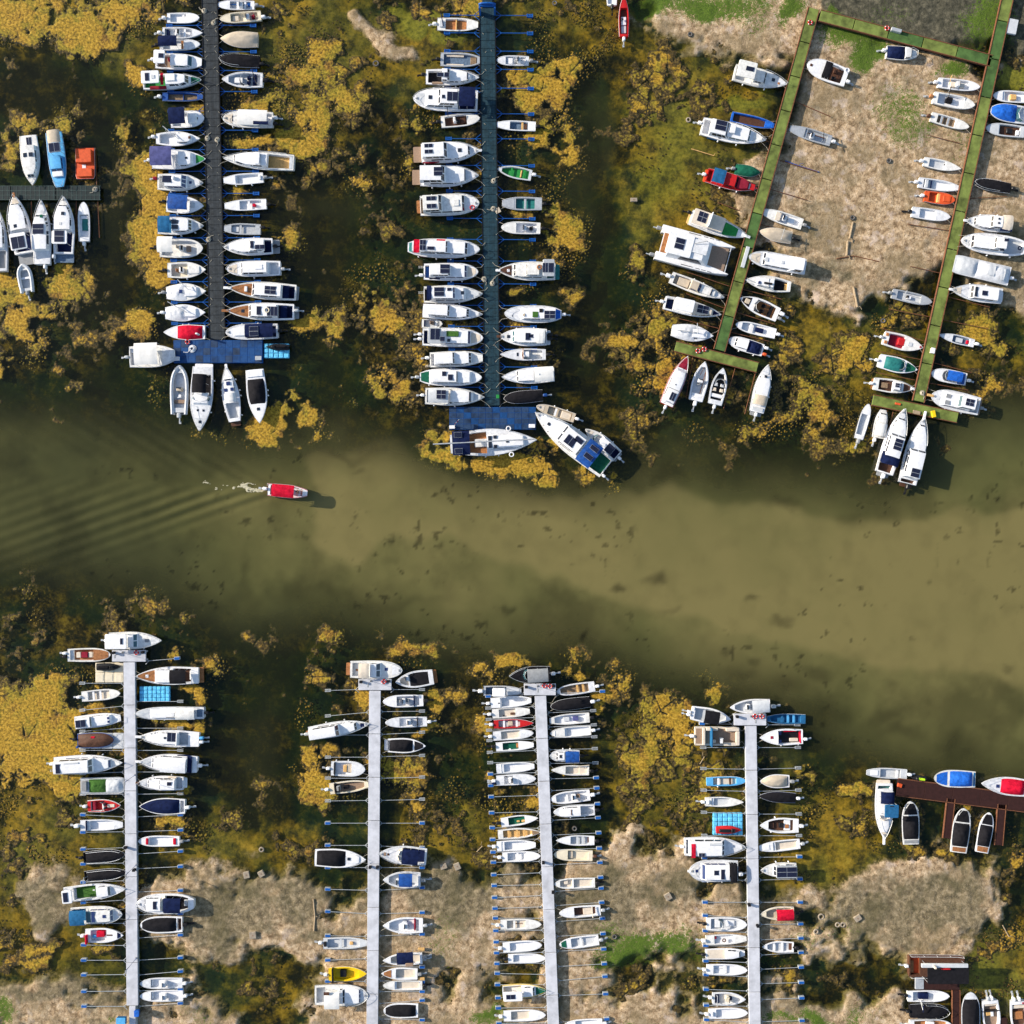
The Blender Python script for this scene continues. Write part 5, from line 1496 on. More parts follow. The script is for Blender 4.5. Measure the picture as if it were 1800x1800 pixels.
BOATS = """
AH|A|245 290 290 728 165|W1|p|ca:.22,.86,.74,.5,W1,2 so:.13,.05,.18,.28,1,2 gp:.38,.46,-.5,-.1 gp:.38,.46,.1,.5 rl:.7|weathered white cabin cruiser, leftmost above left edge pier
AH|A|470 262 530 745 150|L|b|ca:.45,.75,.7,.6,L,2,bglass bm:.02,.25,.75,1.1,S,.3 rf:.25,.43,.7,1.1,s,.3 so:.34,.3,.16,.62,1,2 bx:.72,.82,-.6,.6,.3,W rl:.9 pl:.3,.5,t|sky blue cabin cruiser with beige canopy above left edge pier
AH|A|745 402 752 672 165|O|x|tp:.08,.5,-.85,.85,O bx:.08,.5,-.8,.8,.5,O ht:.6,-.1,.5,W bx:.68,.95,-.8,.8,.3,O|small orange boxy motorboat above left edge pier
AH|A|-5 1480 -18 930 150|W2|p|ca:.35,.8,.7,.5,W w:.04,.33,G rl:.6|grey white cruiser cut by the left photo edge
AH|A|215 1325 125 815 190|W|p|ca:.38,.86,.76,.55 rf:.02,.3,.75,1.2,W so:.14,0,.2,.62,1,2 w:.03,.36,N ht:.45,.2,.45 pl:1.5,.75,G rl:.62 sr:.3,.8 pp:.3,t fe:1,.3,.6|tall white cruiser with flybridge and towed dinghy below left edge pier
AH|A|240 1655 203 1430 125|g|r|w:.1,.8,g tb:g th:.5,W ob:0,G|small grey inflatable dinghy tied behind a white cruiser
AH|A|370 1420 365 860 160|W|p|ca:.2,.78,.86,.8,W,2 so:.52,.05,.16,.62,2,1 ht:.72,-.3,.4,e ob:-.3,W rl:.7|white cruiser with long plain roof below left edge pier
AH|A|557 1330 562 828 190|W|p|ca:.40,.86,.76,.55 rf:.13,.36,.7,1.15,W so:.26,0,.2,.45,2,1 w:.03,.38,N ht:.68,-.1,.45 ht:.5,.1,.4,g pl:1.1,.85,z rl:.62 ob:.9,W|white cruiser with blue stern deck below left edge pier
AH|A|740 1220 735 875 105|W|r|w:.1,.68,W tp:.28,.62,-.5,.5,q,-.3 bx:.58,.66,-.6,.6,.2,W ob:0,W|white skiff with green floor mat below left edge pier
BL|B1|455 172 768 172 100|W|r|w:.1,.58,W th:.5 ob:0,W|plain white open skiff
BL|B1|410 312 800 318 110|W|p|w:.06,.74,W cs:.38 bx:.1,.16,-.6,.6,.3,N th:.55,W ob:0,W|white open motorboat with centre console
BL|B1|385 432 775 425 105|W|r|w:.08,.6,W bm:.02,.48,.95,.9,N,.25 th:.55,t ob:0,K|white skiff under navy awning
BL|B1|345 582 790 600 150|W|b|w:.04,.34,k ca:.34,.82,.78,.5,W,1,tglass,1.3 rf:.02,.26,.85,1.0,W,.1 so:.18,.2,.11,.3,1,1 st:.32,.2,m ob:.2,W|white boxy cruiser with grey raked windscreen
BL|B1|225 790 790 768 150|W|p|fd:.82,.97,e w:.02,.38,E ca:.40,.80,.74,.7,W,2 tp:.12,.4,-1.0,-.55,m,.1 rf:.02,.32,.8,1.0,W,.2 so:.12,.2,.07,.5,1,1 ht:.22,.2,.5,g tp:.32,.37,-.6,.9,X,.5 bx:.42,.58,-.3,.6,.12,W rl:.7|white cruiser with green foredeck and maroon side screen
BL|B1|410 925 800 930 82|B|b|w:.14,.86,n bx:.5,.52,-.8,.8,.2,B ob:0,W|narrow blue wooden punt
BL|B1|490 1152 815 1132 160|W|r|w:.05,.5,W bm:.02,.5,.98,1.1,N,.15 ca:.52,.8,.6,.3,W,0 ht:.78,0,.3|white motorboat under square navy canopy
BL|B1|350 1330 775 1330 140|W|s|w:.08,.45,W ca:.48,.82,.62,.35,W,0 ht:.78,0,.32,b mt:.2,1.4,.55,-.3,.8,.05 ob:.3,W|small white sailboat with lowered mast
BL|B1|310 1532 828 1525 185|W|p|fd:.82,.97,E bm:.02,.42,.98,1.2,V,.1 ca:.50,.78,.75,.45,W,0 ht:.66,0,.3 bx:.44,.5,-.5,.5,.2,W ob:0,W|white cruiser under worn violet tarpaulin roof
BL|B1|365 1742 805 1755 165|W|p|w:.03,.16,W1 ca:.18,.66,.76,.75,W,3,bglass,.9 so:.25,.1,.2,.4,1,1 di:.4,.2 ht:.72,0,.35,bglass rl:.66 ob:.4,m|white cruiser with navy wraparound windscreen
BL|B2|450 265 810 285 165|W|p|w:.05,.62,W bm:.1,.62,.85,1.0,B,.1 bx:.64,.76,-.3,.3,.08,g ob:.3,K fe:1,.5 fe:-1,.3|white motorboat with broad blue canopy
BL|B2|365 475 810 475 170|W|p|w:.02,.3,T bm:.06,.32,.9,1.0,T ca:.33,.76,.74,.6,W,3 gp:.34,.48,-.5,-.05 gp:.34,.48,.05,.5 gp:.70,.73,-.4,.4,bglass rl:.66 fe:-1,.5,.8|white cruiser with teal canvas aft and glass roof
BL|B2|385 690 802 690 180|W1|r|w:.05,.86,W1 bm:.01,.36,.82,1.2,c,.2 cs:.5,0,W1 st:.42,.2,i bx:.6,.7,-.3,.3,.3,k ob:.1,K,1.2|cream white motorboat with white bimini and consoles
BL|B2|460 900 830 895 155|W|p|w:.1,.52,C ca:.55,.85,.5,.12,W1,0 cs:.36,0,W st:.28,0,t ob:0,K,1.1 fe:-1,.5|white motorboat with beige open cockpit
BL|B2|448 1118 832 1100 165|W|s|cv:.02,.5,W,.3 ca:.48,.8,.55,.25,W,0 ht:.38,.05,.45,bglass mt:.35,1.3,.6,.1,.9,.05 ob:.1,G|white covered sailboat with navy hatch
BL|B2|438 1312 825 1305 160|W|s|cv:.02,.55,W2,.35 ca:.5,.8,.5,.22,W,0 mt:.12,1.2,.58,-.1,.9,.05 ob:.1,W|white sailboat fully sheeted in white
BL|B2|820 1495 425 1495 145|W|p|w:.06,.62,W cv:.06,.66,X,.5 bx:.1,.16,.3,.5,.9,W fe:-1,.4,.55|white motorboat under crimson cover with bow outward
BR|B1|1292 50 938 45 90|W|r|w:.1,.66,g th:.45 th:.25 cs:.35,.1,W ob:0,G|white open skiff with grey floor
BR|B1|1355 148 963 182 100|C|r|w:.08,.74,C cs:.32,.05,W bx:.55,.7,-.5,.5,.25,i st:.2,0,m ob:.3,W|cream open motorboat with white console
BR|B1|1325 382 968 370 155|S|p|cv:.0,.99,S,.45 ht:.04,0,.3,W|motorboat wrapped in beige grey canvas
BR|B1|1342 592 963 568 122|D|r|cv:.02,.98,D,.3 rl:.5 ob:.3,K|low motorboat under charcoal cover
BR|B1|1372 768 983 758 152|W|p|w:.06,.84,g bx:.5,.7,-.35,.35,.25,W ws:.55,glass st:.35,.3,N st:.35,-.3,N sb:.2,N mt:.1,.9,.22,-.9,1.2,.05,K ob:0,K,1.2|white bowrider motorboat with navy seats
BR|B1|1470 1150 990 1135 160|W|r|w:.02,.3,W ca:.32,.68,.72,.5,W,2 bm:.08,.66,.9,1.05,c,.1 tp:.04,.34,.6,1.0,N,.0 gp:.79,.81,-.35,.35 rl:.66 ob:.4,K ob:-.3,W fe:1,.6,.8|white cruiser with cream canvas roof
BR|B1|1670 1560 998 1518 165|W|p|ca:.36,.86,.76,.55,W,2 w:.06,.42,y so:.5,-.1,.075,.5,1,1 rf:.46,.54,.7,.9,W fd:.02,.06,g rl:.66 sr:.1,.5|long white cruiser with tan aft deck
BR|B1|1377 1702 998 1732 105|W|b|w:.12,.7,W th:.68,W bx:.05,.1,-.4,.4,.15,W2 ob:0,G fe:1,.3,.7|plain white punt with blunt bow
BR|B2|1407 265 1008 285 105|W|b|w:.12,.64,W th:.42,W bx:.26,.33,-.2,.3,.35,X ob:.1,K|white punt with red seat
BR|B2|1352 510 1003 500 105|s|b|w:.14,.8,s th:.55,s bx:.6,.8,-.5,.5,.12,g ob:-.4,K|bare aluminium punt
BR|B2|1467 668 998 682 165|W|p|w:.02,.22,N ca:.18,.88,.74,.5,W,0 ca:.14,.46,.66,.35,W,2 so:.22,.3,.2,.26,2,1 so:.38,0,.07,.42,1,1 tp:.05,.32,.62,1.0,N,-.2 pl:.9,.8,G ob:0,K rl:.6|white cruiser with solar panel and grey platform
BR|B2|1542 880 1028 890 150|W|r|w:.03,.2,W ca:.22,.74,.78,.8,W,2,glass,.6 bx:.3,.45,-.3,.3,.08,W rl:.7 ob:.1,s fe:1,.5|all white cruiser with long smooth roof
BR|B2|1692 1115 1050 1072 165|W|p|fd:.62,.95,t w:.02,.2,N bx:.72,.76,-.3,.3,.25,W ht:.74,0,.42 ca:.2,.66,.78,.75,W,2 so:.36,.05,.17,.46,2,2 tp:.1,.2,-.9,.9,N,.0 pl:.3,.8,G pp:.7,W rl:.55|white cruiser with teak foredeck and black solar roof
BR|B2|1672 1300 1032 1290 165|W|p|fd:.62,.95,t w:.02,.24,N ht:.76,0,.45 ca:.24,.68,.78,.75,W,2 so:.5,.05,.07,.5,1,1 so:.3,.1,.16,.55,3,1 lb:.38,0,C,.3 tp:.1,.2,-.9,.9,N,.0 pl:.6,.7,G ob:-.2,s pp:.7,t rl:.55|white cruiser with red teak foredeck and roof vent
BR|B2|1517 1482 1018 1497 150|W|r|w:.03,.6,N bm:.06,.6,.85,.9,N so:.42,.15,.17,.6,1,2 gp:.62,.65,-.5,.5 ca:.62,.85,.5,.2,W,0 ob:0,K|white cruiser with navy tarp and pale solar panels
BH|B3|95 368 535 352 210|W1|b|bm:.18,.68,.98,1.3,c,.1 fd:.72,.96,W2 w:.02,.16,g ob:0,s bx:.02,.1,.4,.8,.3,W|wide white pontoon boat with white awning left of blue head
BH|B3|572 900 577 460 165|g|r|w:.1,.86,W2 tb:g cs:.5,0,S st:.36,0,W bx:.2,.28,-.6,.6,.35,k rl:.8 ob:0,s,1.2 pl:.3,.8,G|grey inflatable motorboat below blue head, leftmost of four
BH|B3|800 462 770 1078 215|W|p|w:.12,.45,D bm:.13,.42,.62,1.1,D,-.05 ca:.40,.60,.66,.4,W,0 ws:.56,tglass,.45 ht:.68,-.25,.3 ht:.68,.25,.3 ht:.86,0,.4 rl:.6 pl:.5,.8,W|large white sports cruiser with black soft top below blue head
BH|B3|1105 985 1025 458 165|W|s|w:.06,.34,g bm:.34,.5,.65,.6,c ca:.48,.8,.6,.35,W,0 ht:.57,.4,.42,bglass ht:.57,-.35,.42,bglass ht:.68,0,.5,bglass gp:.74,.76,-.35,.35 pl:.6,.55,b rl:.7 pp:.3,W fe:1,.2,.5,.6 fe:-1,.1,.45,.55,.75|narrow white sailboat with fenders below blue head
BH|B3|1295 488 1347 1002 190|W|p|cv:.18,.64,D,.55,.88 bx:.02,.14,-.8,.8,.15,W ht:.74,0,.42 fe:1,.4 fe:1,.5|white motorboat with black cockpit cover below blue head
MH|M1|655 402 1002 435 112|R/W|b|w:.06,.88,W bm:.16,.72,.96,1.5,X cs:.55,0,W sb:.3,i th:.8,W ob:.1,W,1.1 rd:.05,.8,.3,2|small motorboat with bright red awning under way in the channel
CL|C1|430 230 820 240 127|W|b|w:.2,.72,t bx:.45,.48,-.8,.8,.3,y mt:.1,1.0,.16,-.8,1.1,.06,N bx:.05,.14,-.5,.5,.2,g ob:0,W|white punt with orange wooden floor
CL|C1|460 567 842 580 135|s|b|w:.08,.92,z tp:.15,.58,.45,.75,i,-.2 tp:.15,.58,-.8,-.5,i,-.2 bx:.75,.9,-.5,.5,.15,n ob:0,K|grey punt with blue floor and pale side benches
CL|C1|320 735 832 745 155|W|p|w:.04,.3,D ca:.3,.86,.7,.4,W,0 ca:.3,.46,.74,.5,W,2 so:.4,-.15,.09,.3,1,1 so:.28,-.15,.12,.26,1,1 gp:.77,.79,-.4,.4 tp:.12,.32,-.95,-.6,k,.05 rl:.7 ob:.3,K|white cruiser with grey aft cockpit
CL|C1|815 968 200 945 215|W|r|w:.03,.3,N bm:.03,.28,.85,1.4,N ca:.3,.82,.72,.55,W,0 ca:.3,.62,.7,.65,W,2 so:.38,.05,.17,.4,2,1 so:.52,.1,.05,.16,1,1 ht:.73,0,.5 rl:.6 sr:.3,.7|large white cruiser bow outward with navy aft cover
CL|C1|465 1170 837 1132 120|W|r|w:.1,.66,b cs:.36,.1,W st:.44,-.1,K bx:.5,.62,-.4,.4,.25,b mt:.2,1.8,.2,.3,1.2,.05,K ob:.1,K|white motorboat with dark wooden cockpit
CL|C1|275 1470 837 1445 200|W|p|ca:.04,.84,.78,.45,W,2 ca:.02,.46,.74,.7,W,2 so:.14,.35,.14,.18,2,1 so:.14,-.2,.14,.18,2,1 ht:.66,0,.5 tp:.02,.3,-.98,-.82,m,.0 pl:1.1,.75,k rl:.6 pp:.3,W fe:-1,.05,.62|white cruiser with tan bathing platform and maroon trim
CL|C1|265 1690 827 1685 205|W|p|ca:.06,.78,.80,.5,W,1,glass,.4 ca:.0,.44,.76,.8,W,2 so:.32,.1,.15,.4,1,2 pl:1.1,.7,k rl:.62 fe:-1,.2,.5,.7|white cruiser with square solar panel and tan platform
CL|C2|265 665 832 640 205|W1|r|w:.01,.1,k ca:.06,.76,.78,.55,W1,2 ca:.05,.38,.76,.65,W1,2 so:.2,.35,.16,.2,2,1 so:.2,-.35,.16,.2,2,1 bx:.56,.66,-.3,.3,.1,W1 lb:.88,-.4,R pl:.5,.6,t rl:.6 fe:1,.2,.8|white cruiser with twin solar panels and red lifebuoy
CL|C2|145 1060 837 1085 180|W|d|fd:.02,.1,q ca:.06,.84,.66,.6,W,2 ca:.18,.56,.62,.35,W,2 tp:.09,.17,-.7,.7,X,.05 so:.22,.05,.085,.55,2,2 so:.33,-.25,.1,.18,1,1 tp:.4,.52,.35,.9,X,.3 tp:.16,.34,-.9,-.65,m,-.4 rl:.7 fe:-1,.15,.4,.6,.8|long white cruiser with red canvas and teal stern
CL|C2|300 1295 822 1300 165|W|r|w:.02,.12,B ca:.1,.8,.74,.5,W,2,bglass ca:.12,.5,.62,.5,W,1 so:.4,.1,.18,.52,1,2 tp:.1,.3,-.9,-.6,N,.0 rd:.05,.6,.8,3 ob:-.4,W rl:.66 fe:-1,.5,.7|white cruiser with dark solar pair and boarding ladder
CL|C2|300 1515 866 1510 170|W|p|w:.01,.12,D ca:.1,.72,.74,.5,W,0 ca:.12,.54,.66,.45,W,2,bglass so:.27,.1,.17,.5,1,2 so:.44,.35,.07,.18,1,1 ht:.66,.05,.45 rd:.05,.3,.8,3 tp:.06,.14,-.8,.8,N,.0 rl:.55|white cruiser with navy windscreen band and square hatch
CL|C2|290 1668 866 1708 145|W|p|ca:.1,.78,.80,.6,W,3,glass,.7 ca:.1,.46,.72,.45,W,2 rl:.66 sr:.4,.8|white cruiser with two plain white roof tiers
CL|C3|215 160 367 165 66|W|r|w:.1,.86,g bx:.1,.16,-.7,.7,.3,N st:.5,.2,k th:.7,W|tiny white dinghy skiff
CL|C3|220 260 667 270 135|W|r|w:.02,.12,N rf:.1,.32,.85,1.1,s so:.22,.15,.16,.6,2,1 ca:.3,.8,.74,.55,W,1,bglass bx:.4,.6,.0,.6,.15,F so:.34,-.35,.08,.26,1,1 ht:.44,-.4,.4 ob:.3,W ob:-.2,W rl:.62 sr:.2,.7|white cruiser crowded with solar panels and outboards
CL|C3|275 430 663 415 115|W|b|w:.02,.1,W ca:.08,.8,.8,.6,W,3 ca:.1,.48,.74,.4,W,2 rd:.05,-.7,.7,3 ob:.3,W rl:.7|white blunt bowed cruiser with grey roof rail
CL|C3|200 555 657 560 125|W|d|fd:.02,.15,e ca:.18,.84,.72,.4,W,0 ca:.22,.62,.66,.3,W,1 so:.4,.3,.07,.28,1,1 so:.5,-.1,.08,.34,1,1 rl:.7 ob:0,s fe:1,.5 fe:-1,.15,.4|white double ended cruiser with green stern cover
CL|C3|240 695 677 705 130|W|p|w:.03,.38,g bm:.06,.4,.8,.9,g so:.28,.1,.16,.5,2,2 ca:.42,.82,.7,.4,W,0 gp:.74,.77,-.5,.5 ws:.5,glass rl:.6 ob:.1,W fe:-1,.5,.15|white cruiser with four panel solar array
CH|C3|425 1050 1062 1018 195|W|s|w:.2,.42,t bm:.03,.23,.9,1.3,N ca:.42,.86,.5,.35,W,0 bx:.28,.42,-.3,.3,.3,W1 mt:-.19,0,.98,.02,1.5,.09 ht:.52,.35,.45 ht:.52,-.35,.45 ht:.66,0,.4 gp:.44,.48,-.45,.45 so:.1,.6,.09,.2,1,1 so:.1,-.6,.09,.2,1,1 rl:.7 lb:.68,.95,W lb:.7,-1.0,W fe:-1,.1,.4,.55 fe:1,.1|large white sailboat with lowered mast beside blue panelled head
CH|C3|1340 858 1060 770 72|S|r|w:.08,.7,S bx:.1,.35,-.7,.7,.12,i th:.5,W ob:0,W|beige open skiff beside large cruiser at blue panelled head
CH|C3|1575 1225 1050 815 190|W|p|w:.01,.16,e bm:.16,.34,.98,1.3,B ca:.34,.9,.78,.5,W,0 ca:.36,.64,.72,.6,W,2 so:.5,.15,.12,.36,2,1 so:.43,-.3,.1,.2,1,1 so:.24,.25,.1,.2,1,1 so:.24,-.5,.1,.18,1,1 ht:.8,.1,.4 fe:-1,.3,.5,.6 ob:.6,W rl:.66|large white cruiser with blue canopy moored diagonally
CH|C3|1655 1140 1420 938 112|W|p|w:.02,.2,N ca:.2,.6,.8,.6,W,0 so:.26,0,.2,.6,1,1 ws:.72,tglass pl:.3,.7,G ob:0,W|small white cruiser lashed beside the diagonal cruiser
CR|C1|1307 583 998 577 95|W|r|w:.1,.72,W cs:.3,0,W st:.4,.1,G bx:.5,.66,-.6,.6,.2,W ob:0,G|white open skiff with small console
CR|C1|1372 1212 998 1195 95|W|b|w:.2,.66,z th:.34,y bx:.22,.3,-.5,.5,.2,b ob:0,K|white punt with blue floor and pine thwart
CR|C1|1332 1682 1003 1618 115|g|p|w:.08,.86,E th:.58,E th:.22,E bx:.28,.32,-.6,.6,.2,y ob:-.2,W|pale rowing skiff with bright green inside
CR|C2|1432 645 1053 640 125|s|b|w:.18,.66,q th:.42,s fd:.7,.96,s ob:0,K|grey punt with teal floor
CR|C2|1417 880 1043 870 115|W|r|w:.1,.62,W cs:.4,.05,W st:.24,0,K bx:.2,.26,-.4,.4,.25,G ob:0,K|white open motorboat with round seat
CR|C2|1560 1292 1010 1285 180|W1|p|fd:.76,.97,b w:.02,.14,q ca:.14,.74,.76,.55,W1,2 ca:.28,.52,.6,.35,W1,2 rf:.02,.22,.9,1.3,s,-.1 so:.08,-.1,.09,.5,1,1 so:.18,-.1,.09,.5,2,1 bx:.79,.84,-.15,.15,.1,W lb:.28,-.2,t rl:.7 pp:.3,W pl:.6,.8,q|white cruiser with brown foredeck and overhanging solar rack
CR|C2|1620 1705 1073 1700 165|W|d|fd:.02,.12,P ca:.1,.72,.66,.55,W,0 so:.21,.15,.19,.45,2,2 ht:.46,.15,.75,F ht:.36,-.3,.5,K ht:.66,.2,.35,S gp:.85,.87,.2,.3 ob:0,W rl:.7|white oval cruiser with royal blue stern cover
CR|C3|1135 262 783 258 132|W|p|w:.02,.14,W1 ca:.1,.74,.76,.6,W,2,tglass bm:.04,.22,.8,.9,c so:.4,.05,.1,.4,1,1 so:.33,.0,.09,.2,1,1 ht:.8,0,.42 pl:.5,.8,W2 ob:.15,K,1.2 ob:-.25,K,1.2 pp:.3,b|white cruiser with twin black outboards
CR|C3|1127 390 793 390 86|W|p|w:.08,.48,W1 ca:.36,.54,.5,.4,W,1 gp:.6,.64,-.3,.3 mt:.5,.9,.5,-.9,.6,.05,t ob:0,K|slim white motorboat with pointed bow
CR|C3|1190 535 803 557 117|W|p|bm:.02,.38,.92,.8,c ca:.38,.72,.7,.35,W,2 rl:.6 ht:.3,0,.2,W|all white motorboat under white cover
CR|C3|1105 690 820 715 90|D|r|cv:.0,.98,D,.3 ob:0,B|charcoal covered skiff
DH|D1|150 262 150 -30 72|R|p|w:.06,.7,b bx:.3,.5,-.5,.5,.25,W ht:.42,.3,.3,glass bx:.1,.28,-.5,.5,.2,g ob:0,W|red motorboat with white seats at top edge mud bank
DH|D1|65 38 62 -60 72|W|b|w:.1,.8,W ob:0,K|white skiff cut off by the top photo edge
DL|D1|945 517 1325 607 132|W1|p|w:.03,.3,W1 rf:.02,.36,.9,1.4,W1 so:.24,.1,.15,.25,1,1 ca:.36,.6,.66,.5,W1,2 ht:.73,.1,.45 ht:.84,-.15,.3,t rl:.55|weathered white cruiser with boxy hardtop
DL|D1|925 837 1227 905 78|P|b|w:.04,.8,b fd:.82,.97,P|bright blue punt with brown floor
DL|D1|712 905 1170 1010 142|W|p|w:.02,.14,W ca:.12,.44,.8,.9,W,1 ca:.38,.76,.68,.5,W,2,tglass so:.27,.15,.17,.5,1,2 bx:.42,.5,-.3,.5,.35,W tp:.12,.3,-.98,-.8,T,-.4 ht:.3,-.75,.3 rl:.6 sr:.5,.9 ob:.3,W|white cruiser with blue side windows and roof panels
DL|D1|955 1215 1132 1245 82|e|p|cv:.0,.98,e,.3 ob:0,G|small motorboat wrapped in wrinkled green tarp
DL|D2|668 258 1150 392 150|R|p|w:.02,.1,R bm:.1,.34,.9,.9,T ca:.34,.62,.8,.6,R,2 ca:.6,.84,.7,.3,m,2 bx:.86,.95,-.4,.4,.1,R ob:0,W pl:.3,.8,O|red cruiser with blue canvas stern
DL|D2|512 662 1055 852 165|W|p|rf:.02,.56,.86,1.0,i so:.18,.1,.16,.6,2,2 fd:.58,.82,E sr:.05,.6 rl:.55 pp:.4,W pl:.3,.7,y ob:.5,K bx:.3,.32,-.8,.8,.9,W|white cruiser with beige upper deck and green foredeck
DL|D2|325 1240 832 1440 125|W1|p|w:.06,.36,S bx:.14,.34,-.6,.6,.4,S ca:.36,.56,.72,.6,S,2,bglass ca:.55,.84,.6,.25,W1,0 gp:.74,.76,-.5,.5 ob:.1,W,1.2 rl:.7|cream topped white cruiser with sand canopy
DL|D2|262 1482 800 1602 140|W|p|w:.03,.16,N rf:.16,.5,.84,1.1,W ca:.5,.86,.8,.35,i,0 so:.67,.1,.2,.55,2,2 fd:.86,.97,N rl:.8 sr:.02,.5 ob:.1,W|white cruiser with white hardtop and foredeck solar
DL|D3|335 548 732 605 160|W|s|cv:.02,.55,W2,.3 ca:.5,.86,.5,.22,W,0 gp:.4,.62,-.65,-.55 mt:.55,1.1,.6,-.1,.9,.06 mt:.1,.0,.62,.05,.6,.05|white sheeted sailboat with pale mast stub
DH|D3|280 1262 482 800 150|R/W|p|fd:.75,.97,m ca:.04,.74,.84,.7,W,0 so:.17,-.25,.16,.34,1,2 ht:.4,0,.15,K bx:.3,.31,-.8,.8,.1,G rl:.7 ob:0,W bx:.0,.05,.3,.7,.3,W|white long roofed cruiser with maroon foredeck below left green pier head
DH|D3|560 1222 652 850 150|W|p|w:.1,.86,g cs:.5,0,W st:.44,.1,G sb:.14,W mt:.62,.3,.85,.0,.6,.04,b ob:0,W,1.2|white open motorboat with grey helm below left green pier head
DH|D3|745 1258 826 910 150|W|p|w:.12,.84,K st:.4,.45,i st:.4,-.45,i st:.54,.4,g st:.54,-.4,g ws:.7 sb:.24,W ob:0,W|white motorboat with black floor and pale seats
DH|D3|1145 1332 1252 880 155|W|p|ca:.25,.8,.8,.45,W,0 ht:.74,0,.36 bm:.14,.34,.86,.7,S pl:.5,.7,G ob:0,W bx:.02,.1,-.7,.7,.1,g rl:.7|white smooth topped cruiser alone below left green pier head right end
DR|D1|1752 560 1468 460 142|W|r|w:.1,.58,b bm:.42,.6,.8,.5,D st:.3,.4,K st:.3,-.3,b ht:.9,0,.35,b ob:.3,W lb:.05,-.7,W|white motorboat with black hood stranded on mud
DR|D1|1640 1012 1343 922 82|s|b|w:.1,.64,s cs:.45,.2,W th:.6,s mt:.2,1.0,.25,-.9,.9,.04,K ob:0,W|aluminium punt lying on mud
DR|D2|1582 732 1203 610 115|W|b|w:.08,.6,W bx:.55,.68,-.7,.7,.1,i ht:.6,0,.35,glass bx:.2,.35,-.4,.4,.3,W cs:.45,0,W ob:0,G|white punt with blunt square bow on mud
DR|D2|1482 862 1168 798 128|S|p|cv:.0,.98,S,.5 ob:0,K mt:.35,1.0,.3,-.9,1.0,.03|sand coloured covered motorboat on mud
DR|D2|1612 1142 1068 1040 162|W|r|ca:.2,.76,.76,.5,W,2 ca:.04,.3,.86,1.0,W,0 ht:.7,.1,.5,g ht:.42,.1,.4,g rl:.7 pl:.2,.8,W fe:1,.2,.9|large white cruiser stranded with boxy aft cabin
DR|D2|1472 1332 1033 1265 145|W|s|w:.06,.36,D ca:.38,.76,.56,.35,W,0 ht:.7,.15,.36,bglass bx:.42,.6,.0,.25,.15,K bx:.04,.12,-.4,.4,.1,y mt:.98,.2,.3,1.2,1.2,.06 mt:.5,.7,.5,-.6,.5,.04|white sailboat with dark cockpit and lowered mast
DR|D2|1352 1602 983 1438 155|W|p|w:.1,.58,t ws:.6,glass st:.4,.35,D st:.4,-.35,D sb:.2,D fd:.72,.93,D bx:.74,.86,-.3,.3,.1,S ob:-.3,W,1.2 ob:.3,G|white bowrider motorboat with teak floor
DR|D3|1327 582 943 490 107|W|r|w:.14,.84,W th:.62,W bx:.3,.5,-.4,.4,.25,N ob:0,W|white skiff with navy cushion box
DR|D3|1207 742 873 640 125|W|r|w:.04,.12,W ca:.44,.82,.72,.4,W,2 cv:.08,.44,N,.45 ob:.5,O ob:-.5,W|white cruiser with navy stern cover
EL|E1|925 790 1322 835 105|W|r|w:.1,.74,W bx:.3,.42,-.5,.5,.3,i cs:.46,0,W bx:.52,.64,-.4,.4,.25,i mt:.24,1.0,.22,-.6,.8,.04,y ob:0,W|white skiff with cream seats on mud
EL|E1|882 932 1272 1010 125|W|r|w:.1,.74,W bx:.3,.46,-.3,.5,.45,D mt:.28,1.4,.28,-.1,1.2,.05,K ob:.1,t|white open motorboat with black console cover
EL|E1|857 1117 1217 1220 100|W1|r|w:.16,.64,n th:.28,s th:.45,s ob:0,b|white skiff with wet plank floor
EL|E1|787 1547 1142 1620 100|W|p|w:.14,.58,g bx:.56,.6,.2,.5,.2,K ob:0,W|pale empty skiff with pointed bow
EH|E1|428 497 715 522 132|W1|b|w:.5,.62,g cv:.02,.6,N,.5 ca:.6,.86,.8,.4,W1,2 rl:.8 ob:.2,W|white cruiser with dark tarp stranded below the green cross walk
EL|E2|792 330 1167 385 105|W|b|w:.12,.9,W bx:.32,.34,-.8,.8,.3,N sb:.2,g ob:0,W|white punt with black strap
EL|E2|850 460 1137 502 112|O|r|w:.14,.5,O bx:.42,.54,-.8,.8,.35,y bx:.6,.85,-.5,.5,.1,O ob:0,W|orange red motorboat
EL|E2|727 612 1092 665 110|W|r|w:.2,.62,W ob:0,K|white smooth skiff with open stern well
EL|E2|540 1395 917 1480 100|s|r|w:.12,.72,g bx:.38,.48,-.3,.3,.3,W bx:.36,.42,-.2,.3,.35,K mt:.28,.8,.24,-.5,.9,.04 ob:0,G|light grey skiff at mud edge
EL|E3|460 292 832 390 150|W1|p|w:.12,.52,m bx:.36,.52,-.4,.5,.5,R bx:.6,.72,-.25,.25,.08,g bx:.02,.1,.3,.7,.1,t bx:.02,.1,-.7,-.3,.1,t ob:0,s ht:.93,0,.25,m|cream motorboat with red console
EL|E3|415 512 777 602 145|W|p|cv:.14,.64,q,.35,.9 fd:.7,.94,e ws:.66 ob:0,W|white motorboat with dark green covers
EL|E3|362 732 742 785 130|W|p|w:.12,.48,b bx:.2,.36,-.4,.4,.3,n ca:.46,.7,.62,.55,W,2 so:.54,.1,.11,.3,1,2 fd:.74,.9,b pl:.25,.8,t ob:0,W rl:.6 pp:.2,W|small white cruiser with brown decks
EH|E3|215 1262 312 928 95|W|r|w:.12,.7,g ob:0,G,1.1|plain pale skiff leftmost below right green pier head
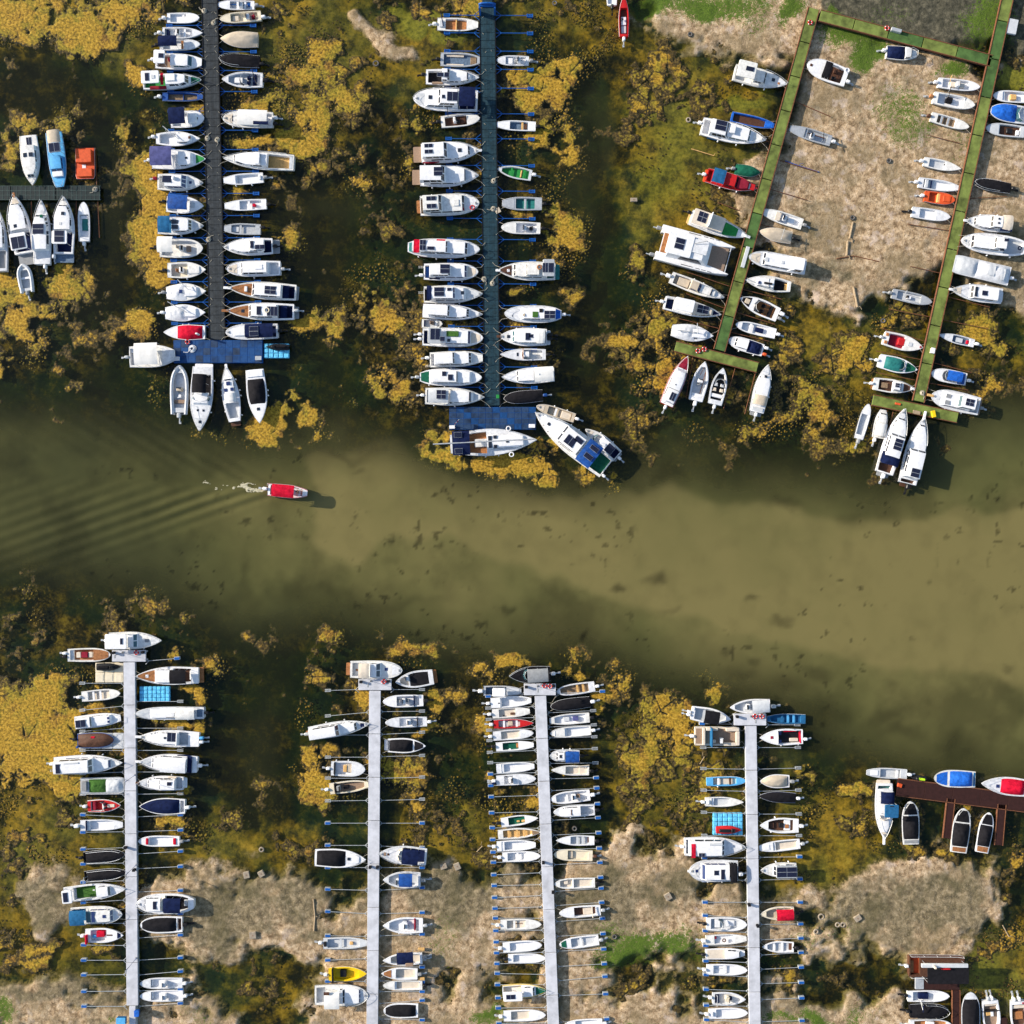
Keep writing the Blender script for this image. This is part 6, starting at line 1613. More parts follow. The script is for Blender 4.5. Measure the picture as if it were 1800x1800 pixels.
EH|E3|400 1252 452 985 120|W1|b|bm:.06,.5,.9,.6,c ca:.5,.9,.7,.4,W1,2 ob:.5,W|small white cruiser with cream canopy below right green pier head
EH|E3|460 1590 652 975 195|W|p|w:.02,.16,b bm:.12,.26,.86,1.0,N ca:.28,.86,.8,.5,W,2 ca:.24,.6,.74,.6,W,2 so:.44,-.15,.17,.4,3,1 pl:.5,.6,G ob:0,W,1.2 rl:.62 tp:.14,.3,.75,.98,N,-.3|large white cruiser with three solar panels below right green pier head
EH|E3|682 1690 838 1060 195|W|p|w:.01,.06,b ca:.08,.9,.82,.5,W,2 ca:.08,.52,.8,.6,W,2 so:.16,-.15,.13,.42,2,1 pl:.5,.6,b ob:-.1,K,1.2 rl:.6 pp:.9,W|large white long roofed cruiser rightmost below right green pier head
ER|E1|1800 935 1447 915 112|W|r|w:.1,.74,W bx:.36,.52,-.4,.5,.35,y th:.7,W ob:0,W|white skiff with wooden box
ER|E1|1850 1120 1413 1055 172|W|r|w:.1,.6,W cv:.42,.96,P,.4 bx:.34,.46,-.4,.4,.5,P ws:.4,tglass|white motorboat under rumpled bright blue tarp
ER|E1|1747 1265 1378 1225 120|g|r|w:.1,.66,b bx:.3,.45,-.4,.4,.3,K bx:.12,.2,-.2,.6,.3,W th:.66,W|grey skiff with brown floor
ER|E2|1672 387 1318 328 105|D|r|cv:.0,.98,D,.25 rl:.3,.3,s ob:0,K|black covered motorboat on mud
ER|E2|1670 740 1238 698 160|W|p|ca:.28,.84,.74,.45,W,2 ca:.24,.5,.7,.45,W,2 bm:.02,.24,.9,.9,i tp:.02,.28,.7,1.0,N,-.3 ht:.34,.2,.25 ht:.34,-.3,.25 rl:.66 pp:.3,W|white cruiser with cream aft roof and navy screen
ER|E2|1835 962 1193 888 195|W|d|w:.06,.36,g ca:.36,.86,.66,.55,W,2,glass,.6 ca:.36,.54,.56,.35,W,2 so:.41,.55,.07,.17,1,1 so:.38,-.3,.07,.15,1,1 lb:.12,.1,N,.22 rl:.5 pl:.3,.4,L|big white double ended cruiser partly past right edge
ER|E2|1662 1232 1128 1108 178|W2|x|cv:.03,.62,W2,.6,.96,.3 cv:.58,.97,g,.35,.94,.4 tp:.66,.9,.25,.8,T,.05 tp:.3,.42,-.7,.5,g,.02 tp:.12,.2,-.5,.7,g,.02 ob:.1,W|cruiser shrouded in translucent white sheeting
ER|E2|1590 1422 1098 1358 165|W|p|ca:.1,.64,.76,.55,W,2 gp:.52,.57,-.55,.55 so:.38,.05,.11,.28,1,1 rl:.6 pp:.3,W pl:.3,.6,W|white cruiser with oval roof and one solar panel
ER|E3|1322 347 978 263 86|W|p|w:.12,.6,z bx:.3,.5,-.5,.5,.15,g bx:.14,.2,-.4,.4,.2,X ob:0,W|narrow white skiff with blue grey floor
ER|E3|1247 692 908 630 125|W|r|w:.06,.6,W cv:.04,.24,B,.15 bm:.18,.6,.76,.8,P ws:.66 ob:.1,W|white motorboat with vivid blue canopy
ER|E3|1372 952 908 848 185|W|r|w:.02,.2,g ca:.2,.8,.76,.55,W,0 ca:.14,.5,.66,.5,W,1,tglass,1.0 so:.28,.0,.17,.36,2,2 gp:.64,.74,.2,.6,G gp:.64,.74,-.45,-.05,G ht:.86,.1,.5,g pp:.6,y pl:.4,.8,k ob:.1,G|large white cruiser with wooden bow sprit
FH|F1|715 250 1227 250 165|W1|p|w:.03,.2,W1 rf:.0,.4,.86,1.2,W so:.31,.05,.05,.36,1,1 ca:.38,.56,.8,.5,W,2,tglass,1.3 bx:.68,.76,-.2,.2,.08,G rl:.55 bx:.76,.9,-.15,.15,.04,g ob:.0,W|white cruiser moored across leftmost grey pier head
FH|F1|320 392 737 385 130|W1|r|fd:.6,.95,t w:.06,.62,t bx:.32,.46,-.4,.4,.45,m bx:.2,.3,-.4,.4,.4,i bx:.47,.56,-.4,.4,.35,i bx:.06,.14,-.8,.8,.3,W1 ob:.3,W ob:-.2,K|teak decked motorboat with maroon helm beside leftmost grey pier head
FL|F1|455 790 827 755 102|W1|r|w:.16,.72,i th:.48,W th:.3,W ob:0,W|cream floored white skiff
FL|F1|390 1042 832 990 125|W|b|w:.02,.08,W ca:.06,.82,.8,.4,W,0 ca:.08,.4,.8,.25,W,1 so:.18,-.05,.22,.56,2,1 ht:.76,.25,.3,bglass ht:.76,-.3,.3,bglass rl:.85|white flat roofed cruiser with big solar panel
FL|F1|415 1212 770 1200 142|B|r|cv:.02,.98,b,.4 bx:.0,.06,-.9,-.6,.5,B tp:.4,.5,.3,.6,X,.0 ob:.2,K|boat on lift under dark brown cover
FL|F1|190 1452 852 1420 180|W|p|ca:.06,.84,.78,.45,W,1,bglass ca:.04,.6,.72,.7,W,2 so:.12,-.1,.065,.5,1,1 bx:.2,.42,.35,.5,.06,g rd:.05,-.6,.8,4 ob:.2,W rl:.55 fe:1,.4,.7|long white cruiser with navy front windscreen
FL|F1|445 1645 862 1635 150|s|x|cv:.2,.6,F,.25,.9 cv:.58,.97,g,.3,.9 bx:.04,.16,-.6,.6,.35,G sr:.02,.98|motorboat under glassy grey sheeting
FL|F2|512 640 832 630 120|W/R|p|w:.1,.5,R bx:.16,.24,-.7,.7,.35,m bx:.44,.54,-.5,.3,.4,W fd:.5,.9,R bx:.6,.82,-.25,.25,.1,i ws:.56 ob:0,W|small red and white motorboat
FL|F2|442 825 852 815 105|W|b|w:.22,.78,W bx:.14,.16,-.9,.9,.25,N ob:0,W,1.2|white punt with navy strap at stern
FL|F2|472 1132 870 1100 112|D|r|w:.02,.07,W cv:.06,.99,D,.3 sr:.1,.9 ob:0,K|charcoal motorboat under fitted cover, upper of two
FL|F2|482 1312 882 1272 100|D|r|w:.02,.06,W cv:.06,.99,D,.3 sr:.1,.9 mt:.05,.2,.0,-1.2,.8,.04|charcoal covered motorboat, lower of two
FL|F2|285 1490 882 1428 152|W|p|rf:.02,.18,.82,.9,W so:.08,0,.08,.6,1,1 bx:.18,.54,-.75,.75,.12,F bx:.44,.48,.0,.15,.15,W ca:.54,.76,.66,.4,W,1 w:.16,.52,W rl:.6|white motorboat with bright green turf deck
FL|F2|350 1692 847 1672 165|W1|r|w:.02,.3,T bm:.03,.32,.86,.9,T ca:.32,.84,.74,.5,W1,2,bglass gp:.34,.42,-.6,.6,tglass gp:.44,.5,-.6,.6,bglass ht:.68,.0,.42,bglass rl:.7|white cruiser with slate blue aft canvas
FL|F3|490 790 857 785 140|W|p|w:.14,.56,W bx:.3,.5,-.2,.6,.5,X bx:.18,.28,-.4,.0,.3,L bx:.03,.07,-1.0,.2,.5,X bx:.56,.72,-.05,.15,.06,b fd:.84,.93,N ob:.0,W|white motorboat with red seats
FR|F1|1575 585 978 592 172|W|p|fd:.68,.97,t w:.02,.14,b ht:.82,0,.4,W ca:.4,.70,.72,.4,W,0 w:.12,.4,b bm:.16,.42,.76,1.1,D pl:.6,.85,t rl:.62 bx:.12,.15,-.5,.5,.3,W|white teak trimmed motorboat with black soft top
FR|F1|1627 945 973 950 122|W|r|ca:.3,.78,.68,.3,W,0 bm:.12,.4,.9,.6,W1 bx:.02,.1,-.6,.6,.1,z ht:.44,.1,.45,W2 gp:.42,.54,.55,.62 rl:.7 ob:0,K|long low white cruiser with cream canvas
FR|F1|1580 1200 1010 1172 155|W|p|w:.18,.34,g ca:.34,.86,.7,.4,W,0 so:.44,-.25,.15,.56,2,1 ht:.55,-.1,.3 bx:.34,.36,-.8,.8,.2,W pp:.5,W sr:.3,.9 ob:-.2,L ob:.3,W fe:1,.3,.7|white cruiser with bow sprit and paired solar panels
FR|F1|1562 1440 1010 1410 175|W|p|ca:.16,.78,.78,.45,W,2 bm:.16,.6,.82,1.0,W tp:.08,.17,-.9,.9,N,.2 tp:.12,.35,-.98,-.82,N,.0 pp:.5,W ob:.1,W,1.1 rl:.6|white cruiser with broad white roof and navy rear
FR|F2|1430 420 990 415 140|W|p|w:.02,.16,W ca:.16,.78,.76,.5,W,2 ca:.14,.5,.7,.35,W,2 so:.25,-.2,.1,.26,1,1 tp:.14,.32,-.98,-.7,i,.2 rl:.66 pp:.2,b pl:.4,.7,W|white cruiser with small single solar panel
FR|F2|1445 642 1010 640 155|W|p|w:.02,.1,W cv:.12,.97,N,.5,.92,.2 ob:.1,W,1.1|white motorboat under ribbed navy cover
FR|F2|1392 975 998 975 102|W|r|w:.14,.74,W bx:.08,.15,-.6,.6,.12,X bx:.75,.81,-.6,.6,.1,X ob:0,G|white skiff with two red seats
FR|F2|1530 1575 983 1575 192|W|d|w:.1,.5,D bm:.2,.5,.74,.8,N ca:.56,.86,.66,.4,W,2 so:.66,0,.065,.4,1,1 ws:.58,i rl:.66 bx:.12,.18,-.3,.3,.3,g|white oval cruiser with navy cockpit canopy
FR|F3|1420 682 1018 690 160|W|r|w:.02,.12,b cv:.14,.95,D,.4,.86,.3 ob:0,K,1.2|white rimmed motorboat under black cover
FR|F3|1420 1245 1013 1250 105|W|r|w:.1,.74,W cs:.42,.1,W bx:.7,.73,-.6,.6,.25,W ob:0,W|white skiff with console, upper of matching pair
FR|F3|1426 1365 1013 1370 110|W|r|w:.1,.74,W cs:.42,.1,W bx:.7,.73,-.6,.6,.25,W ob:0,W|white skiff with console, lower of matching pair
GH|G1|655 290 1227 300 195|W|r|w:.04,.2,W1 bm:.18,.38,.8,1.0,i ca:.38,.6,.8,.6,W,2,glass,1.2 ht:.69,.1,.42,bglass bx:.1,.14,-.2,.0,.2,t pl:.6,.7,t rl:.7|white cruiser moored across second grey pier head
GH|G1|1560 372 1150 430 180|W|p|w:.12,.88,i bx:.14,.6,-.8,.8,.4,D bx:.62,.66,-.8,.8,.3,g cs:.68,-.3,W pl:.5,.8,t|white motorboat with black cockpit cover right of second grey pier head
GL|G1|205 992 867 880 160|W|p|ca:.04,.8,.80,.5,W,2 ca:.02,.52,.76,.7,W,2 ht:.88,0,.5,N pl:.5,.35,t ob:.0,s rl:.66 fe:1,.3,.6|long white cruiser angled bow to pier
GL|G1|445 1370 820 1380 165|W|r|w:.08,.6,W bx:.36,.62,-.5,.5,.3,S bx:.36,.46,-.45,.45,.38,y bx:.1,.12,-.9,.9,.6,K ob:0,W fe:1,.15,.5|white motorboat with tan cockpit cushions
GL|G1|430 1595 852 1545 125|C|b|w:.12,.9,k bx:.36,.5,-.3,.3,.4,D cs:.24,0,G bx:.14,.16,-1,1,.6,K ob:0,W|timber brown punt with black seat
GR|G1|1452 630 1013 642 130|W|r|w:.1,.66,W cs:.48,0,W st:.4,0,G st:.62,0,G bx:.22,.24,-.95,.95,.6,N ob:0,K,1.1|white motorboat with console and navy hoop, uppermost
GR|G1|1492 860 1038 872 110|W|r|w:.1,.66,W cs:.42,0,W bx:.22,.24,-.95,.95,.5,K ob:0,W|white skiff with console and dark hoop
GR|G1|1065 1120 1480 1125 160|W|p|w:.0,.06,W cv:.05,.66,D,.5,.86 fd:.7,.93,D pl:.5,.75,W|white motorboat with two black covers bow outward
GL|G2|205 415 632 430 155|W|p|cv:.04,.6,D,.6,.88 ca:.62,.88,.5,.12,W,0 ht:.67,.05,.4 rl:.7|white motorboat with big black cockpit cover
GL|G2|275 1132 640 1125 95|g|b|w:.1,.84,g bx:.6,.68,-.4,.1,.2,y th:.4,g bx:.02,.08,-.4,.4,.3,K ob:.2,W|light grey punt on mud
GL|G2|320 1388 640 1380 120|Y|p|w:.14,.8,Y bx:.3,.46,-.4,.5,.45,K bx:.1,.13,-1,1,.6,K ob:0,W|bright yellow motorboat
GL|G2|205 1562 652 1560 175|W|r|w:.03,.2,W1 bm:.2,.48,.8,1.0,c,-.2 ca:.46,.58,.7,.5,W,2,glass,1.2 ca:.56,.86,.7,.3,W,3,bglass tp:.2,.3,.4,.7,b,.0 rl:.7|white cruiser with pale canopy beside yellow boat
GR|G2|1135 410 738 380 155|W|p|w:.04,.52,N bm:.16,.5,.8,1.0,N,-.1 ws:.6,i ht:.8,0,.3,b bx:.84,.9,-.2,.2,.05,k rl:.6 fe:1,.3 fe:-1,.5|white cruiser with navy bimini
GR|G2|1085 600 775 600 135|W|p|w:.06,.85,g bm:.2,.56,.8,.9,B,-.2 cs:.6,.2,W ob:0,G,1.2|white open motorboat with blue bimini
GR|G2|1105 980 773 982 135|W|p|w:.1,.84,W cs:.42,0,W bx:.4,.5,-.5,.5,.3,g bx:.18,.22,-.9,.6,.5,m fe:1,.3,.6 ob:0,s|white open motorboat with maroon hoop
GR|G2|1100 1255 773 1272 102|W|p|w:.06,.8,i bm:.2,.62,.98,1.1,N,-.7 st:.45,.5,i bx:.2,.4,-.1,.4,.2,k ob:.1,G ob:-.3,G|white motorboat with offset navy awning
GR|G2|1060 1385 760 1380 102|W|p|w:.06,.6,i fd:.72,.93,t ob:0,G|white motorboat with teak bow panel
GR|G2|1100 1480 773 1480 82|W|r|w:.06,.7,i th:.68,W ob:0,K|white skiff with cream floor
GR|G2|1065 1690 778 1690 125|W|r|cv:.06,.94,D,.4,.84,.3|small motorboat under black cover
HH|H1|885 265 450 290 170|K|p|w:.02,.6,K bm:.06,.56,.82,1.0,G ws:.64,tglass fd:.72,.92,D rl:.6 ob:0,W,1.1|black hulled motorboat with grey canopy across third grey pier head
HL|H1|180 447 577 450 105|s|b|w:.06,.6,z rf:.24,.58,.86,.9,W fd:.62,.95,g cs:.3,.2,N ob:0,W,1.2|grey punt with square white hardtop
HR|H1|1352 400 950 457 115|W|r|w:.16,.9,n th:.3,y th:.45,y ob:0,W|white rimmed skiff with wet plank floor
HL|H1|255 577 682 545 115|W|b|w:.26,.92,W bx:.18,.22,-.2,.0,.1,K bx:.22,.24,-.9,.9,.05,g ob:0,W|white punt, roomy and empty
HL|H1|270 690 667 660 105|W|b|w:.18,.62,i bx:.48,.6,-.5,-.1,.25,b bx:.28,.32,-.7,-.5,.2,K ob:0,W|white punt with brown crate
HL|H1|287 800 707 785 95|R|p|w:.12,.66,g th:.26,W th:.58,W bx:.36,.48,-.5,.5,.25,S ob:0,W|bright red motorboat
HL|H1|280 925 707 890 105|W|r|w:.2,.66,i th:.12,W ob:0,W|white skiff with peach floor
HL|H1|310 1040 707 1015 97|W|b|w:.18,.6,e bx:.54,.6,-.5,.5,.1,t bx:.34,.4,-.9,-.6,.2,W ob:.2,K|white punt with green floor
HL|H1|315 1270 715 1240 105|W|b|w:.2,.9,W bx:.12,.14,-.9,.9,.05,g|bare white punt without motor
HL|H1|315 1395 732 1370 110|W|r|w:.2,.42,W cs:.36,0,W bx:.22,.28,.5,.8,.2,K ob:0,W ob:-.3,N|smooth white skiff with forward deck
HR|H1|1302 562 888 612 120|D|r|cv:.02,.98,D,.35 ob:0,W,1.1|black covered motorboat with white outboard
HR|H1|1297 728 878 762 110|W|b|w:.1,.88,W bx:.28,.42,-.4,.4,.4,V bx:.5,.66,-.4,.4,.2,g ob:0,K|white punt with violet covered seat
HR|H1|1312 863 882 897 110|W|r|w:.04,.64,W th:.62,W bx:.88,.9,-.5,.5,.05,W ob:0,W|white skiff with long empty well
HR|H1|1192 1130 878 1130 120|W|r|w:.02,.4,B bm:.02,.48,.98,.9,B,-.02 ca:.5,.8,.74,.4,W,2 gp:.6,.68,-.3,.25 ob:0,K rl:.75|small white cruiser with royal blue canopy
HR|H1|1292 1290 893 1280 105|W|p|w:.04,.62,i bx:.04,.26,-.8,.8,.12,i mt:.0,-1.2,.3,-.9,.2,.05,i ob:0,K|white motorboat with peach floor
HR|H1|1302 1545 888 1592 125|W|r|w:.08,.86,W cs:.4,0,W st:.3,0,k bx:.55,.6,-.8,.8,.2,W ob:0,W,1.1|white open motorboat with brown helm seat
HR|H1|1352 1703 918 1727 120|W|r|w:.03,.34,g ca:.34,.84,.8,.4,W,0 gp:.80,.83,-.45,.45,b gp:.56,.58,-.5,.5,b ob:0,K|white cabin cruiser with brown roof slits
HL|H2|280 167 582 128 82|W|p|w:.2,.64,e bx:.42,.5,-.4,-.1,.2,y bx:.55,.64,-.5,-.1,.2,y ob:0,K|white skiff with dark green floor
HL|H2|255 265 602 243 82|W1|p|w:.12,.8,y th:.25,y th:.45,y th:.62,y fd:.8,.96,n|wooden floored white rowing skiff
HL|H2|245 360 560 345 85|W|b|w:.2,.84,W bx:.1,.14,-.9,.9,.05,g ob:0,W|white punt, upper of two plain white hulls
HL|H2|290 447 600 435 82|W|r|w:.14,.62,W th:.4,W ob:0,W|white skiff, lower of two plain white hulls
HL|H2|275 995 607 990 85|W1|r|w:.16,.62,i th:.34,W1 bx:.36,.54,-.1,.1,.05,k ob:0,W|cream white skiff with beige floor
HL|H2|295 1182 612 1158 87|W|r|w:.18,.84,W ob:0,W|plain white skiff over the mud
HL|H2|337 1270 642 1265 76|W|r|w:.14,.8,W ob:0,K|narrow white skiff with black outboard
HL|H2|292 1538 657 1525 110|Y/W|p|w:.02,.42,W rf:.02,.44,.7,.9,W,-.25 so:.18,-.25,.2,.34,2,1 ca:.45,.72,.7,.4,W,2 fd:.74,.97,e rl:.8|yellow and white cruiser with green bow
HL|H2|300 1737 642 1725 92|W|r|w:.18,.62,i ob:0,W|white skiff with cream well near photo bottom
HR|H2|1037 312 725 310 82|W|p|w:.14,.62,g th:.3,g th:.44,g bx:.14,.17,-.5,.5,.2,b ob:0,K|white rowing skiff with grey thwarts
HR|H2|1022 437 708 424 92|C|r|w:.1,.64,C bx:.5,.62,-.6,.6,.2,S ob:0,b|cream coloured skiff
HR|H2|1042 655 713 665 85|W1|r|w:.06,.86,i bx:.52,.55,-.9,.9,.35,W bx:.66,.76,-.6,.2,.2,i ob:0,K|white skiff with cream floor and cross frame
HR|H2|1087 878 753 902 90|W|r|w:.12,.64,b bx:.2,.42,-.7,.7,.15,i mt:.2,1.0,.2,-1.0,.4,.06,i ob:0,s|white motorboat with brown footwell
HR|H2|1072 1118 753 1157 92|W|r|w:.06,.7,g th:.45,W fd:.82,.95,e ob:0,s|white skiff with green bow patch
HR|H2|1102 1795 790 1812 80|W|r|w:.1,.7,W ob:0,W|white skiff cut by the bottom photo edge
IH|I1|1042 242 618 262 150|W|p|w:.06,.88,g bm:.06,.48,.84,.9,g,-.1 cs:.54,0,W ob:.1,s,1.2|white open motorboat with grey canopy across rightmost grey pier head
IL|I1|215 318 627 387 160|W|p|w:.08,.88,g bm:.3,.68,.86,.9,D,-.05 ob:.1,W ob:-.3,W bx:.02,.06,.4,.8,.1,W|white motorboat with black canopy
IH|I1|1415 385 1008 380 102|T|b|w:.12,.9,T th:.3,L th:.45,L th:.6,T|teal blue rowing punt right of rightmost grey pier head
IL|I1|250 562 720 566 195|i|x|fd:.02,.98,k bx:.16,.22,-.9,.9,.4,i bx:.24,.5,.65,.95,.45,i bx:.68,.97,.62,.95,.45,i bx:.9,.98,-.9,.6,.45,i bx:.62,.9,-.95,-.62,.45,i cs:.58,-.4,W st:.42,-.5,i bx:.33,.36,-1,1,1.2,T ob:0,W,1.1|beige pontoon boat with lounge seats
IR|I1|1387 570 933 580 170|W|p|w:.06,.58,K ca:.58,.62,.8,.3,W,0 ht:.72,0,.38,m gp:.5,.58,.3,.7,bglass gp:.5,.58,-.7,-.3,bglass bx:.1,.3,.2,.6,.3,i bx:.14,.44,-.9,-.6,.3,X bx:.04,.07,-.8,.8,.5,X ob:.3,W fe:1,.5,.1|white motorboat with red upholstery
IL|I1|375 1045 787 1035 97|L|r|w:.16,.76,i th:.3,W th:.6,b fe:-1,.28|sky blue rowing skiff
IL|I1|360 1257 762 1260 102|W1|p|w:.16,.66,g th:.2,W bx:.02,.1,-.4,.4,.2,W ob:0,W|white skiff with pale grey floor
IR|I1|1245 1040 933 1040 142|W|p|w:.02,.08,W cv:.08,.96,S,.45,.9 ob:0,G,1.1|motorboat with sand coloured cover
IR|I1|1312 1218 918 1195 112|N|p|cv:.0,.98,D,.3 ob:0,W|black covered motorboat with dark hull
IR|I1|1342 1510 933 1505 160|W|p|w:.12,.78,b bx:.4,.5,-.3,.3,.4,K bx:.62,.72,-.3,.4,.2,b bx:.2,.36,-.7,.7,.2,W bx:.24,.34,-.1,.4,.28,t pl:.4,.3,t ob:0,W,1.1 fe:1,.7 fe:-1,.6|white motorboat with brown interior
IR|I1|1357 1700 928 1745 112|W|b|w:.06,.66,i th:.62,W bx:.75,.9,-.5,.5,.05,W ob:0,s|white punt with cream floor
IL|I2|115 285 637 285 170|W|p|w:.02,.08,W ca:.06,.66,.8,.75,W,3 so:.26,-.6,.1,.2,2,1 tp:.09,.16,-.9,.5,X,.05 tp:.1,.3,.72,.9,X,-.1 bx:.38,.6,.35,.6,.1,g rl:.55 ob:0,W|white cruiser with red canvas strip
IL|I2|570 490 150 490 187|W|r|w:.02,.2,D bm:.04,.18,.86,.9,D ca:.18,.76,.74,.65,W,1,bglass,.9 so:.33,.15,.08,.46,1,1 so:.46,.0,.1,.22,1,1 ht:.84,0,.4,bglass pl:.4,.3,b ob:.3,W,1.1 rl:.7 pp:.2,W|white cruiser bow outward with black rear canopy
IL|I2|305 945 647 950 117|W|r|w:.1,.88,g ws:.4,tglass bx:.2,.34,-.6,.6,.25,W bx:.5,.7,-.4,.4,.15,W ob:0,K|white bowrider motorboat with clear windscreen
IL|I2|300 1085 642 1070 87|W|b|w:.2,.7,W bx:.2,.26,.1,.6,.3,m lb:.44,-.1,b,.2 ob:0,W,1.1|white punt with dark ring in cockpit
IL|I2|295 1205 627 1195 92|W|b|fd:.04,.5,i ca:.5,.9,.8,.45,W,1 ob:0,K|white punt with tan deck and cabin
IL|I2|305 1335 650 1340 92|W|r|w:.16,.78,W th:.44,W bx:.2,.4,-.05,.05,.05,g ob:0,W|white rowing skiff with two wells
IL|I2|355 1585 637 1590 112|W|p|w:.06,.86,W1 sb:.14,N cs:.45,0,C st:.54,0,N mt:.1,1.0,.1,-.8,.9,.04 ob:.2,W|white motorboat with blue stern seat
IL|I2|325 1715 654 1705 92|W|r|w:.18,.88,W bx:.05,.1,-.4,.4,.2,W2 ob:0,W|white empty skiff near photo bottom
IR|I2|1070 480 763 485 122|W|p|ca:.3,.66,.7,.5,W,2 rf:.04,.62,.88,1.0,s,-.1 so:.33,-.1,.56,.7,2,2 w:.04,.28,W|white cruiser roofed by four solar panels
IR|I2|1050 850 760 862 110|C|p|w:.08,.82,S bm:.06,.56,.86,.9,X,-.1 ob:0,K,1.1|cream motorboat with crimson canopy
IR|I2|1047 1145 778 1140 97|W|p|w:.04,.84,g th:.36,W th:.62,W bx:.04,.14,-.6,.6,.1,b ob:0,K|grey floored white rowing skiff
JH|J1|565 247 138 225 107|g|b|w:.16,.66,g th:.24,W bx:.72,.9,-.5,.5,.05,W ob:0,W|long pale grey punt at brown jetty end
JH|J1|330 345 320 915 190|W|p|w:.04,.1,q bm:.12,.34,.74,.9,N,.1 rf:.32,.56,.76,1.6,T,.3 gp:.34,.36,.1,.5 ws:.66,i ht:.84,0,.42 ca:.68,.9,.5,.12,W,0 pl:.4,.75,i rl:.66 pp:.9,W|white cruiser with navy canvas and teal hardtop left of brown jetty
JH|J1|610 985 600 530 180|W|r|cv:.12,.66,D,.6,.92 fd:.69,.95,D bx:.02,.1,-.8,.8,.05,G rl:.8|white motorboat with black covers and grey stern beside brown jetty
JH|J1|1110 1072 1166 603 185|W|r|cv:.14,.66,D,.55,.92 fd:.69,.95,D fd:.02,.12,t rl:.85|larger black covered motorboat with teak stern between jetty fingers
JH|J1|1355 1072 1432 648 147|W|r|cv:.16,.68,D,.5,.92 fd:.7,.95,D fd:.02,.15,t|narrower black covered motorboat with teak stern between jetty fingers
JH|J1|1287 302 848 285 182|W|r|cv:.08,.62,P,.55,.9,.3 fd:.68,.94,P bx:.01,.05,-.8,.8,.05,T|white motorboat with bright blue covers above brown jetty
JH|J1|1890 402 1348 340 192|W|p|cv:.16,.62,X,.6,.86,.3 ht:.68,.1,.45,bglass rl:.7|white motorboat with crimson cover at right photo edge
KH|K1|590 590 1165 590 232|b|x|w:.02,.2,O rf:.22,.97,.78,1.9,D,-.2 bx:.1,.94,.55,.9,.25,g bx:.3,.34,.6,.8,.8,i sr:.02,.98 ob:0,W bx:.02,.1,-.7,.4,.2,t bx:.45,.62,.4,.5,.35,R|brown houseboat with black flat roof at bottom right dock
KH|K1|577 910 1012 905 122|W|r|w:.12,.88,W bx:.26,.5,-.5,.5,.35,N mt:.3,-.9,.3,-2.2,1.0,.06,N ob:.2,K|white skiff with navy box at bottom right dock
KH|K1|602 1065 1002 1065 152|D|r|cv:.04,.98,D,.3,.92 rl:.4 ob:0,K|black covered motorboat at bottom right dock
KH|K1|600 1212 1035 1205 110|W|r|w:.1,.9,t bx:.4,.6,-.4,.4,.3,W ob:0,W|teak floored white motorboat cut by bottom photo edge
KH|K1|1242 1340 1236 860 195|W|r|cv:.05,.84,D,.5,.94|white bowed motorboat under black cover at bottom right dock
KH|K1|1442 955 1478 1360 190|W|p|w:.08,.84,k sb:.1,i bx:.3,.4,-.5,.0,.3,y bx:.28,.42,.0,.3,.35,W bx:.26,.28,-1,1,.5,K ob:.2,W ob:-.2,s|white motorboat with tan seats stern up at bottom right dock
KH|K1|1740 962 1768 1360 185|W|p|w:.08,.84,b bx:.12,.2,-.7,.7,.3,i bx:.3,.5,-.5,.5,.2,t bx:.03,.07,.4,.8,.1,m ob:.1,W ob:-.5,W|white motorboat with brown cockpit in bottom right corner
"""
ROWS = parse_boats(BOATS)
make_boats(ROWS)
print('boats', len(ROWS))
# ================================================================ other things
def zpx(reg, x, y):
    ox, oy, k = REG[reg]
    return ox + x / k, oy + y / k

def rooted(name, px, py, label, cat, zb=0.0, rz=0.0, group=None):
    r = empty(name, W(px, py, zb), rz)
    return tag(r, label, cat, group)

# --- big catamaran by the left green pier
sx, sy = zpx('D2', 205, 900); bx, by = zpx('D2', 902, 1090)
a = W(sx, sy, .8); b = W(bx, by, .8)
cat_ = empty('catamaran', (a.x, a.y, 0), math.atan2((b - a).y, (b - a).x))
tag(cat_, 'large white power catamaran with tan bow net beside left green pier', 'catamaran', GROUP['D'])
Lc = (b - a).length; half = 1.85
for sd in (1, -1):
    ts = [0, .1, .3, .5, .7, .82, .9, .96, 1.0]
    V, F = [], []
    for t in ts:
        hw = .52 * (1 - max(0, (t - .55) / .45) ** 2.2) + .02
        for yy, zz in ((-.5, -.3), (-.9, .1), (-1, .95), (-.8, 1.02), (.8, 1.02), (1, .95), (.9, .1), (.5, -.3)):
            V.append((t * Lc, sd * half + yy * hw, zz * (1 + .1 * t)))
    for i in range(len(ts) - 1):
        for k in range(8):
            j = (k + 1) % 8
            F.append((i * 8 + k, i * 8 + j, (i + 1) * 8 + j, (i + 1) * 8 + k))
    F.append(tuple(range(7, -1, -1))); F.append(tuple(range((len(ts) - 1) * 8, len(ts) * 8)))
    h = mesh_obj('hull', V, F, M('W'), cat_, True, 40)
    MB().rbox(-.75, -.1, sd * half - .2, sd * half + .2, .5, 1.0, .1, 0, .08).box(-1.2, -.6, sd * half - .06, sd * half + .06, .3, .55, 1).build('outboard_motor', None, cat_, True, 40, [M('G'), M('s')])
    for x0, x1 in ((.36, .52), (.56, .62), (.64, .70), (.72, .78)):
        MB().box(x0 * Lc, x1 * Lc, sd * (half + .30), sd * (half + .38), .96, 1.10).build('side_window', M('glass'), h)
MB().box(.04 * Lc, .66 * Lc, -half, half, .75, 1.0).build('bridge_deck', M('W'), cat_)
MB().rbox(.05 * Lc, .13 * Lc, -half + .55, half - .5, .99, 1.06, .05).build('aft_deck', M('teakdeck'), cat_)
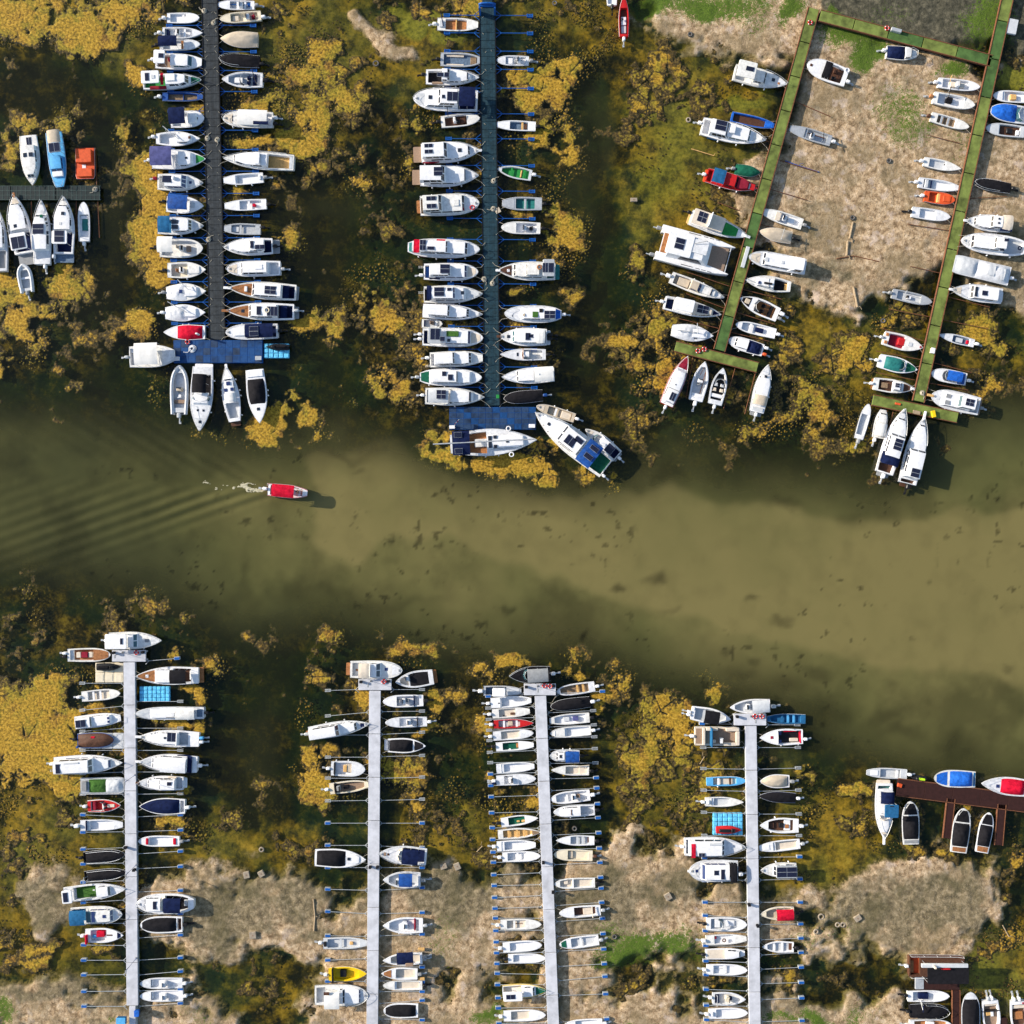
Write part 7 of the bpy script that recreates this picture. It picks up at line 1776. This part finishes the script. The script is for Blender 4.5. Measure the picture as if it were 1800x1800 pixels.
cb = MB().add([(.13 * Lc, -1.75, 1.0), (.70 * Lc, -1.6, 1.0), (.70 * Lc, 1.6, 1.0), (.13 * Lc, 1.75, 1.0),
               (.14 * Lc, -1.5, 2.3), (.60 * Lc, -1.35, 2.2), (.60 * Lc, 1.35, 2.2), (.14 * Lc, 1.5, 2.3)],
              [(4, 5, 6, 7), (1, 0, 4, 5), (2, 1, 5, 6), (3, 2, 6, 7), (0, 3, 7, 4)])
cab = cb.build('cabin', M('W'), cat_)
for sd in (1, -1):
    MB().add([(.30 * Lc, sd * 1.71, 1.3), (.62 * Lc, sd * 1.60, 1.25), (.56 * Lc, sd * 1.42, 2.05), (.32 * Lc, sd * 1.53, 2.1)], [(0, 1, 2, 3), (3, 2, 1, 0)]).build('side_window', M('glass'), cab)
MB().rbox(.10 * Lc, .44 * Lc, -1.55, 1.55, 2.32, 2.42, .2, 0, .05).build('hardtop', M('W'), cat_, True)
MB().rbox(.44 * Lc, .64 * Lc, -.6, 1.2, 2.30, 2.36, .1, 0, .03).build('roof_panel', M('W2'), cat_, True)
so = MB().box(.20 * Lc, .33 * Lc, -.75, .75, 2.42, 2.46, 0)
for j in range(2):
    so.box(.205 * Lc, .325 * Lc, -.70 + .74 * j, -.04 + .74 * j, 2.455, 2.475, 1)
so.build('solar_panel', None, cat_, mats=[M('s'), M('cell')])
MB().rbox(.665 * Lc, .93 * Lc, -1.75, 1.5, .96, 1.01, .1, 0, .02).build('bow_net', M('k'), cat_)
MB().tube([(.95 * Lc, -1.8, 1.0), (.95 * Lc, 1.8, 1.0)], .07).build('cross_beam', M('s'), cat_)
MB().tube([(.45 * Lc, .5, 2.45), (.60 * Lc, 1.2, 2.75)], .04).build('mast', M('G'), cat_)

# --- floating cube docks, drive-on docks and jet skis
def cube_dock(reg, x0, y0, x1, y1, nx, ny, mat, label, hgt=.42):
    p0 = W(*zpx(reg, x0, y0), hgt); p1 = W(*zpx(reg, x1, y1), hgt)
    r = empty('float_dock', ((p0.x + p1.x) / 2, (p0.y + p1.y) / 2, 0)); tag(r, label, 'float dock')
    wx = (p1.x - p0.x) / nx; wy = (p0.y - p1.y) / ny
    mb = MB().rbox(-wx / 2 + .015, wx / 2 - .015, -wy / 2 + .015, wy / 2 - .015, 0, hgt - .03, .06, 0, .05, 2)
    mb.rbox(-wx * .34, wx * .34, -wy * .34, wy * .34, hgt - .031, hgt, .08, 0, .02, 2)
    first = None
    for i in range(nx):
        for j in range(ny):
            if first is None:
                first = o = mb.build('float_cube', M(mat), r, True, 40)
            else:
                o = first.copy(); COL.objects.link(o); o.parent = r
            o.location = (p0.x + wx * (i + .5) - r.location.x, p1.y + wy * (j + .5) - r.location.y, random.uniform(-.02, .01))
    return r
cube_dock('F1', 1008, 692, 1300, 838, 7, 4, 'cube', 'empty sky blue plastic cube float dock right of leftmost grey pier')
cube_dock('I1', 440, 1375, 755, 1610, 6, 5, 'cube', 'sky blue cube float dock carrying a red jet ski')
cube_dock('B3', 1382, 238, 1625, 378, 5, 3, 'cube', 'sky blue drive on dock right of blue pier head')
cube_dock('F1', 585, 462, 855, 655, 3, 2, 'C', 'cream plastic drive on dock beside leftmost grey pier')
cube_dock('F1', 425, 1140, 860, 1290, 4, 2, 'g', 'grey drive on float under the brown covered boat')

def jet_ski(reg, sx, sy, bx, by, w, body, seat, label, zb):
    s0 = zpx(reg, sx, sy); b0 = zpx(reg, bx, by)
    a = W(*s0, zb + .4); b = W(*b0, zb + .4); k = REG[reg][2]
    Lj = (b - a).length; hw = w / k / PXM / 2
    r = empty('jet_ski', (a.x, a.y, zb), math.atan2((b - a).y, (b - a).x)); tag(r, label, 'jet ski', 'jet skis')
    ts = [0, .15, .35, .55, .75, .88, .96, 1.0]
    V, F = [], []
    for t in ts:
        h = hw * (.85 + .15 * min(1, t / .3)) * (1 - max(0, (t - .45) / .55) ** 2.4) + .02
        for yy, zz in ((-.5, 0), (-1, .3), (-.85, .42), (-.35, .5 + .12 * math.sin(t * 3.1)), (.35, .5 + .12 * math.sin(t * 3.1)), (.85, .42), (1, .3), (.5, 0)):
            V.append((t * Lj, yy * h, zz))
    for i in range(len(ts) - 1):
        for q in range(8):
            j = (q + 1) % 8
            F.append((i * 8 + q, i * 8 + j, (i + 1) * 8 + j, (i + 1) * 8 + q))
    F.append(tuple(range(7, -1, -1))); F.append(tuple(range((len(ts) - 1) * 8, len(ts) * 8)))
    mesh_obj('hull', V, F, M(body), r, True, 45)
    MB().rbox(.10 * Lj, .55 * Lj, -hw * .38, hw * .38, .5, .82, .12, 0, .1).build('seat', M(seat), r, True)
    MB().rbox(.58 * Lj, .74 * Lj, -hw * .45, hw * .45, .55, .85, .1, 0, .1).tube([(.60 * Lj, -hw * .85, .92), (.64 * Lj, 0, .88), (.60 * Lj, hw * .85, .92)], .03).build('handlebar', M('K'), r, True)
    return r
jet_ski('I1', 475, 1555, 735, 1555, 85, 'R', 'K', 'red jet ski on a sky blue cube dock', .42)
jet_ski('B3', 1625, 275, 1405, 270, 60, 'K', 'D', 'black jet ski on drive on dock by blue pier head', .42)
jet_ski('F1', 598, 505, 825, 505, 72, 'K', 'D', 'black jet ski on cream drive on dock', .42)
jet_ski('J1', 765, 300, 610, 280, 66, 'K', 'l', 'black and lime yellow jet ski behind the pale punt', .0)

# --- things on the piers
def lifebuoys(spots):
    for px, py, zt, lab in spots:
        r = rooted('lifebuoy', px, py, lab, 'lifebuoy', zt, 0, 'lifebuoys on the piers')
        MB().torus((0, 0, .09), .26, .09, n=16, m=6).build('ring', M('R'), r, True)
        mb = MB()
        for k in range(4):
            an = math.pi / 4 + k * math.pi / 2
            mb.torus((.26 * math.cos(an), .26 * math.sin(an), .09), .02, .10, n=6, m=5)
        mb.build('band', M('W'), r, True)
lifebuoys([(240, 1147, .8, 'red lifebuoy on leftmost grey pier head'), (675, 1198, .8, 'red lifebuoy on second grey pier head'), (957, 1205, .8, 'left red lifebuoy on third grey pier head'), (967, 1206, .8, 'right red lifebuoy on third grey pier head'),
           (1327, 1259, .8, 'left red lifebuoy on rightmost grey pier head'), (1339, 1259, .8, 'right red lifebuoy on rightmost grey pier head'), (1559, 50, .8, 'red lifebuoy on the green cross walk'), (1424, 40, .8, 'red lifebuoy at top of left green pier'), (1227, 617, .8, 'left red lifebuoy on left green pier head'), (330, 601, ZP, 'red lifebuoy on the blue pier head'), (1238, 614, .8, 'right red lifebuoy on left green pier head')])

def lamp(px, py, zt, hgt, mat, lab):
    r = rooted('lamp_post', px, py, lab, 'lamp post', zt, 0, 'lamp posts on the grey piers')
    MB().rbox(-.14, .14, -.14, .14, 0, .06, .03, 0, .02).build('base_plate', M('G'), r)
    MB().tube([(0, 0, .05), (0, 0, hgt - .3), (0, -.05, hgt)], .045, n=6).build('post', M(mat), r, True)
    MB().rbox(-.09, .09, -.38, .06, hgt - .02, hgt + .06, .04, 0, .02).build('lamp_head', M('G'), r, True)
for px, py, lab in ((238, 1362, 'upper blue lamp post on leftmost grey pier'), (240, 1520, 'middle blue lamp post on leftmost grey pier'), (240, 1684, 'lower blue lamp post on leftmost grey pier')):
    lamp(px, py, .8, 3.6, 'bsteel', lab)
for px, py, lab in ((216, 1147, 'dark lamp post on leftmost grey pier head'), (652, 1197, 'dark lamp post on second grey pier head'), (945, 1206, 'dark lamp post on third grey pier head'), (1320, 1259, 'dark lamp post on rightmost grey pier head')):
    lamp(px, py, .8, 2.6, 'K', lab)

def box_thing(name, px, py, zt, lx, ly, h, mat, lab, cat, rz=0.0, lid=None, group=None):
    r = rooted(name, px, py, lab, cat, zt, rz, group)
    MB().rbox(-lx / 2, lx / 2, -ly / 2, ly / 2, 0, h, .05, 0, .03).build('body', M(mat), r)
    if lid:
        MB().rbox(-lx / 2 - .02, lx / 2 + .02, -ly / 2 - .02, ly / 2 + .02, h + .002, h + .06, .05, 0, .02).build('lid', M(lid), r)
for px, py, lab in ((222, 1489, 'dark service box left side of leftmost grey pier'), (237, 1528, 'dark service box right side of leftmost grey pier'), (651, 1523, 'dark service box left side of second grey pier'), (664, 1523, 'dark service box right side of second grey pier'),
                    (955, 1515, 'dark service box left side of third grey pier'), (972, 1567, 'dark service box right side of third grey pier'), (1316, 1589, 'dark service box left side of rightmost grey pier'), (1331, 1626, 'dark service box right side of rightmost grey pier'),
                    (201, 1147, 'black bollard box left on leftmost grey pier head'), (252, 1146, 'black bollard box right on leftmost grey pier head'), (635, 1198, 'black bollard box left on second grey pier head'), (683, 1197, 'black bollard box right on second grey pier head'),
                    (925, 1207, 'black bollard box left on third grey pier head'), (973, 1205, 'black bollard box right on third grey pier head'), (1295, 1259, 'black bollard box on rightmost grey pier head')):
    box_thing('service_box', px, py, .8, .36, .30, .45, 'D', lab, 'service box', lid='K', group='service boxes on the grey piers')
box_thing('step_box', 312, 631, ZP, .7, .5, .25, 'L', 'pale blue step box on blue pier head left corner', 'step box', lid='s')
box_thing('step_box', 455, 630, ZP, .8, .5, .25, 'L', 'pale blue step box on blue pier head right corner', 'step box', lid='s')
box_thing('step_box', 795, 751, ZP, .7, .4, .25, 'L', 'pale step box left on blue panelled head', 'step box', lid='W')
box_thing('step_box', 935, 749, ZP, .8, .45, .25, 'L', 'pale step box right on blue panelled head', 'step box', lid='W')
box_thing('board', 1778, 48, .5, 1.3, 2.0, .3, 'g', 'pale grey board beside right green pier at top', 'board', rz=-.2)
box_thing('storage_box', 1638, 617, .8, .5, .7, .35, 'i', 'cream storage box on right green pier', 'storage box', rz=-.22, lid='W')
box_thing('board', 1310, 452, .82, .5, 2.9, .12, 'g', 'pale plank board along left green pier', 'board', rz=-.28)
box_thing('float', 1578, 710, .82, .75, .28, .12, 'O', 'orange float on right green pier head', 'float', rz=-.2)
box_thing('step', 1611, 725, .82, 1.0, .5, .1, 'log', 'weathered plank step on right green pier head', 'step', rz=-.2)
box_thing('crate', 1640, 728, .82, .5, .9, .3, 'Y', 'yellow crate on right green pier head', 'crate', rz=.2)
box_thing('bench', 1574, 55, .82, 1.4, .45, .45, 's', 'grey bench on the green cross walk', 'bench', rz=-.26)
box_thing('box', 1581, 1380, ZP, .6, .5, .2, 'O', 'orange box on the left end of brown jetty', 'box', rz=-.3)
box_thing('float', 741, 1668, .35, .85, .38, .15, 'y', 'orange timber float on boom by second grey pier', 'float')
box_thing('float', 741, 1720, .35, .85, .38, .15, 'y', 'lower orange timber float by second grey pier', 'float')
box_thing('box', 215, 1792, .9, 1.2, .9, .5, 'T', 'teal box left of the gangway at bottom', 'box', lid='L')
box_thing('bin', 242, 1779, .9, .6, .8, .4, 'B', 'blue bin right of the gangway at bottom', 'bin', lid='P')
box_thing('doormat', 875, 370, .56, .7, .7, .04, 'S', 'grey doormat lying on teal pier edge', 'doormat', rz=.5)
box_thing('mat', 875, 697, .56, .4, .5, .04, 'E', 'small bright green mat on teal pier', 'mat')

def rope_coil(px, py, zt, lab, mat='rope', s=1.0):
    r = rooted('rope_coil', px, py, lab, 'rope', zt, random.uniform(0, 6), 'coiled ropes on the piers')
    pts = []
    for k in range(70):
        an = k * .55; rr = (.34 - .0032 * k) * s
        pts.append((rr * math.cos(an) * (1 + .15 * math.sin(k * .3)), rr * math.sin(an), .03 + .0022 * k))
    pts += [(.1 * s, .05 * s, .19), (.5 * s, .2 * s, .05), (.85 * s, .05 * s, .03)]
    MB().tube(pts, .035, n=5).build('coil', M(mat), r, True)
rope_coil(338, 613, ZP, 'white heap of rope on blue pier head', 'W', 1.5)
for px, py, lab in ((359, 19, 'pale rope near the top of dark plank pier'), (376, 40, 'rope coil right edge of upper dark plank pier'), (365, 243, 'rope left edge of middle dark plank pier'), (382, 246, 'rope right edge of middle dark plank pier'), (367, 421, 'rope at left edge of lower dark plank pier'),
                    (868, 318, 'pale rope on teal pier near green skiff'), (866, 498, 'tangled rope lying on middle of teal pier'), (867, 367, 'rope beside the doormat on teal pier'), (851, 491, 'small rope left edge of teal pier'), (167, 333, 'rope coil at end of left edge pier'), (1621, 691, 'white rope coil near foot of right green pier')):
    rope_coil(px, py, .8 if px > 1000 else ZP, lab)
r = rooted('flag', 800, 748, 'red and white striped flag on blue panelled head', 'flag', ZP, .9)
MB().tube([(0, 0, 0), (0, 0, 1.6)], .03).build('pole', M('s'), r)
V = [(.03 + .22 * i, .06 * math.sin(i * 1.3 + j), 1.55 - .28 * j - .04 * i) for i in range(5) for j in range(3)]
F = [(i * 3 + j, i * 3 + j + 1, (i + 1) * 3 + j + 1, (i + 1) * 3 + j) for i in range(4) for j in range(2)]
mesh_obj('cloth', V, F, None, r, False, None, [M('R'), M('W')], [(i % 2) for i in range(4) for j in range(2)])

# --- stranded tyres, blocks, timbers on the mud
def tyre(px, py, lab, mat='rubber', s=1.0):
    g = max(bed_at(px, py), -.05)
    r = rooted('tyre', px, py, lab, 'tyre', g, 0, 'old tyres on the mud')
    MB().torus((0, 0, .08), .27 * s, .10, n=18, m=7).build('tread', M(mat), r, True)
    MB().torus((0, 0, .15), .23 * s, .03, n=18, m=5).build('sidewall', M('G' if mat == 'rubber' else mat), r, True)
for a_ in ((1210, 211, 'tyre in weed left of the blue punt', 'concrete'), (1213, 61, 'tyre at edge of top mud bank', 'rubber'), (1443, 1611, 'largest pale tyre on mud right of rightmost grey pier', 'concrete', 1.3), (1434, 1637, 'small pale tyre below the largest tyre', 'concrete'), (1472, 1625, 'left one of two touching pale tyres', 'concrete'), (1481, 1625, 'right one of two touching pale tyres', 'concrete'),
           (975, 6, 'tyre near top edge right of teal pier', 'rubber'), (661, 112, 'dark tyre below the pale gravel strip', 'rubber', 1.3), (1498, 383, 'tyre on mud left of right green pier', 'rubber'), (1010, 1456, 'tyre by third grey pier upper right', 'rubber'), (1080, 1646, 'tyre on grass right of third grey pier', 'rubber'), (460, 1493, 'pale ring tyre between first two grey piers', 'concrete'), (1552, 564, 'tyre in weed beside mud flat point', 'rubber'), (1562, 283, 'black tyre on the mud flat', 'rubber')):
    tyre(*a_)
def block(px, py, lx, ly, rz, lab, mat='concrete', h=.3, cat='concrete block', name='concrete_block'):
    g = max(bed_at(px, py), -.02)
    r = rooted(name, px, py, lab, cat, g - .04, rz)
    MB().rbox(-lx / 2, lx / 2, -ly / 2, ly / 2, 0, h, .04, 0, .03, 1).build('slab', M(mat), r)
    MB().torus((0, 0, h), .08, .02, n=8, m=4).build('lifting_eye', M('u'), r)
for a_ in ((1507, 1613, .95, .75, .6, 'square pale block on mud right of tyres'), (1174, 1575, .9, .9, .5, 'square block on mud between third and rightmost piers'), (434, 1537, .8, .9, .2, 'left square block on mud near second pier'), (460, 1535, .8, .8, .5, 'right square block on mud near second pier'),
           (1114, 352, .9, .5, 0, 'small pale block in weed left of green boat'), (780, 1522, .9, .7, .3, 'left grey block right of second grey pier'), (804, 1522, .8, .9, .4, 'right grey block right of second grey pier'), (445, 1643, .9, .9, .1, 'round pale block on mud right of first pier')):
    block(*a_)
def timber(pts, rad, lab, mat='log', zoff=.06):
    px, py = pts[0]
    g = max(bed_at(px, py), 0.0)
    base = W(px, py, g)
    r = rooted('driftwood', px, py, lab, 'driftwood', g)
    P = []
    for (x, y) in pts:
        w_ = W(x, y, max(bed_at(x, y), 0.0)); P.append((w_.x - base.x, w_.y - base.y, w_.z - base.z + zoff))
    MB().tube(P, rad, n=7).build('trunk', M(mat), r, True)
    d = Vector(P[-1]) - Vector(P[0]); mid = Vector(P[len(P) // 2])
    side = Vector((-d.y, d.x, 0)).normalized() * .5
    MB().tube([mid, mid + side * .6 + Vector((0, 0, .1)), mid + side + d.normalized() * .4 + Vector((0, 0, .02))], rad * .4, n=5).build('branch', M(mat), r, True)
for a_ in (([(1499, 391), (1493, 420)], .13, 'upper pale timber on the mud flat'), ([(1490, 424), (1488, 450)], .16, 'middle pale timber on the mud flat'), ([(1500, 505), (1507, 540)], .14, 'lower pale timber at mud flat tip'), ([(551, 1580), (554, 1610), (552, 1636)], .11, 'curved log on mud left of second grey pier'),
           ([(1545, 460), (1500, 450), (1470, 455)], .06, 'thin branch crossing the mud flat', 'u'), ([(1215, 262), (1255, 274)], .06, 'pole in weed left of left green pier', 'y'), ([(1762, 1626), (1773, 1646)], .07, 'bleached stick in weed near right edge'), ([(1230, 1343), (1238, 1330)], .05, 'pale stick by rightmost grey pier'), ([(838, 1497), (848, 1487)], .06, 'pale stick left of third grey pier'),
           ([(1380, 283), (1405, 292), (1440, 303)], .06, 'blue line lying across the mud', 'bsteel')):
    timber(*a_)
# --- paddles / fenders hanging along the right green pier are left to its rails
# --- person at the bow of the boat under way
def person(px, py, zb, rz):
    r = rooted('person', px, py, 'person with dark hair seated at the bow of the red roofed boat', 'person', zb, rz)
    J = {'pelvis': (0, 0, .12), 'waist': (-.03, 0, .30), 'chest': (-.06, 0, .48), 'neck': (-.06, 0, .62), 'head': (-.04, 0, .74), 'crown': (-.03, 0, .84)}
    V = [J[k] for k in ('pelvis', 'waist', 'chest', 'neck', 'head', 'crown')]
    R = [.15, .125, .145, .06, .095, .07]
    E = [(0, 1), (1, 2), (2, 3), (3, 4), (4, 5)]
    for sd in (-1, 1):
        b = len(V)
        V += [(.02, sd * .10, .12), (.42, sd * .15, .22), (.62, sd * .14, -.12), (.72, sd * .14, -.16)]
        R += [.095, .07, .048, .05]
        E += [(0, b), (b, b + 1), (b + 1, b + 2), (b + 2, b + 3)]
        c = len(V)
        V += [(-.06, sd * .19, .52), (.06, sd * .25, .28), (.28, sd * .17, .26), (.36, sd * .15, .26)]
        R += [.062, .046, .036, .04]
        E += [(2, c), (c, c + 1), (c + 1, c + 2), (c + 2, c + 3)]
    me = bpy.data.meshes.new('body'); me.from_pydata(V, E, [])
    o = bpy.data.objects.new('body', me); COL.objects.link(o); o.parent = r
    me.materials.append(M('skin'))
    sk_ = o.modifiers.new('skin', 'SKIN')
    for i, v in enumerate(me.skin_vertices[0].data if me.skin_vertices else []):
        v.radius = (R[i], R[i]); v.use_root = (i == 0)
    if not me.skin_vertices:
        pass
    o.modifiers.new('sub', 'SUBSURF').levels = 2
    o.modifiers['sub'].render_levels = 2
    MB().ball((-.065, 0, .80), .105, .10, .10, n=10, m=6).build('hair', M('hair'), r, True)
    MB().rbox(-.13, .24, -.17, .17, .02, .22, .08, 0, .06).build('shorts', M('N'), r, True)
person(*zpx('M1', 918, 422), .34, math.radians(-6))

# --- foam behind the boat under way
nfx, nfy = 240, 90
fx = np.linspace(-6, 112, nfx)[None, :] * np.ones((nfy, 1)); fy = np.linspace(-26, 26, nfy)[:, None] * np.ones((1, nfx))
n1 = fbm((nfy, nfx), 9, 5, 501, .62); n3 = fbm((nfy, nfx), 7, 4, 503, .5)
spread = 5.5 + fx * .085
ridged = 1 - np.abs(2 * n3 - 1) * 4.2
f_ = .82 - (fy / spread) ** 2 * .5 - fx / 145 + (n1 - .5) * 1.5 + ridged * .55
f_ = np.maximum(f_, .5 + ridged * .3 - np.abs(np.abs(fy) - 3 - fx * .55) * .35 - np.clip(fx, 0, 99) / 34 + (n1 - .5))
fzz = np.clip(f_ * .07 - .055, -.08, .05)
fpx_ = bx_ = 466 - (fx * math.cos(hd) + fy * math.sin(hd)); fpy_ = 860 + (-fx * math.sin(hd) + fy * math.cos(hd))
kf = np.maximum.reduce([fzz[:-1, :-1], fzz[1:, :-1], fzz[:-1, 1:], fzz[1:, 1:]]) > .0
foam = grid_mesh('wake_foam', ((fpx_ - 900) / PXM).reshape(-1), ((900 - fpy_) / PXM).reshape(-1), fzz.reshape(-1) + .02, nfx, nfy, M('foam'), keep=kf)
tag(foam, 'pale churned foam trailing behind the red roofed boat', 'foam', kind='stuff')
